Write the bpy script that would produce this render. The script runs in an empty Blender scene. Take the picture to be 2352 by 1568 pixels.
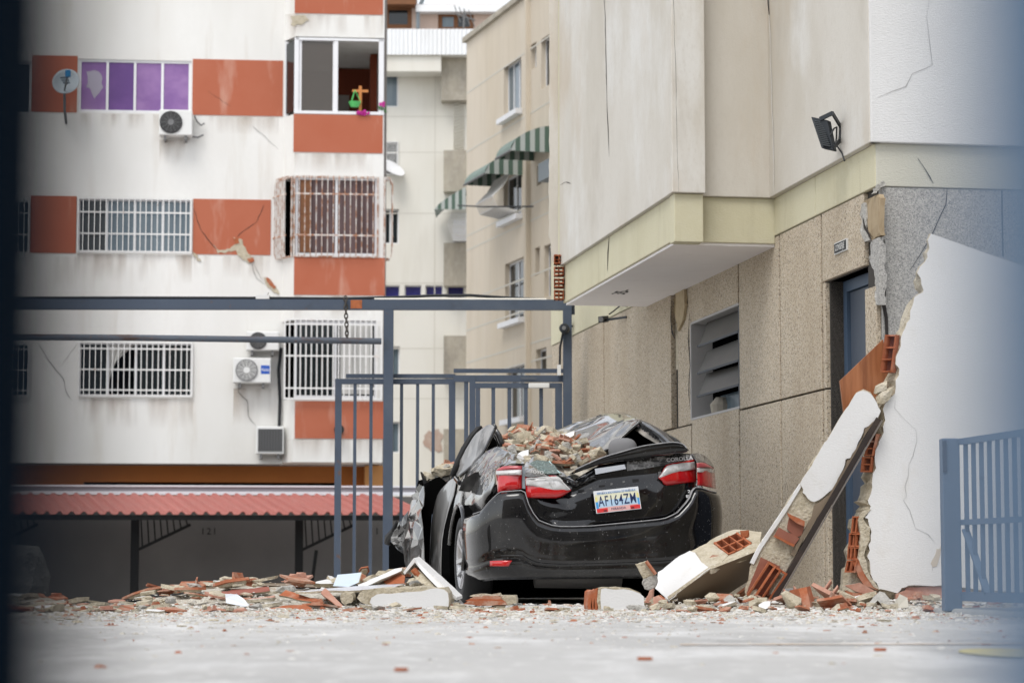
import bpy, bmesh, math, random
import numpy as np
from mathutils import Vector, Matrix, noise

random.seed(7)
scene = bpy.context.scene
COL = scene.collection

# ------------------------------------------------------------------ camera, sky, sun, exposure
FPX, CX, CY0, HOR, CAMH = 5553.0, 1176.0, 784.0, 1305.0, 0.25
PITCH = math.atan((HOR - CY0) / FPX)
cam = bpy.data.cameras.new('camera')
cam.sensor_width = 36.0
cam.lens = 36.0 * FPX / 2352.0
cam.clip_start, cam.clip_end = 0.02, 2000.0
cam.dof.use_dof = True
cam.dof.focus_distance = 16.0
cam.dof.aperture_fstop = 4.2
cam.dof.aperture_blades = 9
camo = bpy.data.objects.new('camera', cam)
COL.objects.link(camo)
camo.location = (0, 0, CAMH)
camo.rotation_euler = (math.pi / 2 + PITCH, 0, 0)
scene.camera = camo

SUN_EL, SUN_AZ = math.radians(58), math.radians(205)     # azimuth clockwise from +Y: behind the camera, to its left
world = bpy.data.worlds.new('World')
scene.world = world
world.use_nodes = True
wn = world.node_tree
wn.nodes.clear()
sky = wn.nodes.new('ShaderNodeTexSky')
sky.sky_type = 'NISHITA'
sky.sun_disc = False
sky.sun_elevation = SUN_EL
sky.sun_rotation = SUN_AZ
sky.air_density, sky.dust_density, sky.ozone_density = 1.0, 1.0, 1.0
hsv = wn.nodes.new('ShaderNodeHueSaturation')
hsv.inputs['Saturation'].default_value = 0.22
bgn = wn.nodes.new('ShaderNodeBackground')
bgn.inputs['Strength'].default_value = 0.15
won = wn.nodes.new('ShaderNodeOutputWorld')
wn.links.new(sky.outputs[0], hsv.inputs['Color'])
wn.links.new(hsv.outputs[0], bgn.inputs['Color'])
wn.links.new(bgn.outputs[0], won.inputs['Surface'])

sl = bpy.data.lights.new('sun', 'SUN')
sl.energy = 1.15
sl.angle = math.radians(28)
sl.color = (1.0, 0.965, 0.92)
so = bpy.data.objects.new('sun', sl)
COL.objects.link(so)
sd = Vector((math.sin(SUN_AZ) * math.cos(SUN_EL), math.cos(SUN_AZ) * math.cos(SUN_EL), math.sin(SUN_EL)))
so.rotation_euler = sd.to_track_quat('Z', 'Y').to_euler()
so.location = (0, 0, 30)

vs = scene.view_settings
vs.view_transform = 'Standard'
vs.look = 'None'
vs.gamma = 1
vs.exposure = 0.72
vs.use_curve_mapping = False

# ------------------------------------------------------------------ geometry helpers
A3 = lambda *v: np.array(v, dtype=float)
CAMP = A3(0, 0, CAMH)
UP = A3(0, 0, 1)


def ray(x, y):
    a, b = (x - CX) / FPX, (CY0 - y) / FPX
    d = A3(a, math.cos(PITCH) - b * math.sin(PITCH), math.sin(PITCH) + b * math.cos(PITCH))
    return d / d[1]


def U(x, y, D):
    return CAMP + ray(x, y) * D


def hit(x, y, P, n):
    r = ray(x, y)
    return CAMP + r * (np.dot(np.array(P) - CAMP, n) / np.dot(r, n))


class Frame:
    """a vertical plane: s along u, z up, o outward"""
    def __init__(s, origin, u):
        s.o = np.array(origin, float)
        s.o[2] = 0
        s.u = np.array(u, float) / np.linalg.norm(u)
        s.n = np.cross(s.u, UP)

    def p(s, a, z, o=0.0):
        return s.o + s.u * a + UP * z + s.n * o

    def px(s, x, y, o=0.0):
        q = hit(x, y, s.o + s.n * o, s.n) - s.o
        return float(q @ s.u), float(q[2])

    def rect(s, x0, y0, x1, y1, o=0.0):
        ym, xm = (y0 + y1) / 2, (x0 + x1) / 2
        s0, s1 = s.px(x0, ym, o)[0], s.px(x1, ym, o)[0]
        z1, z0 = s.px(xm, y0, o)[1], s.px(xm, y1, o)[1]
        return min(s0, s1), max(s0, s1), min(z0, z1), max(z0, z1)


WL = {}


def lnk(o, parent=None):
    COL.objects.link(o)
    if parent is not None:
        o.parent = parent
    return o


def tag(o, label=None, cat=None, group=None, kind=None):
    kind = kind or ('thing' if cat else None)
    for k, v in (('label', label), ('category', cat), ('group', group), ('kind', kind)):
        if v:
            o[k] = v
    return o


def thing(name, label, cat, loc, group=None):
    o = bpy.data.objects.new(name, None)
    o.empty_display_size = 0.2
    o.location = tuple(loc)
    lnk(o)
    WL[o.name] = np.array(loc, float)
    return tag(o, label, cat, group)


class MB:
    def __init__(s):
        s.v, s.f, s.m = [], [], []

    def add(s, verts, faces, mi=0):
        b = len(s.v)
        s.v += [tuple(map(float, v)) for v in verts]
        s.f += [tuple(i + b for i in f) for f in faces]
        s.m += [mi] * len(faces)
        return s

    def hexa(s, c, mi=0):          # 8 corners: bottom ring 0-3, top ring 4-7
        return s.add(c, [(3, 2, 1, 0), (4, 5, 6, 7), (0, 1, 5, 4), (1, 2, 6, 5), (2, 3, 7, 6), (3, 0, 4, 7)], mi)

    def fbox(s, F, s0, s1, z0, z1, o0, o1, mi=0):
        P = F.p
        return s.hexa([P(s0, z0, o1), P(s1, z0, o1), P(s1, z0, o0), P(s0, z0, o0),
                       P(s0, z1, o1), P(s1, z1, o1), P(s1, z1, o0), P(s0, z1, o0)], mi)

    def box(s, c, dx, dy, dz, mi=0):   # centre and three half vectors
        c = np.array(c, float)
        dx, dy, dz = (np.array(q, float) for q in (dx, dy, dz))
        return s.hexa([c - dx - dy - dz, c + dx - dy - dz, c + dx + dy - dz, c - dx + dy - dz,
                       c - dx - dy + dz, c + dx - dy + dz, c + dx + dy + dz, c - dx + dy + dz], mi)

    def beam(s, p, q, w, h, up=UP, mi=0):
        p, q = np.array(p, float), np.array(q, float)
        d = q - p
        L = np.linalg.norm(d)
        d = d / L
        a = np.cross(d, up)
        a = a / np.linalg.norm(a)
        b = np.cross(a, d)
        return s.box((p + q) / 2, d * L / 2, a * w / 2, b * h / 2, mi)

    def tube(s, pts, r, n=8, mi=0, cap=True):
        pts = [np.array(p, float) for p in pts]
        rs = r if isinstance(r, (list, tuple)) else [r] * len(pts)
        b = len(s.v)
        prev = None
        for i, p in enumerate(pts):
            d = pts[min(i + 1, len(pts) - 1)] - pts[max(i - 1, 0)]
            d = d / (np.linalg.norm(d) + 1e-9)
            if prev is None:
                a = np.cross(d, UP if abs(d[2]) < .9 else A3(1, 0, 0))
            else:
                a = prev - d * (prev @ d)
            a = a / np.linalg.norm(a)
            prev = a
            c = np.cross(d, a)
            for k in range(n):
                t = 2 * math.pi * k / n
                s.v.append(tuple(p + (a * math.cos(t) + c * math.sin(t)) * rs[i]))
        for i in range(len(pts) - 1):
            for k in range(n):
                s.f.append((b + i * n + k, b + i * n + (k + 1) % n, b + (i + 1) * n + (k + 1) % n, b + (i + 1) * n + k))
                s.m.append(mi)
        if cap:
            s.f.append(tuple(b + k for k in range(n - 1, -1, -1)))
            s.f.append(tuple(b + (len(pts) - 1) * n + k for k in range(n)))
            s.m += [mi, mi]
        return s

    def prism(s, front, back, mf=0, ms=0, mb=None):
        n = len(front)
        b = len(s.v)
        s.v += [tuple(map(float, v)) for v in front] + [tuple(map(float, v)) for v in back]
        s.f.append(tuple(range(b, b + n)))
        s.m.append(mf)
        s.f.append(tuple(range(b + 2 * n - 1, b + n - 1, -1)))
        s.m.append(ms if mb is None else mb)
        for i in range(n):
            j = (i + 1) % n
            s.f.append((b + i, b + n + i, b + n + j, b + j))
            s.m.append(ms)
        return s

    def grid(s, G, mi=0, closed=False):
        R, C = len(G), len(G[0])
        b = len(s.v)
        for row in G:
            s.v += [tuple(map(float, p)) for p in row]
        for i in range(R - 1):
            for j in range(C - 1 + (1 if closed else 0)):
                k = (j + 1) % C
                s.f.append((b + i * C + j, b + i * C + k, b + (i + 1) * C + k, b + (i + 1) * C + j))
                s.m.append(mi)
        return s

    def lathe(s, c, ax, prof, n=24, mi=0):   # prof: (along axis, radius)
        c, ax = np.array(c, float), np.array(ax, float) / np.linalg.norm(ax)
        a = np.cross(ax, UP if abs(ax[2]) < .9 else A3(1, 0, 0))
        a = a / np.linalg.norm(a)
        q = np.cross(ax, a)
        return s.grid([[c + ax * t + (a * math.cos(2 * math.pi * k / n) + q * math.sin(2 * math.pi * k / n)) * r for k in range(n)] for t, r in prof], mi, True)

    def wall(s, F, s0, s1, z0, z1, holes, of, ob, mi=0, mr=None):
        mr = mi if mr is None else mr
        S = sorted({s0, s1, *[min(max(v, s0), s1) for h in holes for v in h[:2]]})
        Z = sorted({z0, z1, *[min(max(v, z0), z1) for h in holes for v in h[2:4]]})
        P = F.p
        for a, b in zip(S, S[1:]):
            for c, d in zip(Z, Z[1:]):
                ms, mz = (a + b) / 2, (c + d) / 2
                if any(h[0] < ms < h[1] and h[2] < mz < h[3] for h in holes):
                    continue
                s.add([P(a, c, of), P(b, c, of), P(b, d, of), P(a, d, of)], [(0, 1, 2, 3)], mi)
                s.add([P(a, c, ob), P(b, c, ob), P(b, d, ob), P(a, d, ob)], [(3, 2, 1, 0)], mi)
        for h in list(holes) + [(s0, s1, z0, z1)]:
            a, b, c, d = h[:4]
            s.add([P(a, c, of), P(a, d, of), P(a, d, ob), P(a, c, ob), P(b, c, of), P(b, d, of), P(b, d, ob), P(b, c, ob)],
                  [(0, 1, 2, 3), (7, 6, 5, 4), (0, 3, 7, 4), (1, 5, 6, 2)], mr)
        return s

    def build(s, name, mats, parent=None, smooth=False, fix=True, bevel=0, mods=None):
        me = bpy.data.meshes.new(name)
        V = np.array(s.v, float)
        if parent is not None:
            base = WL[parent.name]
        else:
            lo, hi = V.min(0), V.max(0)
            base = A3((lo[0] + hi[0]) / 2, (lo[1] + hi[1]) / 2, lo[2])
        me.from_pydata([tuple(v - base) for v in V], [], s.f)
        for m in (mats if isinstance(mats, (list, tuple)) else [mats]):
            me.materials.append(m)
        me.polygons.foreach_set('material_index', s.m)
        if fix:
            bm = bmesh.new()
            bm.from_mesh(me)
            bmesh.ops.recalc_face_normals(bm, faces=bm.faces)
            bm.to_mesh(me)
            bm.free()
        if smooth:
            me.polygons.foreach_set('use_smooth', [True] * len(me.polygons))
        me.update()
        o = bpy.data.objects.new(name, me)
        if parent is None:
            o.location = tuple(base)
        lnk(o, parent)
        WL[o.name] = base
        if bevel:
            b = o.modifiers.new('bevel', 'BEVEL')
            b.width = bevel
            b.segments = 2
            b.limit_method = 'ANGLE'
            b.angle_limit = math.radians(40)
        return o


def inst(name, me, parent, loc, M3=None, label=None, cat=None, group=None):
    """a new object on a shared mesh, at a world place"""
    o = bpy.data.objects.new(name, me)
    base = WL[parent.name] if parent is not None else A3(0, 0, 0)
    L = Vector(np.array(loc, float) - base)
    o.matrix_basis = Matrix.Translation(L) @ (M3.to_4x4() if M3 is not None else Matrix.Identity(4))
    lnk(o, parent)
    WL[o.name] = np.array(loc, float)
    return tag(o, label, cat, group)


def text(name, s, size, loc, xd, yd, mat, parent, ext=0.0005, align='CENTER', sx=1.0, bold=0.0, gap=1.0):
    cu = bpy.data.curves.new(name, 'FONT')
    cu.body = s
    cu.size = size
    cu.extrude = ext
    cu.offset = size * bold
    cu.space_character = gap
    cu.align_x = align
    cu.align_y = 'CENTER'
    cu.resolution_u = 3
    cu.materials.append(mat)
    xd, yd = Vector(xd).normalized(), Vector(yd).normalized()
    zd = xd.cross(yd).normalized()
    yd = zd.cross(xd)
    M3 = Matrix((xd * sx, yd, zd)).transposed()
    tmp = bpy.data.objects.new('tmp', cu)
    me = bpy.data.meshes.new_from_object(tmp)
    me.name = name
    bpy.data.objects.remove(tmp)
    bpy.data.curves.remove(cu)
    return inst(name, me, parent, loc, M3)


def jag(poly, amp, step, seed=0, keep=()):
    """poly of 3-D points -> rough outline"""
    rr = random.Random(seed)
    out = []
    n = len(poly)
    for i in range(n):
        p, q = np.array(poly[i], float), np.array(poly[(i + 1) % n], float)
        out.append(p)
        L = np.linalg.norm(q - p)
        k = 0 if i in keep else int(L / step)
        d = (q - p) / (L + 1e-9)
        side = np.cross(d, A3(0, -1, 0))
        for j in range(1, k + 1):
            t = (j + rr.uniform(-.3, .3)) / (k + 1)
            out.append(p + (q - p) * t + side * rr.uniform(-amp, amp))
    return out


def cat_rom(P, n):
    """rows of points -> n times finer along the first axis"""
    P = np.array(P, float)
    R = len(P)
    out = []
    for i in range(R - 1):
        p0, p1, p2, p3 = P[max(i - 1, 0)], P[i], P[i + 1], P[min(i + 2, R - 1)]
        for k in range(n):
            t = k / n
            out.append(.5 * (2 * p1 + (p2 - p0) * t + (2 * p0 - 5 * p1 + 4 * p2 - p3) * t * t + (3 * p1 - p0 - 3 * p2 + p3) * t ** 3))
    out.append(P[-1])
    return np.array(out)


def patch(G, n, amp=0.0, freq=6.0, seed=0.0):
    G = np.array(G, float)
    G = cat_rom(G, n)
    G = cat_rom(G.transpose(1, 0, 2), n).transpose(1, 0, 2)
    if amp:
        du = np.gradient(G, axis=0)
        dv = np.gradient(G, axis=1)
        N = np.cross(du, dv)
        N /= np.linalg.norm(N, axis=2, keepdims=True) + 1e-9
        for i in range(G.shape[0]):
            for j in range(G.shape[1]):
                p = Vector(G[i, j]) * freq + Vector((seed, seed * .7, 0))
                d = noise.noise(p) + .7 * abs(noise.noise(p * 2.1)) - .2
                G[i, j] += N[i, j] * d * amp
    return G


def interp(x, tab):
    return float(np.interp(x, [t[0] for t in tab], [t[1] for t in tab]))


# ------------------------------------------------------------------ materials
def srgb(r, g, b):
    f = lambda c: (c / 255 / 12.92) if c / 255 <= .04045 else ((c / 255 + .055) / 1.055) ** 2.4
    return (f(r), f(g), f(b))


def M(name, col, rough=.85, layers=(), bump=None, metal=0.0, spec=.4, coat=0.0, alpha=None, trans=0.0, emis=None):
    """layers: (kind, scale xyz, low, high, colour, amount, detail)"""
    m = bpy.data.materials.new(name)
    m.use_nodes = True
    nt = m.node_tree
    b = nt.nodes['Principled BSDF']
    b.inputs['Roughness'].default_value = rough
    b.inputs['Metallic'].default_value = metal
    b.inputs['Specular IOR Level'].default_value = spec
    b.inputs['Coat Weight'].default_value = coat
    b.inputs['Coat Roughness'].default_value = .03
    b.inputs['Transmission Weight'].default_value = trans
    if alpha is not None:
        b.inputs['Alpha'].default_value = alpha
    geo = nt.nodes.new('ShaderNodeNewGeometry')

    def tex(kind, scale, detail=4.0, off=0.0):
        mp = nt.nodes.new('ShaderNodeMapping')
        mp.inputs['Scale'].default_value = scale if isinstance(scale, (tuple, list)) else (scale,) * 3
        mp.inputs['Location'].default_value = (off, off * .6, off * .3)
        nt.links.new(geo.outputs['Position'], mp.inputs['Vector'])
        if kind == 'voro':
            t = nt.nodes.new('ShaderNodeTexVoronoi')
            t.inputs['Scale'].default_value = 1
            sep = nt.nodes.new('ShaderNodeSeparateColor')
            nt.links.new(mp.outputs[0], t.inputs['Vector'])
            nt.links.new(t.outputs['Color'], sep.inputs[0])
            return sep.outputs[0]
        t = nt.nodes.new('ShaderNodeTexNoise')
        t.inputs['Scale'].default_value = 1
        t.inputs['Detail'].default_value = detail
        t.inputs['Roughness'].default_value = .6
        nt.links.new(mp.outputs[0], t.inputs['Vector'])
        return t.outputs['Fac']

    cur = None
    for i, L in enumerate(layers):
        kind, scale, lo, hi, c2, amt = L[:6]
        det = L[6] if len(L) > 6 else 4.0
        src = tex(kind, scale, det, i * 3.7 + len(name))
        mr = nt.nodes.new('ShaderNodeMapRange')
        mr.inputs['From Min'].default_value = lo
        mr.inputs['From Max'].default_value = hi
        mr.inputs['To Max'].default_value = amt
        nt.links.new(src, mr.inputs['Value'])
        mx = nt.nodes.new('ShaderNodeMix')
        mx.data_type = 'RGBA'
        nt.links.new(mr.outputs[0], mx.inputs[0])
        if cur is None:
            mx.inputs[6].default_value = (*col, 1)
        else:
            nt.links.new(cur, mx.inputs[6])
        mx.inputs[7].default_value = (*c2, 1)
        cur = mx.outputs[2]
    if cur is None:
        b.inputs['Base Color'].default_value = (*col, 1)
    else:
        nt.links.new(cur, b.inputs['Base Color'])
    if bump:
        kind, scale, st, dist = bump
        bn = nt.nodes.new('ShaderNodeBump')
        bn.inputs['Strength'].default_value = st
        bn.inputs['Distance'].default_value = dist
        nt.links.new(tex(kind, scale, 3.0, 9.0), bn.inputs['Height'])
        nt.links.new(bn.outputs[0], b.inputs['Normal'])
    if emis:
        b.inputs['Emission Color'].default_value = (*emis[:3], 1)
        b.inputs['Emission Strength'].default_value = emis[3]
    m.diffuse_color = (*col, 1)
    return m


W_ = (.72, .71, .68)
m_facade = M('facade_plaster', (.74, .73, .70), .9, [('noise', (.5, .5, .18), .45, .75, (.60, .58, .53), .65), ('noise', (3, 3, .35), .54, .72, (.54, .49, .42), .5, 6.0), ('noise', (12, 12, 9), .4, .7, (.70, .69, .66), .5)], ('noise', 60, .25, .004))
m_terra = M('terracotta_paint', (.41, .125, .068), .85, [('noise', (2.2, 2.2, .5), .56, .72, (.58, .36, .28), .65), ('noise', (1, 1, 1), .4, .75, (.37, .09, .04), .5)], ('noise', 60, .25, .004))
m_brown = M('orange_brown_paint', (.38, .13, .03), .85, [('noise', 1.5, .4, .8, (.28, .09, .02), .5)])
m_far = M('far_cream_plaster', (.70, .68, .62), .9, [('noise', (.5, .5, .12), .42, .75, (.56, .52, .43), .6), ('noise', (2, 2, .3), .55, .8, (.48, .44, .36), .3)])
m_farband = M('white_metal_sheet', (.80, .81, .82), .6, [('noise', (1, 1, .3), .55, .8, (.62, .60, .55), .4)])
m_pink = M('pinkish_plaster', (.58, .45, .38), .9, [('noise', 1.2, .4, .7, (.52, .38, .31), .6)])
m_beigeB = M('beige_plaster', (.62, .55, .45), .9, [('noise', (.5, .5, .12), .4, .75, (.52, .44, .32), .7), ('noise', (3, 3, .3), .5, .8, (.42, .35, .26), .35), ('noise', (.9, .9, .9), .55, .8, (.66, .57, .45), .4)])
m_dirtycon = M('stained_concrete', (.40, .36, .29), .95, [('noise', (2, 2, .7), .42, .7, (.22, .20, .17), .75), ('noise', 6, .45, .75, (.52, .48, .41), .4)])
m_upper = M('pale_beige_render', (.60, .57, .515), .92, [('noise', (1.1, .55, .30), .44, .66, (.50, .46, .39), .85, 6.0), ('noise', (2.4, .8, .55), .53, .66, (.68, .67, .64), .7, 6.0), ('noise', (2.0, .7, .45), .56, .70, (.49, .41, .31), .6, 6.0), ('noise', (3, 1.2, .9), .58, .72, (.42, .38, .32), .5, 7.0), ('noise', (40, 40, 22), .5, .8, (.46, .42, .36), .35)], ('noise', 70, .35, .004))
m_upperR = M('pale_grey_render', (.68, .675, .665), .92, [('noise', (.8, .8, .5), .45, .7, (.61, .60, .58), .6), ('noise', (40, 40, 30), .5, .8, (.58, .57, .55), .35)], ('noise', (50, 50, 110), .6, .006))
m_cream = M('cream_band_render', (.56, .525, .375), .92, [('noise', (1.5, 1.5, .6), .45, .75, (.46, .42, .28), .6), ('noise', (8, 8, .8), .55, .75, (.40, .36, .24), .45), ('noise', 14, .5, .8, (.60, .57, .45), .4)], ('noise', (50, 50, 110), .5, .005))
m_creamR = M('cream_grey_render', (.52, .505, .43), .92, [('noise', (1.5, 1.5, .9), .45, .75, (.47, .455, .38), .6)], ('noise', (50, 50, 110), .6, .006))
m_soffit = M('soffit_paint', (.86, .83, .82), .9, [('noise', (.9, .9, .9), .4, .7, (.78, .74, .73), .6), ('noise', 5, .55, .8, (.70, .66, .64), .3)])
m_gran = M('washed_pebble_tan', (.43, .36, .27), .9, [('voro', 105, .45, .5, (.53, .45, .34), .8), ('voro', 110, .78, .82, (.60, .55, .46), .7), ('voro', 120, .84, .87, (.12, .10, .08), .75), ('noise', (1.2, 1.2, .4), .45, .75, (.30, .23, .15), .5), ('noise', (.6, .6, .5), .5, .75, (.50, .44, .36), .35)], ('noise', 130, .5, .005))
m_granG = M('washed_pebble_grey', (.33, .32, .30), .9, [('voro', 125, .5, .55, (.43, .42, .395), .7), ('voro', 130, .80, .83, (.54, .52, .49), .55), ('voro', 140, .80, .84, (.14, .14, .14), .6), ('noise', 1.2, .45, .75, (.27, .26, .25), .35)], ('noise', 130, .5, .005))
m_joint = M('dark_joint', (.05, .045, .04), .95)
m_crack = M('crack_shadow', (.035, .03, .027), 1.0)
m_white = M('white_plaster', (.69, .685, .675), .92, [('noise', (1.3, 1.3, 1.3), .45, .7, (.64, .63, .61), .6, 6.0), ('noise', (4, 4, 2.5), .60, .74, (.58, .55, .49), .45, 7.0), ('noise', (30, 30, 30), .55, .8, (.68, .66, .62), .3)], ('noise', (60, 60, 120), .45, .004))
m_mortar = M('broken_mortar', (.50, .44, .33), .97, [('noise', 14, .42, .66, (.36, .31, .22), .8), ('noise', 60, .5, .75, (.64, .60, .50), .7), ('noise', 5, .55, .75, (.58, .54, .47), .6)], ('noise', 48, 1.0, .014))
m_conc = M('broken_concrete', (.40, .385, .35), .97, [('noise', 20, .45, .7, (.30, .29, .27), .7), ('noise', 70, .5, .75, (.56, .54, .50), .6)], ('noise', 30, 1.0, .025))
m_brick = M('hollow_clay_brick', (.36, .108, .045), .9, [('noise', 9, .45, .7, (.31, .085, .032), .7), ('noise', 30, .5, .75, (.46, .20, .11), .5), ('noise', 5, .54, .72, (.50, .36, .28), .7)], ('noise', 60, .4, .004))
m_cell = M('inner_cell_clay', (.25, .095, .062), .9, [('noise', 9, .45, .7, (.32, .13, .085), .7)])
m_brickS = M('dusty_orange_brick', (.335, .115, .058), .95, [('noise', 12, .45, .62, (.46, .31, .23), .75), ('noise', 34, .5, .68, (.40, .17, .09), .6), ('noise', 6, .56, .68, (.52, .46, .38), .75)], ('noise', 40, .6, .006))
m_brickP = M('dusty_pink_brick', (.42, .22, .16), .95, [('noise', 9, .45, .7, (.56, .36, .28), .7), ('noise', 40, .5, .75, (.40, .15, .08), .5)], ('noise', 50, .5, .005))
m_tile = M('white_glazed_tile', (.72, .75, .80), .25, [('noise', 6, .5, .8, (.60, .60, .58), .4)])
m_tileB = M('pale_blue_tile', (.60, .70, .80), .35, [('noise', 5, .5, .8, (.66, .68, .68), .5)])
m_steel = M('blue_grey_steel_paint', (.062, .082, .118), .5, [('noise', (5, 5, 5), .58, .72, (.05, .062, .08), .6), ('noise', (9, 9, 9), .66, .72, (.13, .065, .035), .7), ('noise', (2, 2, 2), .5, .8, (.12, .14, .17), .5)], ('noise', 30, .2, .003))
m_steelL = M('light_blue_steel_paint', (.115, .16, .225), .5, [('noise', 4, .5, .8, (.13, .19, .28), .5), ('noise', 12, .68, .75, (.05, .07, .1), .6)])
m_navy = M('dark_navy_paint', (.0010, .0045, .0095), .9, spec=.03)  # near-black navy, making the left upright much darker than the right
m_bluebar = M('blue_post_paint', (.07, .14, .24), .6)
m_rust = M('rusty_steel', (.085, .10, .125), .7, [('noise', (2.2, 9, 9), .50, .62, (.075, .04, .025), .85), ('noise', 24, .58, .72, (.20, .085, .04), .6)], ('noise', 50, .4, .003))
m_rustor = M('orange_primer', (.42, .13, .05), .8, [('noise', 20, .45, .7, (.2, .07, .03), .6)])
m_chain = M('chain_steel', (.09, .08, .07), .6, metal=.6)
m_black = M('black_rubber', (.012, .012, .013), .6)
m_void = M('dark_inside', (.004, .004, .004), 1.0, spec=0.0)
m_room = M('dim_room_wall', (.30, .27, .25), .9)
m_roomred = M('red_room_wall', (.20, .045, .02), .9)
m_alum = M('white_aluminium', (.74, .74, .75), .45, [('noise', 5, .5, .8, (.62, .62, .64), .4)])
m_grille = M('white_painted_bar', (.74, .73, .71), .6, [('noise', (8, 8, 8), .60, .75, (.36, .17, .07), .45)])
m_rustgr = M('rusty_white_bar', (.66, .62, .58), .75, [('noise', (9, 9, 7), .44, .58, (.34, .13, .05), .9), ('noise', (25, 25, 20), .5, .7, (.5, .3, .2), .4)])
m_glass = M('dark_window_glass', (.012, .016, .018), .08, spec=.5)
m_glassG = M('grey_blue_glass', (.10, .14, .17), .12, [('noise', (5, 5, .4), .4, .7, (.20, .25, .28), .7)], spec=.5)
m_glassB = M('bronze_glass', (.09, .075, .062), .1, spec=.5, alpha=.72)
m_purple = M('purple_film_pane', (.19, .085, .27), .3, [('noise', (1.2, 1.2, 1.6), .42, .68, (.31, .17, .38), .9)], spec=.5)
m_purple2 = M('deep_purple_film_pane', (.105, .035, .19), .3, [('noise', (1.2, 1.2, 1.6), .42, .68, (.16, .06, .26), .9)], spec=.5)
m_bluew = M('blue_window_film', (.02, .018, .14), .3, [('noise', (2, 2, 3), .5, .7, (.06, .05, .25), .7)])
m_curtain = M('curtain_cloth', (.62, .61, .58), .95, [('noise', (14, 14, .6), .4, .7, (.28, .28, .27), .8)])
m_curtB = M('blue_grey_curtain', (.20, .26, .31), .95, [('noise', (14, 14, .6), .4, .7, (.12, .16, .20), .8)])
m_brownc = M('brown_curtain', (.085, .055, .055), .95, [('noise', (14, 14, .4), .4, .7, (.16, .11, .11), .8)])
m_wood = M('brown_wood_frame', (.20, .085, .035), .7, [('noise', (3, 3, 20), .4, .7, (.13, .05, .02), .7)])
m_woodp = M('wood_laminate', (.33, .125, .05), .5, [('noise', (14, 14, 1.6), .42, .62, (.20, .068, .026), .85), ('noise', (40, 40, 3), .5, .7, (.40, .17, .075), .5)])
m_ac = M('white_ac_casing', (.70, .70, .68), .5, [('noise', 4, .5, .8, (.56, .54, .50), .5)])
m_acg = M('grey_ac_grille', (.16, .16, .16), .6)
m_acb = M('blue_ac_sticker', (.01, .08, .42), .4)
m_dish = M('grey_dish', (.42, .47, .50), .5)
m_dishd = M('dark_dish_mark', (.03, .05, .07), .5)
m_blueplastic = M('blue_plastic', (.01, .17, .38), .5)
m_redroof = M('red_roof_sheet', (.37, .122, .10), .6, [('noise', (1.5, 1.5, 1.5), .45, .75, (.33, .12, .10), .7), ('noise', (4, 1, 4), .58, .78, (.42, .22, .19), .3)])
m_gutter = M('grey_gutter', (.24, .23, .25), .6)
m_gutterw = M('pale_gutter_lip', (.66, .67, .70), .5)
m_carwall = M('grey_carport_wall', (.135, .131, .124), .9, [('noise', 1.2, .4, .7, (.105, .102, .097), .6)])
m_num = M('black_number_paint', (.012, .012, .012), .9)
m_green = M('green_awning', (.085, .135, .105), .8)
m_awnw = M('white_awning_stripe', (.40, .43, .41), .8)
m_awntop = M('pale_green_canvas', (.22, .28, .25), .85, [('noise', 3, .4, .7, (.15, .2, .175), .6)])
m_flower = M('magenta_petals', (.50, .03, .28), .7)
m_leaf = M('plant_green', (.06, .20, .05), .7)
m_bright = M('bright_green_plastic', (.10, .52, .14), .5)
m_crossw = M('orange_wood', (.50, .19, .05), .6)
m_ground = M('concrete_yard', (.49, .482, .465), .93, [('noise', (.5, .35, 1), .40, .66, (.345, .34, .33), .8, 6.0), ('noise', (2.4, .9, 1), .50, .64, (.63, .625, .615), .75, 7.0), ('noise', (14, 5, 1), .56, .66, (.63, .62, .60), .55, 6.0), ('noise', (60, 60, 60), .5, .75, (.33, .325, .315), .45), ('noise', (1.1, .5, 1), .60, .70, (.30, .29, .275), .5, 8.0)], ('noise', 90, .35, .004))
m_kerb = M('kerb_concrete', (.36, .36, .345), .95, [('noise', 5, .45, .7, (.28, .28, .27), .6)], ('noise', 60, .5, .006))
m_yellow = M('yellow_floor_paint', (.58, .50, .20), .85, [('noise', 4, .45, .7, (.52, .49, .36), .8)])
m_orangel = M('orange_floor_paint', (.58, .42, .28), .85, [('noise', (6, 6, 6), .45, .65, (.50, .49, .46), .8)])
m_chipw = M('dusty_white_chip', (.60, .585, .555), .95, [('noise', 20, .45, .65, (.47, .45, .41), .7)])
m_dust = M('pale_rubble_dust', (.56, .52, .44), .97, [('noise', 9, .42, .66, (.40, .35, .27), .8), ('noise', 30, .5, .72, (.70, .68, .62), .7), ('noise', 6, .62, .74, (.44, .22, .13), .6)], ('noise', 40, 1.0, .03))
m_paint = M('black_car_paint', (.004, .004, .005), .12, [('noise', (1.5, 1.5, 1.0), .52, .70, (.035, .034, .032), .8, 5.0), ('noise', (70, 70, 60), .67, .73, (.24, .235, .23), .6, 2.0), ('noise', (3, 3, 3), .5, .8, (.020, .0195, .019), .8)], spec=.3, coat=.75)
m_paintD = M('dusty_black_paint', (.014, .014, .015), .2, [('noise', (2.6, 2.6, 1.6), .50, .66, (.12, .117, .113), .8), ('noise', (10, 10, 2.2), .61, .68, (.34, .33, .32), .6), ('noise', (3, 3, 3), .5, .72, (.07, .067, .064), .7)], spec=.5, coat=.9)
m_paintG = M('dust_greyed_paint', (.05, .049, .048), .2, [('noise', (5, 5, 1.2), .47, .64, (.19, .185, .178), .85), ('noise', (18, 18, 5), .57, .68, (.38, .37, .36), .55)], spec=.5, coat=.8)
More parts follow.
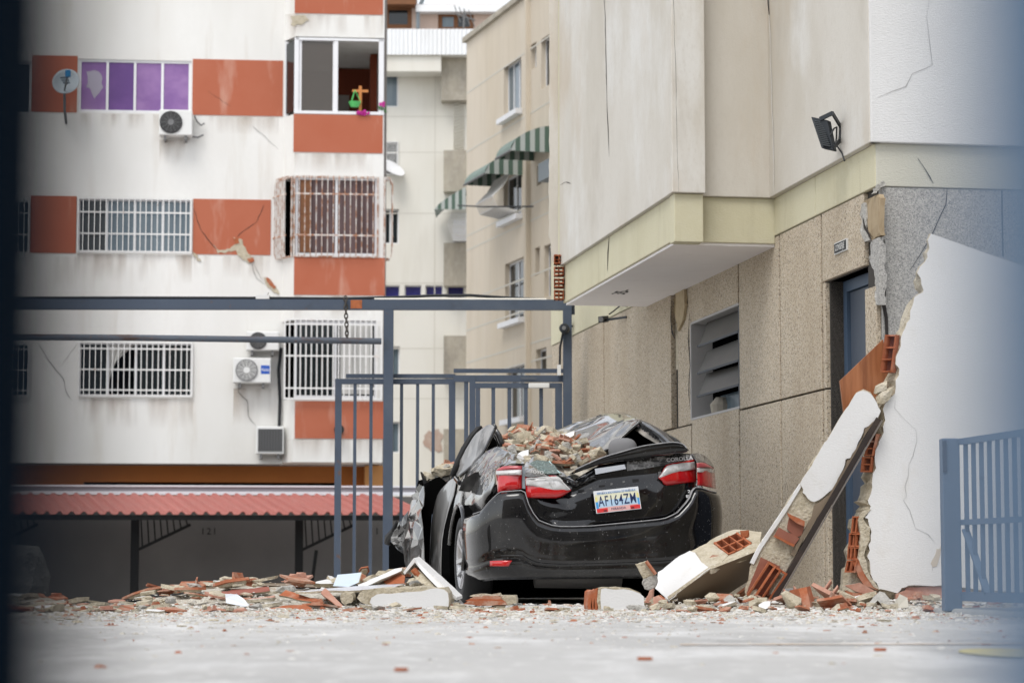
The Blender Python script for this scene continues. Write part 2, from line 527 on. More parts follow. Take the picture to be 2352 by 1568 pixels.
m_paintL = M('dust_silvered_paint', (.20, .196, .19), .3, [('noise', (7, 7, 1.0), .46, .62, (.30, .293, .285), .85), ('noise', (9, 9, 2.2), .56, .66, (.09, .088, .085), .8), ('noise', (24, 24, 6), .58, .68, (.44, .43, .42), .5)], spec=.5, coat=.6)  # dust grey, with bright sky and facade reflections put into the colour
m_roofp = M('dusty_roof_paint', (.03, .031, .034), .16, [('noise', (1.3, 2.6, 1.6), .50, .66, (.12, .12, .125), .8), ('noise', (7, 2, 3), .62, .68, (.36, .36, .365), .55)], spec=.5, coat=1.0)
m_plast = M('black_car_plastic', (.012, .012, .013), .45)
m_edge = M('scuffed_grey_edge', (.30, .30, .31), .6, [('noise', 30, .45, .7, (.5, .5, .5), .6)])
m_red = M('red_lamp_lens', (.50, .006, .008), .12, [('noise', (60, 60, 30), .5, .7, (.36, .004, .006), .6)], spec=.6, coat=.8)
m_redd = M('dusty_red_lens', (.42, .07, .08), .3, spec=.5, coat=.4)
m_clear = M('clear_lamp_lens', (.52, .51, .50), .12, [('noise', (12, 12, 30), .45, .65, (.74, .74, .74), .8), ('noise', (40, 40, 20), .55, .68, (.24, .23, .22), .7)], spec=.6, coat=1.0)
m_chrome = M('chrome_trim', (.62, .62, .63), .22, metal=1.0)
m_rim = M('alloy_rim', (.50, .50, .51), .35, metal=.7)
m_greyf = M('grey_headrest', (.19, .19, .195), .8)
m_trim = M('beige_car_trim', (.36, .33, .29), .8)
m_cglass = M('shattered_green_glass', (.05, .10, .10), .15, [('noise', (60, 60, 60), .55, .65, (.34, .42, .42), .8)], spec=.6)
m_plate = M('plate_white', (.70, .72, .74), .35)
m_plateY = M('plate_yellow', (.74, .66, .26), .35)
m_plateB = M('plate_blue', (.05, .30, .62), .35)
m_plateLB = M('plate_pale_blue', (.42, .58, .74), .35)
m_plateR = M('plate_red', (.62, .03, .03), .35)
m_plateP = M('plate_pink', (.70, .40, .38), .35)
m_ink = M('navy_ink', (.012, .025, .09), .5)
m_inkb = M('blue_ink', (.08, .22, .45), .5)
m_louv = M('grey_louvre', (.07, .067, .06), .45, [('noise', 4, .4, .7, (.085, .08, .07), .7)])
m_darkfr = M('dark_blue_frame', (.02, .028, .04), .5)
m_doorb = M('blue_door_paint', (.055, .085, .13), .5, [('noise', 3, .5, .8, (.04, .065, .105), .6)])
m_flood = M('black_lamp_housing', (.018, .022, .027), .5)
m_sign = M('black_sign', (.02, .022, .026), .5)
m_signw = M('sign_white', (.58, .58, .56), .6)
m_cable = M('black_cable', (.012, .014, .018), .6)
m_pvc = M('pale_pvc', (.66, .64, .58), .6)
m_blacksteel = M('black_carport_steel', (.006, .006, .006), .6, spec=.2)
m_strip = M('dark_brown_metal', (.028, .02, .017), .45, [('noise', 8, .5, .7, (.06, .04, .03), .6)])
m_under = M('smooth_tan_plaster', (.21, .16, .11), .6, [('noise', 2, .4, .7, (.16, .118, .08), .6)])  # shade darkened into tan plaster and mortar; also one board's own brown
m_gcab = M('grey_metal_box', (.20, .23, .25), .6)
m_drip = M('drip_stain', (.40, .30, .22), .9)
_nt = m_drip.node_tree
_g, _mp, _n, _r = (_nt.nodes.new(k) for k in ('ShaderNodeNewGeometry', 'ShaderNodeMapping', 'ShaderNodeTexNoise', 'ShaderNodeMapRange'))
_mp.inputs['Scale'].default_value = (3.2, 3.2, .5)
_tc, _sx, _mu = (_nt.nodes.new(k) for k in ('ShaderNodeTexCoord', 'ShaderNodeSeparateXYZ', 'ShaderNodeMath'))
_mu.operation = 'MULTIPLY'
_n.inputs['Scale'].default_value = 1
_r.inputs['From Min'].default_value, _r.inputs['From Max'].default_value, _r.inputs['To Max'].default_value = .42, .80, .34
_nt.links.new(_g.outputs['Position'], _mp.inputs['Vector'])
_nt.links.new(_mp.outputs[0], _n.inputs['Vector'])
_nt.links.new(_n.outputs['Fac'], _r.inputs['Value'])
_nt.links.new(_tc.outputs['Generated'], _sx.inputs[0])
_nt.links.new(_sx.outputs[2], _mu.inputs[0])
_nt.links.new(_r.outputs[0], _mu.inputs[1])
_nt.links.new(_mu.outputs[0], _nt.nodes['Principled BSDF'].inputs['Alpha'])
m_street = M('street_house_plaster', (.30, .27, .23), .9, [('noise', .8, .4, .7, (.22, .20, .17), .6)])
m_roof = M('flat_roof', (.3, .28, .26), .9)

def mesh_of(mb, name, mats, smooth=False):
    me = bpy.data.meshes.new(name)
    me.from_pydata(mb.v, [], mb.f)
    for m in (mats if isinstance(mats, (list, tuple)) else [mats]):
        me.materials.append(m)
    me.polygons.foreach_set('material_index', mb.m)
    bm = bmesh.new()
    bm.from_mesh(me)
    bmesh.ops.recalc_face_normals(bm, faces=bm.faces)
    bm.to_mesh(me)
    bm.free()
    if smooth:
        me.polygons.foreach_set('use_smooth', [True] * len(me.polygons))
    me.update()
    return me


KS = 2560 / 2352.0


# ------------------------------------------------------------------ ground
def ground_z(X, Y):
    # the drive falls away to the carport: early on the left, behind the gateway on the right
    t = float(np.clip((X + 1.55) / .35, 0, 1))
    return (1 - t) * float(np.interp(Y, [-1e4, 16.9, 24, 1e4], [0, 0, -1.25, -1.25])) + t * float(np.interp(Y, [-1e4, 26, 34, 1e4], [0, 0, -1.25, -1.25]))


g = MB()
ys = [-250, -30, 0, 5, 10, 15, 16.9, 18, 19, 20, 21, 22, 23, 24, 26, 28, 30, 32, 34, 50, 90, 600]
xs = [-300, -40, -12, -6, -3, -1.9, -1.55, -1.46, -1.37, -1.28, -1.2, -.6, 0, 3, 6, 12, 40, 300]
g.grid([[A3(x, y, ground_z(x, y)) for x in xs] for y in ys])
tag(g.build('ground', m_ground), kind='structure')

# kerb under the open gate leaf, floor paint
k = MB()
Fk = Frame(U(2165, 1395, 13.6), A3(.1676, -.9859, 0))
k.hexa([A3(2.30, 13.55, -.05), A3(2.75, 10.9, -.05), A3(5.5, 11.2, -.05), A3(5.0, 14.1, -.05),
        A3(2.34, 13.5, .035), A3(2.79, 10.95, .035), A3(5.5, 11.25, .035), A3(5.0, 14.05, .035)])
tag(k.build('kerb', m_kerb, bevel=.015), kind='structure')
p = MB()
q0, q1 = 8.05, 8.16
p.add([A3(.55, q0 - .12, .004), A3(4.5, q0 + .16, .004), A3(4.5, q1 + .16, .004), A3(.55, q1 - .16, .004)], [(0, 1, 2, 3)])
tag(p.build('painted_line', m_orangel), kind='structure')
p = MB()
p.add([A3(.7, 8.34, .004), A3(4.5, 8.58, .004), A3(4.5, 8.62, .004), A3(.7, 8.36, .004)], [(0, 1, 2, 3)])
tag(p.build('pavement_joint', m_joint), kind='structure')
p = MB()
c0 = U(2345, 1499, 7.15)
p.add([A3(c0[0] + .17 * math.cos(t), 7.15 + .42 * math.sin(t), .004) for t in np.linspace(0, 2 * math.pi, 28)[:-1]], [tuple(range(27))])
tag(p.build('painted_disc', m_yellow), kind='structure')


# ------------------------------------------------------------------ shared builders
def crack(F, pts, w, parent, o=.003, src=False, mat=None, seed=1):
    """a jagged hairline in the face of a wall; pts are traced and then fixed in the wall's own plane"""
    rr = random.Random(seed)
    P = [F.px(x / KS, y / KS) if src else F.px(x, y) for x, y in pts]
    Q = []
    for a, b in zip(P, P[1:]):
        a, b = np.array(a), np.array(b)
        L = np.linalg.norm(b - a)
        n = max(1, int(L / .09))
        d = (b - a) / (L + 1e-9)
        for i in range(n):
            Q.append(a + (b - a) * i / n + A3(-d[1], d[0], 0)[:2] * rr.uniform(-.012, .012) * (1 if i else 0))
    Q.append(np.array(P[-1]))
    L, R = [], []
    for i, q in enumerate(Q):
        d = Q[min(i + 1, len(Q) - 1)] - Q[max(i - 1, 0)]
        d = d / (np.linalg.norm(d) + 1e-9)
        nn = np.array([-d[1], d[0]])
        ww = w * (.35 + .65 * rr.random()) * (.3 if i in (0, len(Q) - 1) else 1) / 2
        L.append(F.p(*(q + nn * ww), o))
        R.append(F.p(*(q - nn * ww), o))
    m = MB()
    m.grid([L, R])
    return m.build('crack', mat or m_crack, parent, fix=False)


def patch_flat(F, pts, parent, mat, name, o0=-.01, o1=.006, src=False, amp=.02, seed=3, ms=None):
    P = [F.px(x / KS, y / KS) if src else F.px(x, y) for x, y in pts]
    fr = jag([F.p(a, z, o1) for a, z in P], amp, amp * 2.5, seed)
    bk = [q + F.n * (o0 - o1) for q in fr]
    m = MB()
    m.prism(fr, bk, 0, 1)
    return m.build(name, [mat, ms or mat], parent)


def window(F, r, parent, panes, frame=m_alum, t=.05, o=-.06, d=.05, name='window', back=None, head=0):
    """frame mesh with one pane (and whatever hangs behind it) per column"""
    a, b, c, e = r
    n = len(panes)
    w = (b - a - t) / n
    holes = [(a + t + i * w, a + (i + 1) * w, c + t, e - t) for i in range(n)]
    m = MB()
    m.wall(F, a, b, c, e, holes, o, o - d)
    fo = m.build(name, frame, parent)
    for h, pm in zip(holes, panes):
        if pm is None:
            continue
        q = MB()
        q.fbox(F, h[0] - .01, h[1] + .01, h[2] - .01, h[3] + .01, o - d * .6, o - d * .4)
        q.build('pane', pm, fo)
    return fo


def grille(F, r, parent, nb, hz, o, mat=m_grille, bt=.018, ft=.03, bulge=0.0):
    a, b, c, e = r
    m = MB()
    h = (a + ft, b - ft, c + ft, e - ft)
    m.wall(F, a, b, c, e, [h], o + .012, o - .012)
    fo = m.build('window_grille', mat, parent)
    pb = MB()
    if bulge:
        hh = e - c
        pb.tube([F.n * 0 + UP * 0, F.n * bulge * .7 + UP * .0, F.n * bulge + UP * .12, F.n * bulge + UP * (hh - .12), F.n * bulge * .7 + UP * hh, UP * hh], bt / 2, 6)
    else:
        pb.box(UP * (e - c) / 2, F.u * bt / 2, F.n * bt / 2, UP * (e - c) / 2)
    me = mesh_of(pb, 'bar', mat)
    for i in range(nb):
        s = a + (b - a) * (i + 1) / (nb + 1)
        inst('bar', me, fo, F.p(s, c, o))
    pc = MB()
    pc.box(A3(0, 0, 0), F.u * (b - a) / 2, F.n * .006, UP * .014)
    mc = mesh_of(pc, 'crossbar', mat)
    for z in hz:
        inst('crossbar', mc, fo, F.p((a + b) / 2, z, o + bulge + .004))
    return fo


def ac_unit(F, r, label, o=.06, d=.30, fan=m_acg, sticker=False, grid=False):
    a, b, c, e = r
    w, h = b - a, e - c
    root = thing('air_conditioner', label, 'air conditioner', F.p((a + b) / 2, c, o), 'air conditioner units on the white facade')
    m = MB()
    m.fbox(F, a, b, c, e, o, o + d)
    m.build('casing', m_ac, root, bevel=.02)
    if grid:
        m = MB()
        m.fbox(F, a + .04, b - .03, c + .05, e - .05, o + d, o + d + .012)
        go = m.build('coil_panel', m_acg, root)
        s = MB()
        n = 12
        for i in range(n):
            z = c + .07 + (h - .14) * i / (n - 1)
            s.fbox(F, a + .05, b - .04, z - .006, z + .006, o + d + .012, o + d + .022)
        for i in range(9):
            x = a + .06 + (w - .11) * i / 8
            s.fbox(F, x - .006, x + .006, c + .06, e - .06, o + d + .022, o + d + .03)
        s.build('fins', M('ac_fin', (.09, .09, .09), .6), go)
    else:
        R = h * .40
        cc = F.p(a + w * .36, c + h * .5, o + d)
        m = MB()
        m.lathe(cc, F.n, [(.002, 0.001), (.002, R), (.022, R), (.022, R + .02), (-.01, R + .02)], 28)
        fo = m.build('fan_opening', m_black if not sticker else m_acg, root)
        g2 = MB()
        for rr_ in np.linspace(R * .3, R * .95, 6):
            g2.tube([cc + F.n * .024 + (F.u * math.cos(t) + UP * math.sin(t)) * rr_ for t in np.linspace(0, 2 * math.pi, 25)], .005, 4, cap=False)
        for t in np.linspace(0, math.pi, 7)[:-1]:
            v = F.u * math.cos(t) + UP * math.sin(t)
            g2.tube([cc + F.n * .026 - v * R, cc + F.n * .026 + v * R], .005, 4)
        g2.build('fan_guard', m_acg if not sticker else m_ac, fo)
        g3 = MB()
        g3.lathe(cc, F.n, [(.03, .001), (.034, R * .3), (.01, R * .34)], 20)
        g3.build('fan_hub', m_ac if sticker else m_acg, fo)
        if sticker:
            m = MB()
            m.fbox(F, a + w * .74, a + w * .97, c + h * .36, c + h * .70, o + d, o + d + .004)
            so_ = m.build('sticker', m_acb, root)
            text('lettering', 'Haier', .10, F.p(a + w * .855, c + h * .53, o + d + .006), F.u, UP, m_alum, so_)
    for x in (a + w * .18, b - w * .2):
        m = MB()
        m.fbox(F, x - .02, x + .02, c - .09, c - .002, o - .06, o + d * .9)
        m.build('bracket', m_acg, root)
    return root


# ------------------------------------------------------------------ apartment block on the left
FL = Frame(U(440, 1305, 47.5), A3(.9952, .098, 0))
blk = thing('apartment_block', 'white apartment block with terracotta panels, barred windows and a projecting bay, behind the gate', 'building', FL.p(-3, -1.25))
r_w1 = FL.rect(179, 138, 439, 259)
r_w2 = FL.rect(176, 455, 441, 581)
r_w3 = FL.rect(178, 785, 443, 911)
r_l2 = FL.rect(-190, 455, 67, 581)
r_l3 = FL.rect(-190, 785, 66, 911)
r_l1 = FL.rect(-190, 138, 70, 259)
sL, zB = FL.px(-420, 1063)
sR = FL.px(655, 500)[0]
zT = FL.px(300, -60)[1] + 3
zB = FL.px(400, 1064)[1]
m = MB()
m.wall(FL, sL, sR, zB, zT, [r_w1, r_w2, r_w3, r_l1, r_l2, r_l3], 0, -.22)
m.build('wall', m_facade, blk)
m = MB()
m.fbox(FL, sL, sR + 2.2, zB - .001, zT, -8, -4.2)
m.build('inner_core', m_room, blk)
for x0, y0, x1, y1 in ((71, 128, 176, 258), (442, 138, 650, 266), (68, 450, 174, 581), (443, 458, 622, 585)):
    a, b, c, e = FL.rect(x0, y0, x1, y1)
    m = MB()
    m.fbox(FL, a, b, c, e, -.02, .012)
    m.build('painted_panel', m_terra, blk)
m = MB()
a, _ = FL.px(177, 500)
m.fbox(FL, sL, a, zB + .003, FL.px(300, 128)[1] + 3, -.01, .006)
for i, (r, pm, cur) in enumerate(((r_w1, [m_purple, m_purple2, m_purple, m_purple], None), (r_w2, [m_glass, m_glassG, m_glassG, m_glassG], m_curtB), (r_w3, [m_glass, None, m_glass, m_glass], m_curtain),
                                  (r_l1, [m_glass] * 4, None), (r_l2, [m_glass] * 4, None), (r_l3, [m_glass] * 4, None))):
    window(FL, r, blk, pm, o=-.03 if i == 0 else -.08)
    m = MB()
    m.fbox(FL, r[0] - .1, r[1] + .1, r[2] - .1, r[3] + .1, -.9, -.88)
    m.build('dark_room', m_void, blk)
    if i == 2:                              # slanting curtain in the second column
        w = (r[1] - r[0]) / 4
        G = []
        for k_ in range(17):
            s = r[0] + w * 1.06 + w * .92 * k_ / 16
            o_ = -.10 + .015 * math.sin(k_ * 1.9)
            G.append([FL.p(s, r[3] - .03, o_), FL.p(r[0] + w * 1.06 + w * .1 * k_ / 16, r[3] - .1 - (r[3] - r[2]) * (.74 - .45 * k_ / 16), o_)])
        m = MB()
        m.grid(G)
        m.build('curtain', m_curtain, blk, smooth=True)
    if i in (2, 4, 5, 1):
        zs = {2: (.13, .51, .88), 5: (.13, .51, .88), 1: (.27, .66), 4: (.27, .66)}[i]
        grille(FL, (r[0] + .005, r[1] - .005, r[2] + .005, r[3] - .005), blk, 19 if i != 2 else 19, [r[3] - (r[3] - r[2]) * z for z in zs], .05)

patch_flat(FL, [(196, 164), (214, 160), (232, 172), (236, 200), (226, 214), (216, 226), (208, 210), (196, 198), (200, 180)], blk, M('peeled_film', (.36, .33, .40), .6), 'peeled_patch', o0=-.06, o1=-.044, amp=.04, seed=12)
for x0, y0, x1, y1 in ((176, 584, 441, 650), (178, 914, 443, 985), (180, 262, 366, 300), (444, 268, 640, 310), (366, 322, 446, 380), (536, 892, 640, 975), (100, 590, 175, 660), (445, 588, 620, 640)):
    a, b, c, e = FL.rect(x0, y0, x1, y1)
    m = MB()
    m.fbox(FL, a, b, c, e, .001, .004)
    m.build('drip_stain', m_drip, blk)
# the bay
PO = .45
FLb = Frame(FL.p(0, 0, PO), FL.u)
b0, b1 = FLb.px(676, 500)[0], FLb.px(881, 500)[0]
sc = FL.px(650, 500)[0]
zs_ = lambda y: FLb.px(780, y)[1]


def bay_slab(y0, y1, name='bay_spandrel', mat=m_facade, extra=0.0):
    plan = [(sc - extra, 0), (b0 - extra, PO + extra), (b1 + extra, PO + extra), (b1 + extra, -3.0), (sc - extra, -3.0)]
    m = MB()
    z1, z0 = zs_(y0), zs_(y1)
    m.prism([FL.p(a, z1, o) for a, o in plan], [FL.p(a, z0, o) for a, o in plan])
    return m.build(name, mat, blk)


for y0, y1 in ((-300, -150), (-60, 86), (263, 405), (589, 735), (916, 1061)):
    bay_slab(y0, y1)
for x0, y0, x1, y1 in ((677, -48, 880, 33), (674, 264, 879, 351), (675, 591, 884, 678), (677, 921, 884, 1007)):
    a, b, c, e = FLb.rect(x0, y0, x1, y1)
    m = MB()
    m.fbox(FLb, a, b, c, e, -.02, .014)
    m.build('painted_panel', m_terra, blk)
# top bay window: left sash closed, right side open onto a room
z1, z0 = zs_(88), zs_(263)
post = lambda s, o, w=.06: MB().fbox(FL, s - w / 2, s + w / 2, z0 + .002, z1 - .002, o - w, o)
for s, o, w in ((b0 + .02, PO, .09), (FLb.px(772, 200)[0], PO - .01, .07), (b1 - .06, PO, .10), (sc + .05, .05, .08)):
    post(s, o, w).build('bay_window_post', m_alum, blk)
m = MB()
a, b = b0 + .07, FLb.px(769, 200)[0]
m.wall(FLb, a, b, z0 + .003, z1 - .003, [(a + .05, b - .04, z0 + .06, z1 - .06)], -.03, -.07)
so_ = m.build('bay_sash', m_alum, blk)
m = MB()
m.fbox(FLb, a + .04, b - .03, z0 + .05, z1 - .05, -.055, -.045)
m.build('pane', m_glassB, so_)
m = MB()
m.fbox(FLb, b0, b1, z0 + .002, z0 + .06, -.06, .02)
m.build('bay_sill', m_alum, blk)
m = MB()
m.fbox(FLb, b0, b1, z1 - .05, z1 - .002, -.06, .0)
m.build('bay_head_rail', m_alum, blk)
m = MB()
m.hexa([FL.p(sc + .03, z0 + .06, .03), FL.p(b0 - .02, z0 + .06, PO - .03), FL.p(b0 - .02, z0 + .06, PO - .05), FL.p(sc + .05, z0 + .06, .02),
        FL.p(sc + .03, z1 - .06, .03), FL.p(b0 - .02, z1 - .06, PO - .03), FL.p(b0 - .02, z1 - .06, PO - .05), FL.p(sc + .05, z1 - .06, .02)])
m.build('pane', m_glass, so_)
m = MB()        # the room behind: back wall, red side wall, door
m.fbox(FL, sc - .6, b0 + .85, z0, z1, -3.0, -2.9)
m.build('room_wall', m_room, blk)
m = MB()
m.fbox(FL, b0 + .85, b1 + .1, z0, z1, -2.6, -2.5)
m.build('room_wall', m_roomred, blk)
m = MB()
m.fbox(FL, b1 - .22, b1 - .08, z0, z1, -1.5, -1.0)
m.build('room_pillar', m_roomred, blk)
m = MB()
m.fbox(FL, b0 + .62, b0 + 1.15, z0, z0 + .95, -2.48, -2.40)
m.build('room_door', m_room, blk)
m = MB()
m.fbox(FL, b1 - .04, b1, z0, z1, -2.5, PO - .12)
m.build('room_wall', m_facade, blk)
# middle bay window with the rusty bulging cage
for (y0, y1, pm, gm) in ((405, 589, m_brownc, m_rustgr), (735, 916, m_glass, m_grille)):
    z1, z0 = zs_(y0), zs_(y1)
    window(FLb, (b0 + .02, b1 - .12, z0 + .02, z1 - .02), blk, [pm, pm] if pm is m_glass else [m_brownc, m_brownc], o=-.04)
    m = MB()
    m.fbox(FLb, b1 - .11, b1, z0 + .002, z1 - .002, -.1, 0)
    m.build('bay_window_post', m_facade, blk)
    m = MB()
    m.fbox(FL, sc - .01, b1 - .02, z0 + .002, z1 - .002, -.3, -.28)
    m.build('dark_room', m_void, blk)
    if y0 == 405:
        g_ = grille(FLb, (b0 - .02, b1 - .1, z0 - .02, z1 - .01), blk, 14, [z1 - .38, z0 + .40], .02, gm, bulge=.14)
        Fc = Frame(FL.p(sc - .02, 0, .02), FL.p(b0, 0, PO) - FL.p(sc, 0, 0))
        Lc = np.linalg.norm(FL.p(b0, 0, PO) - FL.p(sc, 0, 0))
        grille(Fc, (-.12, Lc - .02, z0 - .02, z1 - .01), blk, 6, [z1 - .38, z0 + .40], .02, gm, bulge=.13)
        Fd = Frame(FL.p(b1, 0, PO), A3(-FL.n[0], -FL.n[1], 0))
        grille(Fd, (-.05, .5, z0 - .02, z1 - .01), blk, 5, [z1 - .38, z0 + .40], .02, gm, bulge=.16)
        m = MB()
        m.fbox(FLb, b0 + .12, b0 + .32, z0 + .08, z1 - .08, -.025, -.02)
        m.build('shutter', m_wood, blk)
    else:
        grille(FLb, (b0 - .18, b1 - .02, z0 - .02, z1 + .01), blk, 17, [z1 - .10, z1 - .72, z0 + .20], .12, gm, bt=.022)
        m = MB()
        m.fbox(FLb, b0 + .92, b0 + 1.55, z0 + .1, z1 - .1, -.035, -.03)
        m.build('curtain', m_curtain, blk)
for x0, y0, x1, y1 in ((676, 353, 879, 400), (676, 680, 884, 734), (654, 1008, 880, 1058), (654, 35, 880, 84)):
    a, b, c, e = FLb.rect(x0, y0, x1, y1)
    m = MB()
    m.fbox(FLb, a, b, c, e, .001, .004)
    m.build('drip_stain', m_drip, blk)
# ground storey set back, in shade, and the parts of it that show
zg = -1.25
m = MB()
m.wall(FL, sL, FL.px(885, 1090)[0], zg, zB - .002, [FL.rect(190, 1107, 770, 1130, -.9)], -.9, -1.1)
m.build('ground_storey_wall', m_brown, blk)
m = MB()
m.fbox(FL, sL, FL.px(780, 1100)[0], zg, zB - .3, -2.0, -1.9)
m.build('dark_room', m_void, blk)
m = MB()
a, b, c, e = FL.rect(840, 1063, 881, 1200, 0)
m.fbox(FL, a, b, zg, zB - .004, -1.0, -.45)
m.build('corner_pillar', M('ochre_plaster', (.50, .24, .085), .85), blk)
m = MB()
m.fbox(FL, sL, sR + 2, zT, zT + .25, -8, .1)
m.build('roof', m_roof, blk)
# cracks and broken plaster on the facade
for i, (pts, w) in enumerate((([(445, 480), (462, 530), (490, 565), (500, 575)], .02), ([(606, 470), (590, 510), (560, 530), (545, 545)], .02),
                              ([(575, 600), (590, 640), (610, 655)], .015), ([(580, 600), (600, 640), (612, 650)], .012),
                              ([(580, 290), (610, 315), (640, 345)], .012), ([(570, 845), (545, 860), (548, 900), (568, 920), (570, 955), (590, 980)], .018), ([(590, 980), (600, 1000), (612, 1008)], .014),
                              ([(88, 790), (112, 830), (145, 870), (150, 900), (166, 920)], .018), ([(175, 790), (140, 840)], .012), ([(478, 210), (530, 245)], .012))):
    crack(FL, pts, w * .75, blk, .016, seed=i)
patch_flat(FL, [(537, 545), (552, 548), (566, 575), (582, 600), (572, 606), (552, 590), (540, 570)], blk, m_mortar, 'broken_patch', o1=.02, amp=.03, seed=2)
patch_flat(FL, [(490, 562), (505, 575), (528, 572), (540, 560), (545, 572), (520, 580), (500, 582)], blk, m_mortar, 'broken_patch', o1=.02, amp=.02, seed=5)
patch_flat(FL, [(605, 636), (622, 642), (640, 668), (642, 676), (630, 672), (612, 655)], blk, m_mortar, 'broken_patch', o1=.02, amp=.02, seed=6)
patch_flat(FL, [(610, 637), (620, 641), (634, 660), (628, 663), (614, 648)], blk, m_brick, 'exposed_brick', o1=.03, amp=.01, seed=7)
patch_flat(FL, [(536, 548), (546, 546), (550, 558), (541, 562)], blk, m_brick, 'exposed_brick', o1=.03, amp=.01, seed=8)
patch_flat(FL, [(568, 594), (582, 592), (584, 600), (572, 604)], blk, m_brick, 'exposed_brick', o1=.03, amp=.01, seed=9)
patch_flat(FL, [(441, 578), (450, 583), (462, 600), (452, 598)], blk, m_mortar, 'broken_patch', o1=.02, amp=.02, seed=10)
patch_flat(FLb, [(668, 38), (700, 36), (710, 48), (700, 52), (690, 58), (668, 58)], blk, m_mortar, 'broken_patch', o1=.02, amp=.03, seed=11)

# ------------------------------------------------------------------ on the facade
ac_unit(FL, FL.rect(367, 260, 443, 318), 'white air conditioner with a dark round fan under the purple window')
ac_unit(FL, FL.rect(536, 825, 622, 882), 'white air conditioner with a blue sticker, lower of the two beside the barred bay', sticker=True)
ac_unit(FL, FL.rect(566, 765, 641, 808), 'white air conditioner behind the round pipe, above the one with a blue sticker', sticker=False)
ac_unit(FL, FL.rect(588, 981, 652, 1044), 'dark gridded back of an air conditioner low on the white wall beside the bay', grid=True)
m = MB()
m.tube([FL.p(*FL.px(x, y), .08) for x, y in ((447, 268), (452, 280), (462, 290), (470, 285))], .018, 5)
m.tube([FL.p(*FL.px(x, y), .10) for x, y in ((440, 316), (455, 318), (468, 312))], .02, 5)
tag(m.build('pipe_ends', m_acg), 'loose cut pipe ends hanging beside the upper air conditioner', 'pipe')
m = MB()
m.tube([FL.p(*FL.px(x, y), .09) for x, y in ((646, 800), (640, 850), (643, 920), (641, 985))], .035, 6)
tag(m.build('drain_hose', m_cable), 'black hose bundle running down the white wall beside the bay', 'hose')
# satellite dish
dc = FL.p(*FL.px(155, 199), .55)
dish = thing('satellite_dish', 'grey satellite dish with a blue receiver head on the white facade', 'satellite dish', FL.p(*FL.px(151, 285), .1))
dax = (A3(-.05, -.95, .30)) / np.linalg.norm(A3(-.05, -.95, .30))
m = MB()
m.lathe(dc, -dax, [(-.002 - .10 * (r_ / .28) ** 2 + .1, r_) for r_ in (0.001, .08, .16, .22, .27)] + [(.015, .275), (.03, .26), (.10, .16), (.115, .001)], 28)
m.build('reflector', m_dish, dish, smooth=True)
m = MB()
for i in range(3):
    m.fbox(FL, FL.px(143, 190)[0] + .03 * i, FL.px(143, 190)[0] + .16 + .02 * i, FL.px(143, 196)[1] - .05 * i, FL.px(143, 196)[1] - .05 * i + .03, .66, .665)
m.build('dark_print', m_dishd, dish)
lnb = FL.p(*FL.px(164, 192), .95)
m = MB()
m.tube([FL.p(*FL.px(152, 221), .55), lnb], .018, 6)
m.build('feed_arm', m_acg, dish)
m = MB()
m.box(lnb, FL.u * .05, FL.n * .06, UP * .06)
m.build('receiver', m_blueplastic, dish)
m = MB()
m.tube([dc - dax * .1, FL.p(*FL.px(150, 222), .35), FL.p(*FL.px(150, 260), .30), FL.p(*FL.px(151, 284), .02)], .028, 8)
m.build('mast', m_acg, dish)
# in the open bay window
zc = zs_(262) + .06
m = MB()
c0_ = FLb.p(FLb.px(828, 240)[0], zc, -.16)
m.box(c0_ + UP * .27, FL.u * .03, FL.n * .02, UP * .27)
m.box(c0_ + UP * .44, FL.u * .16, FL.n * .0215, UP * .025)
tag(m.build('wooden_cross', m_crossw), 'orange wooden cross standing on the sill of the open bay window', 'cross')
hb = thing('hanging_basket', 'bright green plastic hanging basket in the open bay window', 'basket', FLb.p(FLb.px(815, 235)[0], zs_(245), -.03))
q = FLb.p(FLb.px(815, 230)[0], zs_(243), -.10)
m = MB()
m.lathe(q, UP, [(0, .001), (0, .08), (.1, .13), (.10, .12)], 14)
m.build('bowl', m_bright, hb)
m = MB()
for t in (0, 2.1, 4.2):
    m.tube([q + A3(.12 * math.cos(t), .12 * math.sin(t), .1), q + UP * .34], .008, 4)
m.build('hanger', m_bright, hb)
for x, y, l in ((838, 258, 'magenta flowers on the sill at the foot of the wooden cross'), (877, 241, 'single magenta bloom on a stalk outside the corner of the open bay window')):
    pl = thing('flower', l, 'flower', FLb.p(FLb.px(x, y)[0], zs_(y) - .05, .05))
    m = MB()
    rr = random.Random(x)
    for i in range(14 if x == 838 else 5):
        c_ = FLb.p(FLb.px(x, y)[0], zs_(y), .05) + A3(rr.uniform(-.16, .16) if x == 838 else rr.uniform(-.04, .04), rr.uniform(-.03, .03), rr.uniform(-.04, .04))
        m.lathe(c_, A3(rr.uniform(-1, 1), -1, rr.uniform(-.5, 1)), [(0, .001), (.01, .03), (-.01, .035)], 6)
    m.build('bloom', m_flower, pl)
    m = MB()
    for i in range(6):
        m.tube([FLb.p(FLb.px(x, y)[0] + rr.uniform(-.1, .1), zs_(y) - .02, .03), FLb.p(FLb.px(x, y)[0] + rr.uniform(-.12, .12), zs_(262) + .05, -.02)], .008, 4)
    m.build('stem', m_leaf, pl)
lf = thing('wall_lamp', 'small dark round lamp on the lowest terracotta panel of the bay', 'lamp', FLb.p(*FLb.px(778, 1000)))
m = MB()
m.lathe(FLb.p(*FLb.px(778, 988)), FL.n, [(0, .09), (.05, .09), (.06, .03), (.2, .03), (.22, .08), (.3, .1), (.3, .001)], 16)
m.build('fitting', m_black, lf)

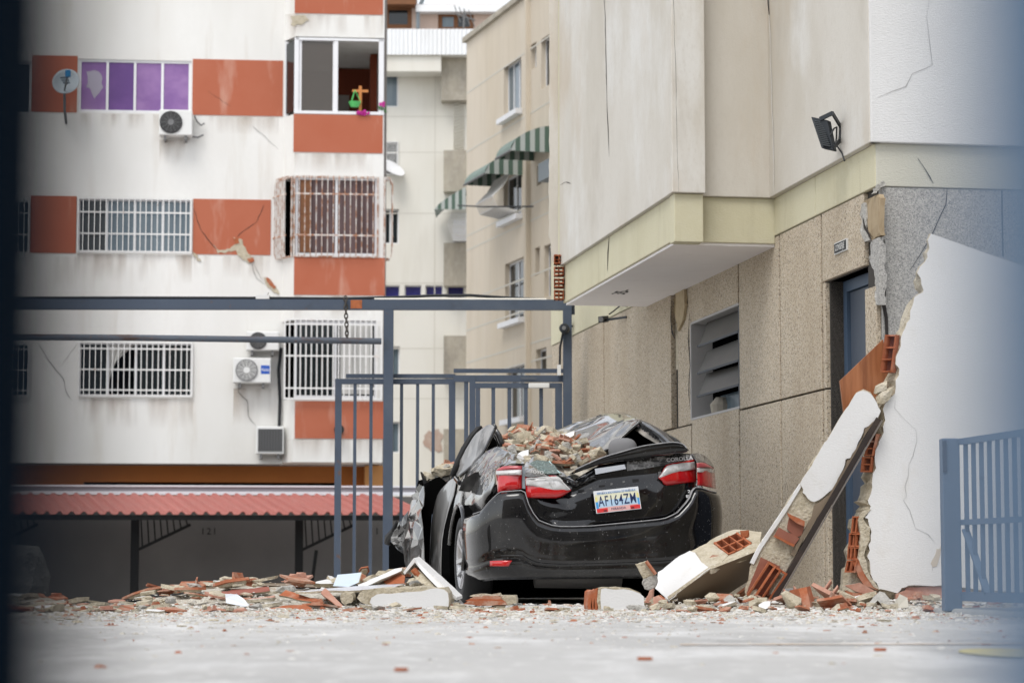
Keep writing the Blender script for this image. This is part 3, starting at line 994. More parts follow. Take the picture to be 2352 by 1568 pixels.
# ------------------------------------------------------------------ carport at the foot of the block
FC = Frame(U(440, 1305, 41.0), A3(.9952, .098, 0))
cp = thing('carport', 'low carport with red corrugated roof and dark posts before the white block', 'carport', FC.p(-2, -1.25))
z_f, z_b = FC.px(440, 1180)[1], FC.px(440, 1138, -2.6)[1]
sA, sB = FC.px(-300, 1180)[0], FC.px(985, 1180)[0]
n = int((sB - sA) / .026)
G0, G1 = [], []
for i in range(n + 1):
    s = sA + (sB - sA) * i / n
    u_ = (s / .205) % 1.0
    hgt = .05 * (1 if u_ < .30 else max(0.0, 1 - (u_ - .30) / .10) if u_ < .40 else 0 if u_ < .86 else (u_ - .86) / .14)
    G0.append(FC.p(s, z_f + hgt, 0))
    G1.append(FC.p(s - .55, z_b + hgt, -2.6))
m = MB()
m.grid([G0, G1])
rf = m.build('roof', m_redroof, cp, fix=False)
md = rf.modifiers.new('t', 'SOLIDIFY')
md.thickness = .012
m = MB()
zg1, zg0 = FC.px(440, 1114, -2.7)[1], FC.px(440, 1136, -2.7)[1]
m.fbox(FC, sA, sB, zg0 + .06, zg1 - .03, -2.75, -2.66)
m.build('gutter', m_gutter, cp)
for c, e in ((zg0, zg0 + .06), (zg1 - .03, zg1)):
    m = MB()
    m.fbox(FC, sA, sB, c, e, -2.75, -2.63)
    m.build('gutter_lip', m_gutterw, cp)
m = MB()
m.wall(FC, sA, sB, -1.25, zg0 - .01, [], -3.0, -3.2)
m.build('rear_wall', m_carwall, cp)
m = MB()
m.fbox(FC, sA, sB, z_f - .10, z_f - .015, -.10, -.04)
m.build('edge_beam', m_blacksteel, cp)
for x in (-60, 302, 688):
    s = FC.px(x, 1280)[0]
    m = MB()
    m.fbox(FC, s - .07, s + .07, -1.25, z_f - .015, -1.0, -.86)
    m.build('post', m_blacksteel, cp)
    if x > 600:
        m = MB()
        m.beam(FC.p(s + .10, -1.0, -.93), FC.p(s + .30, z_f - .6, -.93), .06, .06)
        m.build('post_brace', m_blacksteel, cp)
    m = MB()
    m.beam(FC.p(s, z_f - .06, -.93), FC.p(s + .95, z_f - .06, -.93), .05, .04)
    m.beam(FC.p(s, z_f - .62, -.93), FC.p(s + .95, z_f - .16, -.93), .05, .05)
    for i in range(8):
        t = .1 + i * .11
        m.beam(FC.p(s + t, z_f - .08, -.93), FC.p(s + t + .03, z_f - .60 + .48 * t, -.93), .025, .025)
    m.build('truss', m_blacksteel, cp)
for x, ch in ((466, '1'), (480, '2'), (493, '1'), (866, '1')):
    text('lettering', ch, .17, FC.p(*FC.px(x, 1220, -3.0), -2.995), FC.u, UP, m_num, cp)

# ------------------------------------------------------------------ far white building
FW = Frame(U(970, 1305, 76.0), A3(1, .0, 0))
fw = thing('far_building', 'cream panelled apartment building seen between the white block and the beige one', 'building', FW.p(0, -2))
fr_ = lambda *a: FW.rect(*a)
hol = [fr_(868, 168, 915, 246), fr_(880, 325, 915, 402), fr_(876, 480, 916, 560), *(fr_(x, 655, x + w_, 683) for x, w_ in ((883, 35), (929, 39), (977, 40), (1027, 39))), fr_(898, 795, 918, 866), fr_(897, 968, 918, 1040)]
zt = FW.px(970, 126, 1.0)[1]
a0, a1 = FW.px(820, 500)[0], FW.px(1120, 500)[0]
m = MB()
m.wall(FW, a0, a1, -2, zt, hol, 0, -.3)
m.build('wall', m_far, fw)
for i, h in enumerate(hol):
    if i == 0:
        window(FW, h, fw, [m_glassG], o=-.1)
    elif i == 1:
        window(FW, h, fw, [m_glass], o=-.15)
        grille(FW, h, fw, 7, [h[2] + .35, h[2] + .7], .03)
    elif 3 <= i <= 6:
        window(FW, h, fw, [m_bluew], o=-.15, t=.03)
    else:
        window(FW, h, fw, [m_glass, m_glass] if i == 2 else [m_glassG], o=-.15)
m = MB()
m.fbox(FW, a0, a1, -2, zt, -1.0, -.6)
m.build('dark_room', m_void, fw)
a, b, c, e = FW.rect(815, 124, 1013, 164, .9)
m = MB()
m.fbox(FW, a, b, c, e, 0, .9)
m.build('balcony_edge', m_far, fw)
zc0, zc1 = FW.px(970, 126, 1.0)[1], FW.px(970, 67, 1.0)[1]
nn_ = 90
Ga, Gb = [], []
for i in range(nn_ + 1):
    s = a0 + (a1 - a0) * i / nn_
    o_ = 1.0 + .03 * math.sin(i * 2.2)
    Ga.append(FW.p(s, zc1, o_))
    Gb.append(FW.p(s, zc0, o_))
m = MB()
m.grid([Ga, Gb])
m.build('corrugated_parapet', m_farband, fw, fix=False)
m = MB()
m.fbox(FW, a0, a1, zc0, zc0 + .08, -.3, .96)
m.build('terrace_slab', m_far, fw)
for y0, y1 in ((124, 231), (346, 440), (558, 656), (771, 866), (985, 1080)):
    a, b, c, e = FW.rect(1014 if y0 < 200 else 1019, y0, 1078, y1, .5)
    m = MB()
    m.fbox(FW, a, b, c, e, 0, .55)
    m.build('planter_box', m_dirtycon, fw)
a, b, c, e = FW.rect(1041, 231, 1066, 346, .3)
m = MB()
for i in range(16):
    z = c + (e - c) * (i + .5) / 16
    m.hexa([FW.p(a, z - .06, .05), FW.p(b, z + .03, .05), FW.p(b, z + .03, 0), FW.p(a, z - .06, 0), FW.p(a, z - .01, .09), FW.p(b, z + .08, .09), FW.p(b, z + .08, 0), FW.p(a, z - .01, 0)])
m.build('vent_block_column', m_far, fw)
for y in (268, 350, 490, 650, 800, 915):
    z = FW.px(970, y)[1]
    m = MB()
    m.fbox(FW, a0, a1, z - .015, z + .015, -.01, .004)
    m.build('panel_joint', M('far_joint', (.57, .545, .48), .9) if y == 268 else bpy.data.materials['far_joint'], fw)
for x in (999,):
    s = FW.px(x, 400)[0]
    m = MB()
    m.fbox(FW, s - .015, s + .015, -1, FW.px(970, 165)[1], -.01, .005)
    m.build('panel_joint', bpy.data.materials['far_joint'], fw)
patch_flat(FW, [(974, 1000), (985, 988), (996, 992), (1008, 985), (1018, 998), (1012, 1012), (1016, 1035), (990, 1036), (975, 1024)], fw, M('faded_bare_patch', (.46, .36, .30), .95, [('noise', 3, .45, .65, (.40, .27, .21), .8)]), 'broken_patch', o1=.02, amp=.06)
# penthouse
zp1 = FW.px(970, 10, -2.0)[1]
hp = [FW.rect(883, 14, 946, 66, -2.0), FW.rect(1006, 29, 1088, 72, -2.0)]
m = MB()
m.wall(FW, a0, FW.px(1150, 40, -2)[0], zc0, zp1, hp, -2.0, -2.2)
m.build('penthouse_wall', m_pink, fw)
for h in hp:
    window(FW, h, fw, [m_glass] if h is hp[0] else [m_glassG, m_glass], m_wood, .14, -2.02)
m = MB()
m.fbox(FW, FW.px(955, 10, -1.6)[0], FW.px(1170, 10, -1.6)[0], FW.px(970, 27, -1.6)[1], FW.px(970, 11, -1.6)[1], -2.6, -1.6)
m.build('roof_fascia', m_farband, fw)
m = MB()
m.fbox(FW, a0, FW.px(955, 10, -1.4)[0], FW.px(970, 10, -1.4)[1], FW.px(970, -20, -1.4)[1], -2.6, -1.4)
m.build('roof', m_wood, fw)
m = MB()
m.tube([FW.p(*FW.px(x, y, -1.7), -1.7) for x, y in ((960, 66), (960, 30), (966, 12), (972, -4))], .07, 6)
m.build('drainpipe', m_gcab, fw)
tv = MB()
tv.tube([FW.p(*FW.px(1066, 80), .9), FW.p(*FW.px(1068, 40), .9)], .03, 5)
tv.tube([FW.p(*FW.px(1050, 48), .9), FW.p(*FW.px(1092, 62), .9)], .025, 5)
for t in (0, .3, .6, .9):
    q = FW.p(*FW.px(1052 + 36 * t, 49 + 12 * t), .9)
    tv.tube([q - UP * .25 + FW.u * .1, q + UP * .3 - FW.u * .1], .015, 4)
tag(tv.build('roof_aerial', m_acg), 'thin television aerial on the terrace edge of the cream building', 'aerial')
m = MB()
q = FW.p(*FW.px(900, 394), .3)
m.lathe(q, A3(.5, -.5, .75), [(0, .001), (.03, .25), (.08, .42), (.1, .42), (.06, .25), (.03, .001)], 20)
tag(m.build('satellite_dish', m_alum), 'small white dish under the barred window of the cream building', 'satellite dish')

# ------------------------------------------------------------------ beige building in the middle
FB = Frame(U(1070, 1305, 66.0), A3(.2873, -.9578, 0))
bb = thing('beige_building', 'beige rendered apartment building with striped awnings, receding behind the gate', 'building', FB.p(3, -2))
zt = FB.px(1069, 100)[1]
hb_ = [FB.rect(1157, 140, 1197, 262), FB.rect(1219, 100, 1232, 158), FB.rect(1243, 85, 1262, 200), FB.rect(1157, 400, 1198, 500), FB.rect(1160, 598, 1203, 735), FB.rect(1229, 568, 1240, 632), FB.rect(1250, 560, 1275, 680), FB.rect(1164, 838, 1206, 960), FB.rect(1231, 800, 1255, 860), FB.rect(1233, 380, 1244, 425)]
a1 = FB.px(1330, 500)[0]
m = MB()
m.wall(FB, -.0, a1, -2, zt, hb_, 0, -.3)
m.build('wall', m_beigeB, bb)
m = MB()
m.fbox(FB, .3, a1, -2, zt, -9, -1.0)
m.build('inner_core', m_beigeB, bb)
m = MB()
m.fbox(FB, -.02, .28, -2, zt - .01, -9, -.31)
m.build('end_wall', m_beigeB, bb)
m = MB()
m.fbox(FB, -.12, a1, zt, zt + .14, -9, .10)
m.build('roof_edge', m_dirtycon, bb)
for i, h in enumerate(hb_):
    window(FB, h, bb, [m_glassG, m_glassG, m_glassG] if i == 0 else [m_glass, m_glass] if i in (3, 4, 7) else [m_glass], o=-.12)
    if i in (0, 3, 4, 7):
        m = MB()
        m.fbox(FB, h[0] - .1, h[1] + .1, h[2] - .14, h[2] - .01, 0, .18)
        m.build('sill', m_alum, bb)
for y in (213, 348, 541, 574, 690, 758, 832, 870):
    z = FB.px(1075, y)[1]
    m = MB()
    m.fbox(FB, 0, a1, z - .02, z + .02, -.01, .005)
    m.build('panel_joint', bpy.data.materials['far_joint'], bb)
s = FB.px(1215, 400)[0]
m = MB()
m.fbox(FB, s, s + .12, -2, zt, 0, .12)
m.build('pilaster', m_beigeB, bb)
m = MB()
a, b, c, e = FB.rect(1236, 370, 1262, 412, .3)
m.fbox(FB, a, b, c, e, 0, .3)
tag(m.build('metal_cabinet', m_gcab), 'grey metal box on the beige wall below the upper awning', 'box')


def awning(F, x0, x1, ytop, ybot, out, label):
    a, b, c, e = F.rect(x0, ytop, x1, ybot)
    root = thing('awning', label, 'awning', F.p((a + b) / 2, c, out / 2), 'striped window awnings')
    prof = lambda o_: e - (e - c) * (math.asin(min(1, o_ / out)) * 2 / math.pi) ** 1.4
    m = MB()                   # the canvas, curving out from the wall
    ts = np.linspace(0, 1, 8)
    m.grid([[F.p(s_, prof(out * math.sin(t * math.pi / 2)), out * math.sin(t * math.pi / 2)) for s_ in (a, b)] for t in ts])
    m.build('canvas', m_awntop, root, fix=False)
    n = 8
    for s_ in (a, b):          # striped end cheeks
        for i in range(n):
            o0, o1 = out * i / n, out * (i + 1) / n
            m = MB()
            m.prism([F.p(s_ + .004, c, o0), F.p(s_ + .004, c, o1), F.p(s_ + .004, prof(o1) + .003, o1), F.p(s_ + .004, prof(o0) + .003, o0)], [F.p(s_ - .01, c, o0), F.p(s_ - .01, c, o1), F.p(s_ - .01, prof(o1), o1), F.p(s_ - .01, prof(o0), o0)])
            m.build('cheek_stripe', m_green if i % 2 == 0 else m_awnw, root)
    m = MB()
    m.tube([F.p(a, c, out), F.p(b, c, out)], .03, 6)
    m.build('front_rail', m_acg, root)
    return root


awning(FB, 1150, 1200, 362, 416, 1.0, 'green and white striped awning over the caged window, middle of the three awnings')
awning(FB, 1226, 1262, 300, 360, 1.0, 'green and white striped awning highest on the beige wall, half hidden by the overhanging bay')
FBe = Frame(FW.p(FW.px(1072, 480)[0], 0, 2.2), A3(0, -1, 0))
FBe.n = A3(-1, 0, 0)
cage = lambda: 0
# curved window cages
for (F, x0, x1, y0, y1, out) in ((FB, 1157, 1196, 398, 494, .75),):
    a, b, c, e = F.rect(x0, y0, x1, y1)
    root = thing('window_cage', 'bulging white wire cage over the window under the middle awning', 'window grille', F.p((a + b) / 2, c, 0))
    pr = [(e, .05), (e - .1, .25), (e - (e - c) * .4, .45), (c + .35, out), (c + .1, out * .85), (c, .1)]
    for i in range(12):
        s = a + (b - a) * i / 11
        m = MB()
        m.tube([F.p(s, z, o) for z, o in pr], .016, 4)
        m.build('bar', m_grille, root)
    for z, o in pr[1:-1]:
        m = MB()
        m.tube([F.p(a, z, o), F.p(b, z, o)], .018, 4)
        m.build('crossbar', m_grille, root)
# the left awning and its cage hang on the cream building's corner
q = FW.rect(1000, 441, 1071, 492, 1.0)
root = thing('awning', 'green and white striped awning lowest of the three, at the cream building corner', 'awning', FW.p((q[0] + q[1]) / 2, q[2], 1.0), 'striped window awnings')
cz = [(q[0] + (q[1] - q[0]) * (1 - (t ** 1.0)), q[2] + (q[3] - q[2]) * math.sin((1 - (1 - t)) * math.pi / 2)) for t in np.linspace(0, 1, 7)]
pr = [(q[0] + (q[1] - q[0]) * t, q[2] + (q[3] - q[2]) * (t ** .75)) for t in np.linspace(0, 1, 7)]
for i in range(10):
    o0, o1 = .2 + .18 * i, .2 + .18 * (i + 1)
    m = MB()
    m.grid([[FW.p(s, z, o) for o in (o0, o1)] for s, z in pr])
    m.build('stripe', m_green if i % 2 else m_awnw, root, fix=False)
m = MB()
for i in range(9):
    sa, sb = q[0] + (q[1] - q[0]) * i / 9, q[0] + (q[1] - q[0]) * (i + 1) / 9
    za, zb = (q[2] + (q[3] - q[2]) * (j / 9) ** .75 for j in (i, i + 1))
    m.add([FW.p(sa, q[2] - .0, 2.02), FW.p(sb, q[2], 2.02), FW.p(sb, zb, 2.02), FW.p(sa, za, 2.02)], [(0, 1, 2, 3)], i % 2)
m.build('valance', [m_awnw, m_green], root, fix=False)
q = FW.rect(1030, 492, 1070, 556, 1.0)
root = thing('window_cage', 'white wire cage tapering below the lowest awning', 'window grille', FW.p((q[0] + q[1]) / 2, q[2], 1.0))
for i in range(8):
    m = MB()
    t = i / 7
    m.tube([FW.p(q[0] + (q[1] - q[0]) * (.2 + .8 * t), q[3], 1.2), FW.p(q[0] + (q[1] - q[0]) * (.0 + t), q[2] + .5, 1.4), FW.p(q[0] + (q[1] - q[0]) * (.35 + .65 * t), q[2], 1.2)], .018, 4)
    m.build('bar', m_grille, root)
for k_ in range(3):
    m = MB()
    z = q[2] + (q[3] - q[2]) * (.2 + .3 * k_)
    m.tube([FW.p(q[0] + .1, z, 1.32), FW.p(q[1], z, 1.32)], .018, 4)
    m.build('crossbar', m_grille, root)
m = MB()
a, b, c, e = FW.rect(1040, 505, 1071, 552, .8)
m.fbox(FW, a, b, c, e, .3, .8)
tag(m.build('box_fan', m_alum), 'pale box inside the tapering cage under the lowest awning', 'box')
m = MB()
w0 = FB.p(*FB.px(1150, 475), .6)
m.tube([FB.p(*FB.px(1092, 474), .5), FB.p(*FB.px(1180, 478), .8), FB.p(*FB.px(1260, 476), .4)], .02, 4)
tag(m.build('wire', m_cable), 'thin wire slung across the beige wall below the caged window', 'wire')

# ------------------------------------------------------------------ granite-clad building on the right
CRN = U(2025, 1305, 15.7)
FR = Frame(CRN, A3(.1676, -.9859, 0))          # s is minus the depth beyond the corner; faces left
FF = Frame(CRN, A3(.9859, .1676, 0))           # the end face, towards the camera
gb = thing('pebble_building', 'tall beige building with pebble-dash ground floor and overhanging bay beside the crushed car', 'building', CRN * A3(1, 1, 0))
DOOR = (-1.14, -.29, 0.0, 2.25)
WIN = (-5.08, -3.50, 1.52, 2.35)
ZG, ZC = 2.745, 3.03                            # top of the pebble-dash, top of the cream band
m = MB()
m.wall(FR, -11.6, -.07, -.3, ZC + 5.2, [(DOOR[0], DOOR[1], -.2, DOOR[3]), WIN], -.032, -.30, 0)
m.build('wall', m_joint, gb)
m = MB()
m.fbox(FF, .50, 14, -.3, ZC + 5.2, -11.4, -.10)
m.build('inner_core', m_upperR, gb)
GAP, GAPV = .007, .020


def gpanel(s0, s1, z0, z1, mat=m_gran, F=FR, o=0.0):
    m = MB()
    m.fbox(F, s0 + GAPV, s1 - GAPV, z0 + GAP, z1 - GAP, -.034, o)
    return m.build('pebble_panel', mat, gb, bevel=.004)


for a, b in ((-2.31, -1.24), (-3.50, -2.31)):
    gpanel(a, b, -.2, 1.50)
    gpanel(a, b, 1.50, ZG)
gpanel(-1.24, DOOR[0] + .0, -.2, 1.50)
gpanel(-1.24, DOOR[0], 1.50, DOOR[3])
gpanel(-1.24, -.25, DOOR[3], ZG)
gpanel(DOOR[1], -.02, -.2, 2.10)
gpanel(-5.08, -3.50, -.2, WIN[2] - .0)
gpanel(-5.08, -3.50, WIN[3], ZG)
gpanel(-6.2, -5.08, -.2, 1.48)
gpanel(-5.62, -5.08, 1.48, ZG, o=-.01)
gpanel(-6.97, -5.72, 1.48, ZG, o=.02)
gpanel(-6.97, -6.2, -.2, 1.48, o=.02)
gpanel(-8.73, -6.97, -.2, ZG)
gpanel(-10.5, -8.73, -.2, ZG)
gpanel(-11.6, -10.5, -.2, ZG)
# torn slot between two panels
m = MB()
m.fbox(FR, -5.72, -5.62, 2.0, ZG, -.031, -.02)
m.build('torn_slot', m_mortar, gb)
crack(FR, [(1548, 690), (1546, 730), (1549, 760), (1556, 778)], .05, gb, .024, seed=21)
patch_flat(FR, [(1553, 672), (1575, 660), (1578, 700), (1572, 735), (1560, 760), (1553, 730)], gb, M('old_plaster', (.42, .34, .22), .95, [('noise', 14, .45, .7, (.30, .23, .14), .7)]), 'broken_patch', o1=.012, amp=.012, seed=22)
# door reveal, frame and leaf
m = MB()
for s0, s1, z0, z1 in ((DOOR[0] - .02, DOOR[0], 0, DOOR[3] + .02), (DOOR[1], DOOR[1] + .02, 0, DOOR[3])):
    m.fbox(FR, s0, s1, z0 - .2, z1, -.30, -.035)
m.fbox(FR, DOOR[0] - .0, DOOR[1] + .0, DOOR[3], DOOR[3] + .02, -.30, -.035)
m.build('door_reveal', m_gran, gb)
m = MB()
m.wall(FR, DOOR[0] + .002, DOOR[1] - .002, -.2, DOOR[3] - .002, [(DOOR[0] + .08, DOOR[1] - .08, -.19, DOOR[3] - .08)], -.125, -.20)
df = m.build('door_frame', m_doorb, gb)
m = MB()
m.fbox(FR, DOOR[0] + .085, DOOR[1] - .085, -.19, DOOR[3] - .085, -.18, -.15)
m.build('door_leaf', M('slate_blue_door', (.06, .075, .10), .5), df)
# louvred window
m = MB()
m.fbox(FR, WIN[0] - .02, WIN[0] + .015, WIN[2], WIN[3], -.40, .002)
m.fbox(FR, WIN[0], WIN[1], WIN[3] - .012, WIN[3] + .006, -.40, -.001)
m.fbox(FR, WIN[0], WIN[1], WIN[2] - .006, WIN[2] + .012, -.40, -.001)
lw = m.build('louvre_window', M('grey_reveal_paint', (.42, .41, .40), .9), gb)
m = MB()
m.fbox(FR, WIN[0] + .16, WIN[1], WIN[2], WIN[3], -.16, -.15)
m.build('dark_room', m_void, lw)
m = MB()
m.fbox(FR, WIN[1] - .06, WIN[1] - .001, WIN[2] + .013, WIN[3] - .013, -.26, -.012)
m.build('frame_stile', m_darkfr, lw)
m = MB()
m.fbox(FR, WIN[0] + .50, WIN[1] - .07, WIN[2] + .013, WIN[2] + .17, -.149, -.13)
m.build('pane', m_glassG, lw)
m = MB()
m.lathe(FR.p(WIN[0] + .62, WIN[2] + .02, -.11), UP, [(0, .001), (0, .09), (.07, .10), (.13, .05), (.13, .001)], 12)
m.build('pot', m_dirtycon, lw)
for i, zt_ in enumerate((2.325, 2.10, 1.885)):
    m = MB()
    dz = (.195, .20, .18)[i]
    wob = (.012, -.008, .02)[i]
    P = FR.p
    top, bot = -.105, -.03
    a, b = WIN[0] + .19 - .02 * i, WIN[1] - .065
    m.hexa([P(a, zt_ - dz, bot + .012), P(b, zt_ - dz, bot + .012), P(b, zt_ - dz + .005, bot), P(a, zt_ - dz + .005, bot),
            P(a + .02, zt_ + wob, top + .012), P(b, zt_, top + .012), P(b, zt_ - .003, top), P(a + .02, zt_ + wob - .003, top)])
    m.build('slat', m_louv, lw)
    m = MB()
    m.beam(P(a, zt_ - dz + .002, bot + .014), P(b, zt_ - dz + .002, bot + .014), .012, .018)
    m.build('slat_rail', m_darkfr, lw)
crack(FR, [(1585, 720), (1582, 780), (1586, 840), (1583, 900), (1586, 940)], .045, gb, .004, seed=31)
# cream band and upper walls on the long face
def slab(F, s0, s1, z0, z1, o0, o1, name, mat):
    m = MB()
    m.fbox(F, s0, s1, z0, z1, o0, o1)
    return m.build(name, mat, gb, bevel=.006)


slab(FR, -1.35, -.004, ZG, ZC, -.03, .006, 'cream_band', m_cream)
slab(FR, -2.46, -1.358, ZG - .0, ZC, -.03, .006, 'cream_band', m_cream)
slab(FR, -11.6, -6.75, ZG, ZC + 5, -.03, .006, 'cream_band', m_cream)
slab(FR, -2.40, .03, ZC, ZC + 5, -.03, .05, 'upper_wall', m_upper)
# the overhanging bay
BO, BN, BF, ZBAY = .80, -2.42, -6.72, 2.665
slab(FR, BF, BN, ZBAY + .02, ZC, 0, BO, 'bay_band', m_cream)
slab(FR, BN, BN + .14, ZBAY, ZC - .002, .59, BO + .012, 'bay_band_pilaster', m_cream)
slab(FR, BF - .0, BN + .03, ZC, ZC + 5, 0, BO + .0, 'bay_wall', m_upper)
slab(FR, BF + 0, BN + .03, ZC + .0, ZC + 5.01, BO - .01, BO + .035, 'bay_face', m_upper)
slab(FR, BN + .03, BN + .175, ZC, ZC + 5, .58, BO + .036, 'bay_pilaster', m_upper)
m = MB()
m.fbox(FR, BF + .03, BN - .02, ZBAY, ZBAY + .021, .0, BO - .02)
m.build('bay_soffit', m_soffit, gb)
text('lettering', '35-', .17, FR.p(-5.55, ZBAY - .003, .50), FR.u, FR.n, m_num, gb, sx=1.6)
crack(Frame(FR.p(0, 0, BO), FR.u), [(1400, 540), (1397, 580), (1396, 622)], .035, gb, .004, seed=41)
FBy = Frame(FR.p(0, 0, BO + .035), FR.u)
for pts, w in (([(1386, -30), (1391, 40), (1392, 120), (1394, 200), (1396, 270), (1400, 360)], .02), ([(1548, -30), (1552, 120), (1556, 300), (1560, 440)], .014), ([(1288, 425), (1300, 418), (1312, 422)], .01)):
    crack(FBy, pts, w, gb, .004, seed=len(pts))
m = MB()       # joint running up the inner corner
FBn = Frame(FR.p(BN + .03, 0, 0), FF.u)
crack(Frame(FR.p(0, 0, .05), FR.u), [(1765, -40), (1767, 20), (1770, 80), (1773, 200), (1777, 330), (1778, 440)], .022, gb, .004, seed=47, mat=M('pale_filler', (.72, .70, .66), .9))
crack(Frame(FR.p(0, 0, .05), FR.u), [(1763, -40), (1766, 10), (1768, 34)], .05, gb, .006, seed=48)
# broken far end of the bay: plaster tongue and bare hollow bricks
Fe = Frame(FR.p(BF - .02, 0, BO - .02), A3(1, 0, 0))
pts = [(1262, -30), (1282, -30), (1282, 604), (1277, 612), (1272, 594), (1268, 606), (1265, 575), (1263, 548), (1260, 540), (1262, 300), (1261, 120)]
m = MB()
fr = jag([Fe.p(*Fe.px(x, y), 0) for x, y in pts], .006, .10, 5, keep=(0, 1))
m.prism(fr, [q + A3(0, .06, 0) for q in fr], 0, 1)
m.build('plaster_tongue', [m_upper, m_upper], gb)


def hollow(o, ax, ay, az, nx, ny, t, mat, name, parent, seed=0, chip=.0):
    """an extruded hollow clay block: o corner, ax/ay across the cells, az along them"""
    rr = random.Random(seed)
    o, ax, ay, az = (np.array(v, float) for v in (o, ax, ay, az))
    lx, ly = np.linalg.norm(ax), np.linalg.norm(ay)
    ux_, uy_ = ax / lx, ay / ly
    m = MB()
    for i in range(nx + 1):
        c0 = o + ux_ * ((lx - t) * i / nx)
        k_ = 1 - chip * rr.random()
        m.hexa([c0, c0 + ux_ * t, c0 + ux_ * t + ay, c0 + ay, c0 + az * k_, c0 + ux_ * t + az * (1 - chip * rr.random()), c0 + ux_ * t + ay + az * (1 - chip * rr.random()), c0 + ay + az * k_])
    for j in range(ny + 1):
        c0 = o + uy_ * ((ly - t) * j / ny) + ux_ * .0005
        k_ = 1 - chip * rr.random()
        e = ax * .998
        m.hexa([c0, c0 + e, c0 + e + uy_ * t, c0 + uy_ * t, c0 + az * k_ * .998, c0 + e + az * (1 - chip * rr.random()), c0 + e + uy_ * t + az * (1 - chip * rr.random()), c0 + uy_ * t + az * k_])
    return m.build(name, mat, parent)


for i in range(4):
    hollow(Fe.p(Fe.px(1272, 600)[0], Fe.px(1280, 690 - 27 * i)[1], -.02), A3(.09, 0, 0), A3(0, 0, .085), A3(0, -.16, 0), 2, 2, .012, m_brick, 'brick', gb, i, .5)

# end face towards the camera
slab(FF, -.045, 9, ZC, ZC + 5, -.03, .05, 'upper_wall', m_upperR)
slab(FF, .0, 9, ZG, ZC, -.03, .008, 'cream_band', m_creamR)
m = MB()
m.fbox(FF, .035, 9, -.2, ZG - .004, -.06, .0)
m.build('pebble_panel', m_granG, gb)
m = MB()
m.fbox(FF, .86, .87, 2.3, ZG - .006, -.01, .002)
m.build('panel_joint', m_joint, gb)
# damage at the corner
patch_flat(FR, [(1986, 462), (2018, 446), (2024, 455), (2024, 540), (2012, 545), (2004, 552), (1996, 530), (1990, 500)], gb, M('bare_plaster', (.36, .28, .18), .95, [('noise', (20, 20, 8), .45, .7, (.25, .18, .10), .7)]), 'broken_patch', o1=.004, o0=-.03, amp=.012, seed=51)
patch_flat(FR, [(1982, 470), (1990, 465), (1994, 500), (1992, 530), (2000, 552), (1990, 556), (1982, 540)], gb, m_conc, 'broken_patch', o1=.012, o0=-.03, amp=.012, seed=52)
patch_flat(FR, [(2004, 552), (2022, 545), (2025, 700), (2014, 700), (2010, 620), (2000, 600)], gb, m_granG, 'broken_patch', o1=.008, o0=-.03, amp=.012, seed=53)
crack(FR, [(1987, 500), (1990, 520), (2002, 540), (2008, 556)], .03, gb, .016, seed=54)
crack(FF, [(2030, 550), (2029, 610), (2031, 665), (2027, 690), (2035, 730), (2037, 790), (2040, 850)], .03, gb, .006, seed=55)
crack(FF, [(2175, 430), (2172, 470), (2155, 505), (2140, 540), (2110, 590), (2090, 620)], .010, gb, .006, seed=56)
FFu = Frame(FF.p(0, 0, .05), FF.u)
crack(FFu, [(2135, -10), (2128, 40), (2135, 100), (2141, 150), (2120, 160), (2095, 170), (2080, 200), (2050, 210), (2015, 225)], .0045, gb, .004, seed=57, mat=M('fine_crack', (.30, .29, .28), .9))
crack(FFu, [(2112, 362), (2128, 385), (2140, 405), (2148, 420)], .011, gb, -.034, seed=58)
patch_flat(FF, [(2012, 425), (2028, 418), (2032, 424), (2020, 432), (2010, 445), (2002, 446)], gb, m_conc, 'broken_patch', o1=.03, amp=.008, seed=59)

# things fixed to it
sg = thing('wall_sign', 'small black sign with white letters reading CONSERJE above the doorway', 'sign', FR.p(-.76, 2.40))
a, b, c, e = -.90, -.615, 2.405, 2.485
m = MB()
m.fbox(FR, a, b, c, e, 0, .012)
m.build('border', m_signw, sg)
m = MB()
m.fbox(FR, a + .012, b - .012, c + .008, e - .008, .012, .015)
m.build('plate', m_sign, sg)
text('lettering', 'CONSERJE', .060, FR.p((a + b) / 2, (c + e) / 2 - .002, .017), FR.u, UP, m_signw, sg, sx=.74)

fl = thing('floodlight', 'black floodlight with cooling fins tilted on a bracket on the beige upper wall', 'floodlight', FR.p(-1.0, 3.3, .05))
FRu = Frame(FR.p(0, 0, .05), FR.u)
Pm = FRu.p(*FRu.px(1924, 312))
hx = lambda x, y, o: FR.p(FRu.px(x, y, o)[0], FRu.px(x, y, o)[1], .05 + o)
c4 = [hx(1862, 268, .20), hx(1886, 340, .16), hx(1914, 346, .09), hx(1900, 276, .12)]
nrm = np.cross(c4[1] - c4[0], c4[3] - c4[0])
nrm /= np.linalg.norm(nrm)
if nrm @ A3(0, -1, 0) < 0:
    nrm = -nrm
m = MB()
m.hexa([q - nrm * .045 for q in c4] + list(c4))
m.build('housing', m_flood, fl, bevel=.006)
fm = MB()
w01, w03 = c4[1] - c4[0], c4[3] - c4[0]
for i in range(13):
    t = .12 + .76 * i / 12
    q0_, q1_ = c4[0] + w01 * t + w03 * .22, c4[0] + w01 * t + (c4[2] - c4[1]) * .95 * (1) + w03 * 0 + (w03 * 0)
    fm.beam(q0_ + nrm * .010, q1_ + nrm * .010, .008, .022, up=nrm)
fm.build('fins', M('lamp_fin', (.05, .056, .06), .4), fl)
m = MB()
q = c4[0] + w03 * .55 + w01 * .02
br = [q + UP * .0, hx(1912, 260, .10), hx(1930, 290, .0), hx(1930, 322, .0), c4[2] + UP * .02]
for u_, v_ in zip(br, br[1:]):
    m.beam(u_, v_, .012, .028)
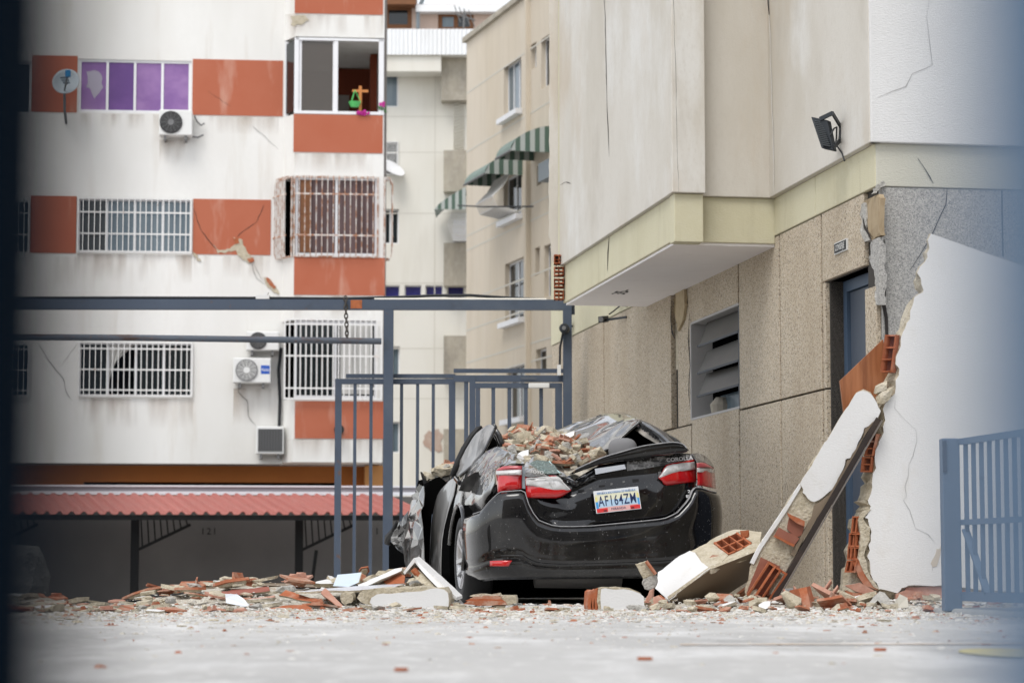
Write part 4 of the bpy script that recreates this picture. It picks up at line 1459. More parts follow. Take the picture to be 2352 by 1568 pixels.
m.build('bracket', m_flood, fl)
m = MB()
m.tube([c4[3] * .5 + c4[2] * .5, hx(1915, 296, .08), hx(1922, 292, .03), hx(1921, 318, .01), hx(1919, 330, .02), hx(1934, 352, .005), hx(1940, 370, .002)], .006, 5)
m.build('cord', m_cable, fl)

FRc = FR
sc_ = thing('security_camera', 'small dark security camera on a bracket high on the pebble wall', 'camera', FR.p(*FR.px(1430, 740)))
q = FR.p(*FR.px(1424, 736), .16)
m = MB()
m.beam(q + A3(-.03, -.06, 0), q + A3(.02, .06, .02), .06, .06)
m.build('housing', m_flood, sc_)
m = MB()
m.lathe(q + A3(-.03, -.075, 0), A3(-.2, -1, 0), [(0, .026), (.02, .024), (.02, .001)], 12)
m.build('lens', m_acg, sc_)
m = MB()
m.beam(q, FR.p(*FR.px(1440, 728), .0), .02, .02)
m.build('bracket', m_flood, sc_)
m = MB()
m.tube([FR.p(*FR.px(1427, 722), .12), FR.p(*FR.px(1424, 712), .05), FR.p(*FR.px(1434, 698), .02), FR.p(*FR.px(1445, 690), .02)], .007, 5)
m.build('cord', m_cable, sc_)
m = MB()
m.lathe(FR.p(*FR.px(1443, 692), .0), FR.n, [(0, .05), (.06, .05), (.09, .03), (.09, .001)], 12)
tag(m.build('junction_box', m_flood), 'small dark junction box just below the white soffit of the bay', 'box')

# ------------------------------------------------------------------ broken white boundary wall
FW2 = Frame(U(2170 / KS, 1305, 14.6), A3(.993, .115, 0))
TH = .15
ww = thing('broken_wall', 'white rendered wall broken along a ragged edge of bare hollow bricks before the grey wall', 'wall', FW2.p(.6, 0))
face = [(2327, 584), (2322, 612), (2319, 642), (2293, 682), (2309, 726), (2286, 743), (2275, 798), (2262, 822), (2252, 846), (2240, 892), (2247, 938), (2237, 984), (2211, 1011), (2213, 1050), (2205, 1090), (2189, 1125), (2190, 1170), (2180, 1207), (2170, 1250),
        (2175, 1270), (2162, 1293), (2173, 1312), (2177, 1352), (2168, 1390), (2177, 1435), (2198, 1471), (2243, 1482), (2264, 1467), (2296, 1462), (2355, 1462), (2450, 1474), (2700, 1486), (2720, 700), (2560, 666)]
back = [(2330, 590), (2326, 612), (2318, 648), (2296, 690), (2303, 728), (2272, 762), (2256, 812), (2246, 835), (2236, 850), (2222, 905), (2214, 945), (2212, 985), (2196, 1020), (2190, 1056), (2178, 1095), (2164, 1130), (2166, 1176), (2158, 1215), (2150, 1250),
        (2146, 1275), (2140, 1292), (2130, 1325), (2127, 1355), (2122, 1398), (2108, 1440), (2104, 1484), (2190, 1502), (2240, 1505), (2296, 1505), (2355, 1508), (2450, 1508), (2700, 1508), (2720, 700), (2560, 664)]
rr = random.Random(4)
ff, bf = [], []
for i, (a, b) in enumerate(zip(face, back)):
    ff.append(FW2.p(*FW2.px(a[0] / KS, a[1] / KS)))
    bf.append(FW2.p(*FW2.px(b[0] / KS, b[1] / KS, -TH * .55), -TH * .55))
# refine the ragged edge
F2, B2 = [], []
for i in range(len(ff)):
    j = (i + 1) % len(ff)
    F2.append(ff[i]); B2.append(bf[i])
    if i < 30:
        for t in (.33, .66):
            o1_, o2_ = rr.uniform(-.012, .012), rr.uniform(-.025, .025)
            F2.append(ff[i] * (1 - t) + ff[j] * t + FW2.u * o1_ + UP * rr.uniform(-.008, .008))
            B2.append(bf[i] * (1 - t) + bf[j] * t + FW2.u * o2_ + UP * rr.uniform(-.015, .015))
m = MB()
mid = [q - FW2.n * .022 + FW2.u * rr.uniform(-.012, .004) for q in F2]
m.prism(F2, mid, 0, 1)
m.build('plaster_skin', [m_white, m_mortar], ww)
m = MB()
mid2 = [q - FW2.n * .0225 - FW2.u * .004 for q in F2]
nB = len(F2)
m.prism(mid2, B2, 0, 0)
m.build('mortar_core', m_mortar, ww)
m = MB()
B3 = [q - FW2.n * .001 for q in B2]
m.prism(B3, [q - FW2.n * TH * .4 for q in B3], 0, 0)
m.build('rear_skin', m_mortar, ww)


def wp(x, y, o):
    return FW2.p(*FW2.px(x / KS, y / KS, o), o)


def shell(x0, y0, x1, y1, o, name='brick', mat=m_brick, nx=2, ny=3, dep=.05, seed=0, tilt=(0, 0)):
    """bare hollow brick in the break, its cells opening to the left and towards the camera"""
    a, b = wp(x0, y1, o), wp(x1, y1, o)
    t = wp(x0 + tilt[0], y0, o)
    ax, ay = b - a, t - a
    az = -FW2.n * -1 * dep - FW2.u * dep * .9
    m = MB()
    m.prism([a, b, b + ay, a + ay], [q + FW2.n * -.01 for q in (a, b, b + ay, a + ay)])
    m.build('brick_back', m_cell, ww)
    return hollow(a, ax, ay, az, nx, ny, .009, mat, name, ww, seed, .45)


shell(2212, 838, 2240, 932, -.03, ny=3, nx=1, dep=.05, seed=1, tilt=(12, 0))
shell(2166, 1085, 2192, 1140, -.03, ny=3, nx=1, dep=.04, seed=2, tilt=(12, 0))
shell(2160, 1142, 2184, 1180, -.03, ny=2, nx=1, dep=.04, seed=3, tilt=(4, 0))
shell(2136, 1290, 2160, 1332, -.05, ny=1, nx=2, dep=.04, seed=4, tilt=(4, 0))
shell(2128, 1332, 2158, 1366, -.05, ny=1, nx=3, dep=.04, seed=5, tilt=(2, 0))
shell(2124, 1366, 2154, 1398, -.05, ny=1, nx=3, dep=.04, seed=6, tilt=(2, 0))
shell(2122, 1400, 2150, 1430, -.04, ny=1, nx=2, dep=.05, seed=7, tilt=(6, 0))


def plate(pts, name, parent, mat, n, th, seed=0, amp=.004):
    fr = jag([np.array(q) for q in pts], amp, .05, seed)
    m = MB()
    m.prism(fr, [q - np.array(n) * th for q in fr])
    return m.build(name, mat, parent)


n0 = FW2.n
for i, pp in enumerate(([(2130, 1400), (2150, 1398), (2185, 1455), (2195, 1475), (2160, 1462), (2146, 1440)], [(2112, 1462), (2150, 1456), (2190, 1478), (2196, 1490), (2140, 1478)],
                        [(2112, 1475), (2150, 1482), (2180, 1496), (2160, 1504), (2130, 1500)])):
    plate([wp(x, y, .0 + .03 * i) for x, y in pp], 'brick', ww, m_brick if i != 1 else m_brickP, n0, .02, i)
for i, pp in enumerate(([(2264, 1468), (2330, 1464), (2420, 1476), (2420, 1500), (2330, 1500), (2260, 1492)], [(2240, 1484), (2268, 1474), (2310, 1486), (2350, 1500), (2300, 1504), (2240, 1500)])):
    plate([wp(x, y, -.02 + .03 * i) for x, y in pp], 'brick', ww, m_brickP, n0, .03, i + 9)
for i, pp in enumerate(([(2178, 1272), (2158, 1296), (2176, 1318), (2174, 1350), (2160, 1388), (2176, 1440), (2200, 1474), (2184, 1466), (2160, 1430), (2146, 1396), (2152, 1340), (2146, 1300), (2160, 1276)],)):
    plate([wp(x, y, .004) for x, y in pp], 'mortar_edge', ww, m_mortar, n0, .03, i + 20, .006)
patch_flat(FW2, [(2330, 1400), (2340, 1380), (2352, 1362), (2350, 1385), (2345, 1405), (2330, 1425)], ww, M('brown_stain', (.52, .46, .38), .95), 'stain', o1=.003, o0=-.002, src=True, amp=.01, seed=3)
for i, pts in enumerate(([(2238, 1000), (2236, 1020), (2258, 1045), (2290, 1075), (2292, 1100), (2282, 1140), (2272, 1160), (2270, 1190), (2262, 1215), (2266, 1240), (2258, 1250), (2274, 1275), (2282, 1300), (2288, 1320), (2320, 1335), (2340, 1360)],)):
    crack(FW2, pts, .0028, ww, .003, src=True, seed=70 + i, mat=bpy.data.materials['fine_crack'])

# fallen door sheet caught in the break
wd = [wp(x, y, o) for x, y, o in ((2100, 952, -.06), (2208, 848, -.09), (2216, 905, -.09), (2224, 960, -.09), (2190, 1010, -.08), (2110, 1035, -.06))]
m = MB()
m.prism(wd, [q - n0 * .02 for q in wd])
wo = m.build('door_sheet', m_woodp)
tag(wo, 'torn wood-grain door sheet caught at the ragged edge of the white wall', 'door sheet')
# lumps of mortar wedged above the leaning slab
for i, (x, y, s_, l) in enumerate(((2203, 965, .05, 'upper lump of mortar wedged between the wooden sheet and the white wall'), (2212, 988, .06, 'lower lump of mortar wedged at the head of the leaning wall strip'))):
    bm = bmesh.new()
    rq = random.Random(i + 60)
    for _ in range(16):
        bm.verts.new([rq.uniform(-1, 1) * s_, rq.uniform(-1, 1) * s_ * .7, rq.uniform(-1, 1) * s_])
    bmesh.ops.convex_hull(bm, input=bm.verts)
    for v in [v for v in bm.verts if not v.link_faces]:
        bm.verts.remove(v)
    me = bpy.data.meshes.new('mortar_lump')
    bm.to_mesh(me)
    bm.free()
    me.materials.append(m_mortar)
    inst('mortar_lump', me, None, wp(x, y, .01), None, l, 'rubble')

# leaning strip of wall
D_ = lambda x, y, d: U(x / KS, y / KS, d)
lean = thing('leaning_wall_strip', 'long strip of white plastered brickwork leaning against the broken wall', 'wall fragment', D_(1900, 1495, 14.9) * A3(1, 1, 0))
dd = lambda y: 14.60 - (1490 - y) / 500 * .06
lp = lambda x, y, o=0.0: D_(x, y, dd(y) + o)
outer = [(2140, 984), (2158, 976), (2176, 984), (2192, 1006), (2202, 1028), (2188, 1054), (2150, 1098), (2066, 1250), (1985, 1390), (1926, 1488), (1868, 1490), (1862, 1470), (1880, 1405), (1896, 1369), (1955, 1280), (2001, 1207)]
fr = jag([lp(x, y, .02) for x, y in outer], .008, .05, 3)
m = MB()
m.prism(fr, [q + A3(.02, .13, .02) for q in fr])
m.build('mortar_core', m_mortar, lean)
skin = [(2139, 984), (2158, 976), (2178, 985), (2191, 1005), (2202, 1027), (2188, 1054), (2160, 1070), (2152, 1094), (2140, 1121), (2126, 1144), (2114, 1147), (2108, 1172), (2084, 1220), (2060, 1240), (2036, 1254), (2020, 1246), (2007, 1231), (2008, 1222), (2000, 1208)]
fr = jag([lp(x, y, 0) for x, y in skin], .005, .04, 4)
m = MB()
m.prism(fr, [q + A3(0, .025, 0) for q in fr], 0, 1)
m.build('plaster_skin', [m_white, m_mortar], lean)
fr = [lp(x, y, .008) for x, y in ((2001, 1207), (2006, 1212), (1962, 1284), (1902, 1374), (1884, 1410), (1876, 1406), (1896, 1366), (1955, 1278))]
m = MB()
m.prism(fr, [q + A3(0, .05, 0) for q in fr])
m.build('plaster_edge', m_white, lean)
ax0 = lp(1955, 1285) - lp(1890, 1385)
ax0 /= np.linalg.norm(ax0)
ac0 = np.cross(ax0, A3(0, -1, 0))
ac0 = -ac0 / np.linalg.norm(ac0)
if ac0[0] < 0:
    ac0 = -ac0
hollow(lp(1866, 1486, .006), ac0 * .135, ax0 * .24, A3(0, -.045, 0), 3, 1, .013, m_brick, 'brick', lean, 3, .35)
for i, pp in enumerate(([(1968, 1281), (2012, 1302), (2011, 1315), (1992, 1307), (1972, 1291)], [(1973, 1292), (2011, 1316), (2004, 1337), (1988, 1344), (1968, 1322)], [(1947, 1317), (1999, 1345), (1987, 1361), (1937, 1336)], [(1937, 1336), (1987, 1361), (1984, 1366), (1934, 1341)], [(1866, 1485), (1902, 1392), (1950, 1415), (1920, 1487)])):
    plate([lp(x, y, (-.022, .008, -.010, -.024, .004)[i]) for x, y in pp], 'brick', lean, (m_brick, m_cell, m_cell, m_brick, m_cell)[i], A3(0, -1, 0), .02, i, .002)
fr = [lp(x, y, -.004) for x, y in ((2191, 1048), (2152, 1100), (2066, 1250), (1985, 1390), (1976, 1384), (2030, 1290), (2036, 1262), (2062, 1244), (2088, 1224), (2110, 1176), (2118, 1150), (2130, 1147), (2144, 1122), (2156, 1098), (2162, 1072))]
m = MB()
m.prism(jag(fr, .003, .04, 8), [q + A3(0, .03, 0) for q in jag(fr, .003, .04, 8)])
m.build('painted_shade_side', m_under, lean)  # dark plate stands in for mortar in shade
st0, st1 = lp(1935, 1494, -.01), lp(2196, 1046, .0)
m = MB()
m.beam(st0, st1, .032, .05, up=A3(0, -1, 0))
m.build('metal_angle', m_strip, lean)
m = MB()
m.beam(st0 + ac0 * .022 + A3(0, -.03, 0), st1 + ac0 * .022 + A3(0, -.03, 0), .008, .012, up=A3(0, -1, 0))
m.build('metal_lip', M('worn_metal_edge', (.16, .14, .125), .5), lean)

# tilted slab with hollow brick on top
ts = thing('tilted_wall_slab', 'white plastered slab of hollow brickwork tilted up beside the car bumper', 'wall fragment', D_(1672, 1500, 14.75) * A3(1, 1, 0))
A_, B_, Cc, Dd = D_(1673, 1500, 14.72), D_(1776, 1420, 14.60), D_(1640, 1466, 14.98), D_(1722, 1376, 14.98)
E_, G_, H_ = D_(1858, 1322, 15.16), D_(1898, 1358, 14.78), D_(1768, 1524, 15.02)
K_ = D_(1872, 1448, 15.02)
m = MB()
_Q = np.array([(1673, 1500, 14.735), (1776, 1420, 14.635), (1640, 1468, 14.95), (1724, 1376, 14.94)], float)
_e = np.linalg.lstsq(np.c_[_Q[:, :2], np.ones(4)], _Q[:, 2], rcond=None)[0]
white = [D_(x, y, _e[0] * x + _e[1] * y + _e[2] - .006) for x, y in ((1673, 1500), (1720, 1462), (1776, 1420), (1764, 1412), (1754, 1405), (1744, 1390), (1737, 1380), (1724, 1376), (1700, 1388), (1664, 1416), (1645, 1429), (1638, 1470))]
fr = jag(white, .004, .05, 2)
m.prism(fr, [q + A3(.02, .05, 0) for q in fr], 0, 1)
m.build('plaster_face', [m_white, m_mortar], ts)
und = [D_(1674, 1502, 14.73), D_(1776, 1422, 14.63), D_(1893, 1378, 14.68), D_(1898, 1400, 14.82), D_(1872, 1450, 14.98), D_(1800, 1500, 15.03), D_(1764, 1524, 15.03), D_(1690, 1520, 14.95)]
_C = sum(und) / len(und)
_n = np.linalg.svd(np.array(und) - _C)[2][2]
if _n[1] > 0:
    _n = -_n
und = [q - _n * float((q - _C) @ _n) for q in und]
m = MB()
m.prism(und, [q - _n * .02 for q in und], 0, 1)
m.build('smooth_underside', [m_under, m_mortar], ts)  # the underside's shade is darkened into its base colour
_P = np.array([(1722, 1378, 14.93), (1776, 1352, 15.02), (1858, 1322, 15.15), (1776, 1423, 14.66), (1892, 1380, 14.70), (1900, 1345, 14.95)], float)
_c = np.linalg.lstsq(np.c_[_P[:, :2], np.ones(len(_P))], _P[:, 2], rcond=None)[0]
TD = lambda x, y: D_(x, y, _c[0] * x + _c[1] * y + _c[2])
h0, h1, h2, h3 = (1784, 1358), (1843, 1332), (1882, 1356), (1820, 1386)
u1, v1 = TD(*h1) - TD(*h0), TD(*h3) - TD(*h0)
nn1 = np.cross(u1, v1)
nn1 /= np.linalg.norm(nn1)
if nn1[2] < 0:
    nn1 = -nn1
for i, pp in enumerate(([(1722, 1378), (1750, 1363), (1776, 1350), h0, h3, (1798, 1412), (1776, 1423), (1752, 1405)], [h3, h2, h1, (1858, 1322), (1880, 1326), (1904, 1330), (1900, 1360), (1892, 1380), (1850, 1396), (1798, 1412)], [(1776, 1350), (1806, 1336), (1836, 1325), (1858, 1322), h1, h0])):
    tb2 = jag([TD(*q) + nn1 * random.uniform(-.006, .006) for q in pp], .007, .05, 5 + i)
    m = MB()
    m.prism(tb2, [q - nn1 * .025 for q in tb2], 0, 0)
    m.build('broken_top', m_mortar, ts)
hollow(TD(*h0) - nn1 * .085, u1, v1, nn1 * .095, 3, 2, .012, m_brick, 'brick', ts, 7, .12)
m = MB()
m.box(TD(1832, 1359) - nn1 * .09, u1 * .5, v1 * .5, nn1 * .004)
m.build('brick_back', m_brick, ts)
plate([D_(x, y, 14.80) for x, y in ((1774, 1392), (1782, 1386), (1800, 1388), (1808, 1396), (1795, 1400), (1778, 1406))], 'brick', ts, m_brickP, nn1, .03, 4, .003)
plate([D_(x, y, 14.98) for x, y in ((1850, 1326), (1872, 1324), (1868, 1340), (1856, 1342))], 'brick', ts, m_brick, nn1, .03, 5, .003)

# ------------------------------------------------------------------ steel gateway behind the car
GD = 25.0
FG = Frame(A3(0, GD, 0), A3(1, .012, 0))


def gbar(m, x0, y0, x1, y1, o0, o1):
    a, b, c, e = FG.rect(x0, y0, x1, y1, (o0 + o1) / 2)
    m.fbox(FG, a, b, c, e, o0, o1)
    return a, b, c, e


gf = thing('gateway_frame', 'blue-grey steel portal with a long crossbeam spanning the yard behind the car', 'gateway', FG.p(-1, 0))
m = MB(); gbar(m, -420, 688, 1313, 711, -.05, .05); m.build('crossbeam', m_steel, gf)
m = MB(); a, b, c, e = FG.rect(882, 700, 904, 720); m.fbox(FG, a, b, -1.24, FG.px(893, 711)[1], -.05, .05); m.build('post', m_steel, gf)
m = MB(); a, b, c, e = FG.rect(1293, 700, 1313, 720); m.fbox(FG, a, b, 0, FG.px(1300, 711)[1], -.05, .05); m.build('post', m_steel, gf)
m = MB(); gbar(m, 806, 690, 832, 709.5, -.051, .053); m.build('weld_patch', m_rustor, gf)
m = MB(); gbar(m, 1312.5, 697, 1320, 722, -.04, .03); m.build('hinge_block', m_darkfr, gf)
m = MB(); gbar(m, 1240, 1302, 1293, 1310, -.02, .02)
cb = MB()
pts = [(-200, 686), (45, 684), (300, 683.5), (640, 684.5), (790, 685.5), (900, 683), (1000, 678.5), (1080, 678), (1170, 684), (1250, 688)]
cb.tube([FG.p(*FG.px(x, y, 0), 0) for x, y in pts], .016, 6)
tag(cb.build('electric_cable', m_cable), 'black cable lying along the top of the gateway crossbeam', 'cable')
cb = MB()
cb.tube([FG.p(*FG.px(x, y, .03), .03) for x, y in ((860, 688), (1000, 687.5), (1255, 688.5))], .018, 6)
tag(cb.build('conduit_pipe', m_pvc), 'pale plastic conduit on the right half of the gateway crossbeam', 'pipe')
bm = MB()
q = FG.p(*FG.px(604, 683), .0)
bm.box(q, A3(.07, 0, 0), A3(0, .05, 0), A3(0, 0, .02))
bm.box(q + A3(.03, 0, .03), A3(.02, 0, 0), A3(0, .03, 0), A3(.01, 0, .02))
tag(bm.build('white_rag', m_white), 'scrap of white material lying on the gateway crossbeam', 'scrap')
pp = MB()
pp.tube([FG.p(*FG.px(-420, 771, .09), .09), FG.p(*FG.px(300, 775.5, .09), .09), FG.p(*FG.px(640, 780, .09), .09), FG.p(*FG.px(876, 783.5, .09), .09)], .033, 12)
tag(pp.build('round_pipe', m_rust), 'rusty blue-grey round pipe hanging level below the crossbeam', 'pipe')
ch = thing('chain', 'short dark steel chain hanging from the crossbeam to the rusty pipe', 'chain', FG.p(*FG.px(797, 780), .09))
lm = MB()
lm.tube([A3(.017 * math.cos(t), 0, .03 * math.sin(t)) for t in np.linspace(0, 2 * math.pi, 13)], .0075, 5, cap=False)
lme = mesh_of(lm, 'chain_link', m_chain, True)
nl = 10
for i in range(nl):
    x, y = 793.5 + 4 * i / nl, 686 + 89 * i / (nl - 1)
    inst('link', lme, ch, FG.p(*FG.px(x, y, .09), .09), Matrix.Rotation(math.pi / 2 * (i % 2) + .3, 3, 'Z'))

sl_ = thing('sliding_gate', 'blue-grey sliding gate leaf of thin vertical bars standing open left of the car', 'gate', FG.p(-1.2, 0, -.1))
G1 = -.16
for x0, y0, x1, y1, nm in ((770, 870, 1046, 882, 'top_rail'), (795, 859, 1046, 868, 'guide_rail')):
    m = MB(); gbar(m, x0, y0, x1, y1, G1 - .03, G1 + .03); m.build(nm, m_steel, sl_)
for x0, x1, nm in ((770, 785, 'stile'), (1031, 1046, 'stile')):
    a, b, c, e = FG.rect(x0, 880, x1, 900, G1)
    m = MB(); m.fbox(FG, a, b, -1.15, FG.px(780, 881, G1)[1], G1 - .03, G1 + .028); m.build(nm, m_steel, sl_)
zt1 = FG.px(800, 881, G1)[1]
bmx = MB()
bmx.box(UP * (zt1 + 1.15) / 2, A3(.0165, 0, 0), A3(0, .0165, 0), UP * (zt1 + 1.15) / 2)
bme = mesh_of(bmx, 'bar', m_steel)
for x in (815, 852, 922, 959, 995):
    inst('bar', bme, sl_, FG.p(FG.px(x, 1000, G1)[0], -1.15, G1))
m = MB(); a, b, _, _ = FG.rect(770, 900, 1046, 920, G1); m.fbox(FG, a, b, -1.17, -1.12, G1 - .025, G1 + .02); m.build('bottom_rail', m_steel, sl_)

dg = thing('pedestrian_gate', 'blue-grey barred pedestrian gate closed at the right post behind the car', 'gate', FG.p(.3, 0, -.05))
for x0, y0, x1, y1, o0, nm in ((1042, 847, 1293, 856, -.12, 'upper_rail'), (1042, 862, 1293, 877, -.06, 'lintel_rail'), (1092, 879.5, 1290, 891, -.04, 'top_rail')):
    m = MB(); gbar(m, x0, y0, x1, y1, o0 - .03, o0 + .03); m.build(nm, m_steel, dg)
for x0, x1, o0, nm in ((1066, 1076, -.07, 'jamb'), (1078, 1092, -.05, 'jamb'), (1092.5, 1103, -.04, 'stile'), (1275, 1291, -.04, 'stile')):
    a, b, c, e = FG.rect(x0, 880, x1, 900, o0)
    m = MB(); m.fbox(FG, a, b, .02, FG.px(1100, 879 if nm == 'stile' else 862, o0)[1] - .002, o0 - .028, o0 + .028); m.build(nm, m_steel, dg)
zt1 = FG.px(1150, 891, -.04)[1]
bmx = MB()
bmx.box(UP * (zt1 - .06) / 2, A3(.02, 0, 0), A3(0, .02, 0), UP * (zt1 - .06) / 2)
bme = mesh_of(bmx, 'bar', m_steel)
for x in (1133, 1170, 1208, 1243):
    inst('bar', bme, dg, FG.p(FG.px(x, 1000, -.04)[0], .06, -.04))
dc_ = thing('door_closer', 'pale grey door closer fixed across the top of the pedestrian gate', 'door closer', FG.p(.3, FG.px(1230, 891)[1], 0))
m = MB(); gbar(m, 1214, 880, 1262, 891, -.008, .06); m.build('body', m_ac, dc_, bevel=.008)
m = MB(); gbar(m, 1196, 866, 1232, 871, .0, .03); m.build('arm', m_rust, dc_)
cm = thing('security_camera', 'black round security camera clamped to the right gate post', 'camera', FG.p(*FG.px(1297, 765), .08))
q = FG.p(*FG.px(1297, 758), .14)
m = MB(); m.lathe(q + A3(0, .06, 0), A3(-.1, -1, 0), [(-.02, .001), (-.02, .05), (.12, .052), (.14, .04), (.142, .001)], 16); m.build('housing', m_flood, cm)
m = MB(); m.lathe(q + A3(-.014, -.085, 0), A3(-.1, -1, 0), [(0, .022), (.006, .02), (.006, .001)], 12); m.build('lens', m_acg, cm)
m = MB(); m.tube([q + A3(-.02, .03, -.02), FG.p(*FG.px(1286, 800), .06), FG.p(*FG.px(1285, 850), .06)], .012, 5); m.build('cord', m_cable, cm)
bx = MB(); gbar(bx, 1280, 838, 1288, 862, .0, .08)
tag(bx.build('latch_box', m_ac), 'pale latch box on the side of the right gate post', 'box')
bx = MB()
q = FR.p(*FR.px(1318, 748), .08)
bx.box(q, A3(.03, 0, 0), A3(0, .06, 0), A3(0, 0, .05)); bx.beam(q, q + A3(.12, .1, 0), .02, .02)
tag(bx.build('entry_sensor', m_flood), 'small dark sensor on the wall just right of the gate post', 'sensor')

# ------------------------------------------------------------------ blue low gate on the right
PD = 13.25
gl = thing('low_gate', 'light blue low barred gate standing open at the right beside the white wall', 'gate', U(2185, 1390, PD) * A3(1, 1, 0))
u_ = A3(.1676, -.9859, 0)
pw = U(2185, 1305, PD) * A3(1, 1, 0)
Fp = Frame(pw, A3(1, 0, 0))
za, zb = .02, .25 + 297 / (FPX / PD)
m = MB()
m.box(pw + UP * (za + zb) / 2, A3(.048, 0, 0), A3(0, .048, 0), UP * (zb - za) / 2)
gp = m.build('post', m_steelL, gl, bevel=.006)
m = MB()
m.box(pw + A3(-.036, -.052, zb - .10), A3(.011, 0, 0), A3(0, .003, 0), UP * .085)
m.build('hinge_plate', m_steel, gp)
Fl = Frame(pw + u_ * .05 + A3(.05, 0, 0), u_)
for z, h, nm in ((zb - .02, .034, 'top_rail'), (.50, .03, 'middle_rail'), (.10, .05, 'bottom_rail')):
    m = MB(); m.fbox(Fl, 0, 2.0, z - h / 2, z + h / 2, -.017, .017); m.build(nm, m_steelL, gl)
bmx = MB()
bmx.box(UP * (zb - .12) / 2, A3(.011, 0, 0), A3(0, .011, 0), UP * (zb - .12) / 2)
bme = mesh_of(bmx, 'bar', m_steelL)
for i in range(17):
    inst('bar', bme, gl, Fl.p(.06 + i * .118, .11, 0))
m = MB(); m.beam(Fl.p(.05, .46, .005), Fl.p(.37, .12, .005), .012, .04, up=Fl.n); m.build('brace', m_steelL, gl)

# ------------------------------------------------------------------ the bars the camera looks between
ng = thing('street_gate', 'street gate of thick uprights close to the viewer, blurred at both picture edges', 'gate', A3(0, .34, 0))
GX = {}
for x, mt in ((-.0497 - .07, m_navy), (.0530 + .06, m_bluebar)):
    w2 = .07 if x < 0 else .06
    m = MB()
    m.box(A3(x, .262, 1.05), A3(w2, 0, 0), A3(0, .022, 0), UP * 1.05)
    m.build('upright', mt, ng)
for z in (2.02,):
    m = MB(); m.box(A3(0, .262, 2.13), A3(.6, 0, 0), A3(0, .02, 0), UP * .03); m.build('top_rail', m_navy, ng)

# ------------------------------------------------------------------ the crushed car
RC = A3(.655, 16.6, 0)
HU, HV = A3(-.1676, .9859, 0), A3(.9859, .1676, 0)      # forward and right of the car


def L(x, y, z):
    return RC + HV * x + HU * y + UP * z


def CY(px, py, yc):          # where the sight line meets the car's cross plane y = yc
    return hit(px, py, RC + HU * yc, HU)


def CXp(px, py, xc):
    return hit(px, py, RC + HV * xc, HV)


def loc(q):
    d = q - RC
    return float(d @ HV), float(d @ HU), float(d[2])


NEXP, AX, BY = 4.6, .905, .80


def ysurf(x, z):
    w = AX * (1 - .07 * max(0.0, (z - .55) / .4) ** 2)
    t = min(abs(x) / w, .985)
    y = BY - BY * (1 - t ** NEXP) ** (1 / NEXP)
    return y + (.05 + (z - .55) * .13 if z > .55 else 0.0)


def RS(px, py, off=0.0):
    yc = .15
    for _ in range(30):
        q = CY(px, py, yc)
        x, _y, z = loc(q)
        yc = .5 * yc + .5 * (ysurf(x, z) - off)
    return CY(px, py, yc)


car = thing('crushed_car', 'black sedan with its roof crushed under brick rubble, seen from behind', 'car', RC + HU * 2.2)
SM = dict(smooth=True)


def sheet(G, name, mat, n=5, amp=0.0, freq=6.0, seed=0.0, parent=None, th=.004, facet=0):
    m = MB()
    P_ = patch(G, n, amp, freq, seed)
    if facet:                      # creased metal: coarse flat facets
        rq = random.Random(int(seed * 10) + len(name))
        for i in range(1, P_.shape[0] - 1):
            for j in range(1, P_.shape[1] - 1):
                P_[i, j] += A3(rq.uniform(-1, 1), rq.uniform(-1, 1), rq.uniform(-1, 1)) * facet
        R_, C_ = P_.shape[:2]
        b_ = [tuple(map(float, q_)) for row in P_ for q_ in row]
        F_ = []
        for i in range(R_ - 1):
            for j in range(C_ - 1):
                a_ = i * C_ + j
                if rq.random() < .5:
                    F_ += [(a_, a_ + 1, a_ + C_ + 1), (a_, a_ + C_ + 1, a_ + C_)]
                else:
                    F_ += [(a_, a_ + 1, a_ + C_), (a_ + 1, a_ + C_ + 1, a_ + C_)]
        m.add(b_, F_)
    else:
        m.grid(P_)
    o = m.build(name, mat, parent or car, smooth=not facet)
    if facet:
        bv = o.modifiers.new('b', 'BEVEL')
        bv.width = .004
        bv.segments = 1
        bv.limit_method = 'ANGLE'
        bv.angle_limit = math.radians(12)
    if th:
        md = o.modifiers.new('t', 'SOLIDIFY')
        md.thickness = th
        md.offset = 0
    return o


# bumper: follows the plan curve of the tail, its upper edge traced from lamp to lamp
top_tab = [(1040, 1197), (1062, 1187), (1080, 1181), (1098, 1175), (1112, 1158), (1125, 1144), (1140, 1130), (1198, 1126), (1203, 1140), (1215, 1170), (1235, 1195), (1262, 1206), (1290, 1210), (1350, 1209), (1420, 1203), (1480, 1197), (1530, 1192), (1560, 1179), (1590, 1148), (1604, 1120), (1620, 1120), (1645, 1128), (1668, 1134)]
bot_tab = [(1040, 1330), (1083, 1336), (1113, 1331), (1200, 1330), (1460, 1328), (1560, 1325), (1640, 1312), (1668, 1300)]


def proj(p):
    p = np.array(p) - CAMP
    zf = p[1] * math.cos(PITCH) + p[2] * math.sin(PITCH)
    up = -p[1] * math.sin(PITCH) + p[2] * math.cos(PITCH)
    return CX + FPX * p[0] / zf, CY0 - FPX * up / zf


def plan(t):
    """t -1..1 round the tail from the left wheel arch to the right one"""
    a = t * math.pi / 2
    s, c = math.sin(a), math.cos(a)
    x = AX * math.copysign(abs(s) ** (2 / NEXP), s)
    y = BY - BY * abs(c) ** (2 / NEXP)
    return x, y


def bump_in(z, zt, zb):
    u = (z - zb) / (zt - zb)
    k = 0.0
    if u < .22:
        k += .09 * ((.22 - u) / .22) ** 2
    if u > .94:
        k += .025 * ((u - .94) / .06) ** 2
    k -= .010 * math.exp(-((u - .74) / .22) ** 2)
    k += .012 * math.exp(-((u - .24) / .05) ** 2)
    return k


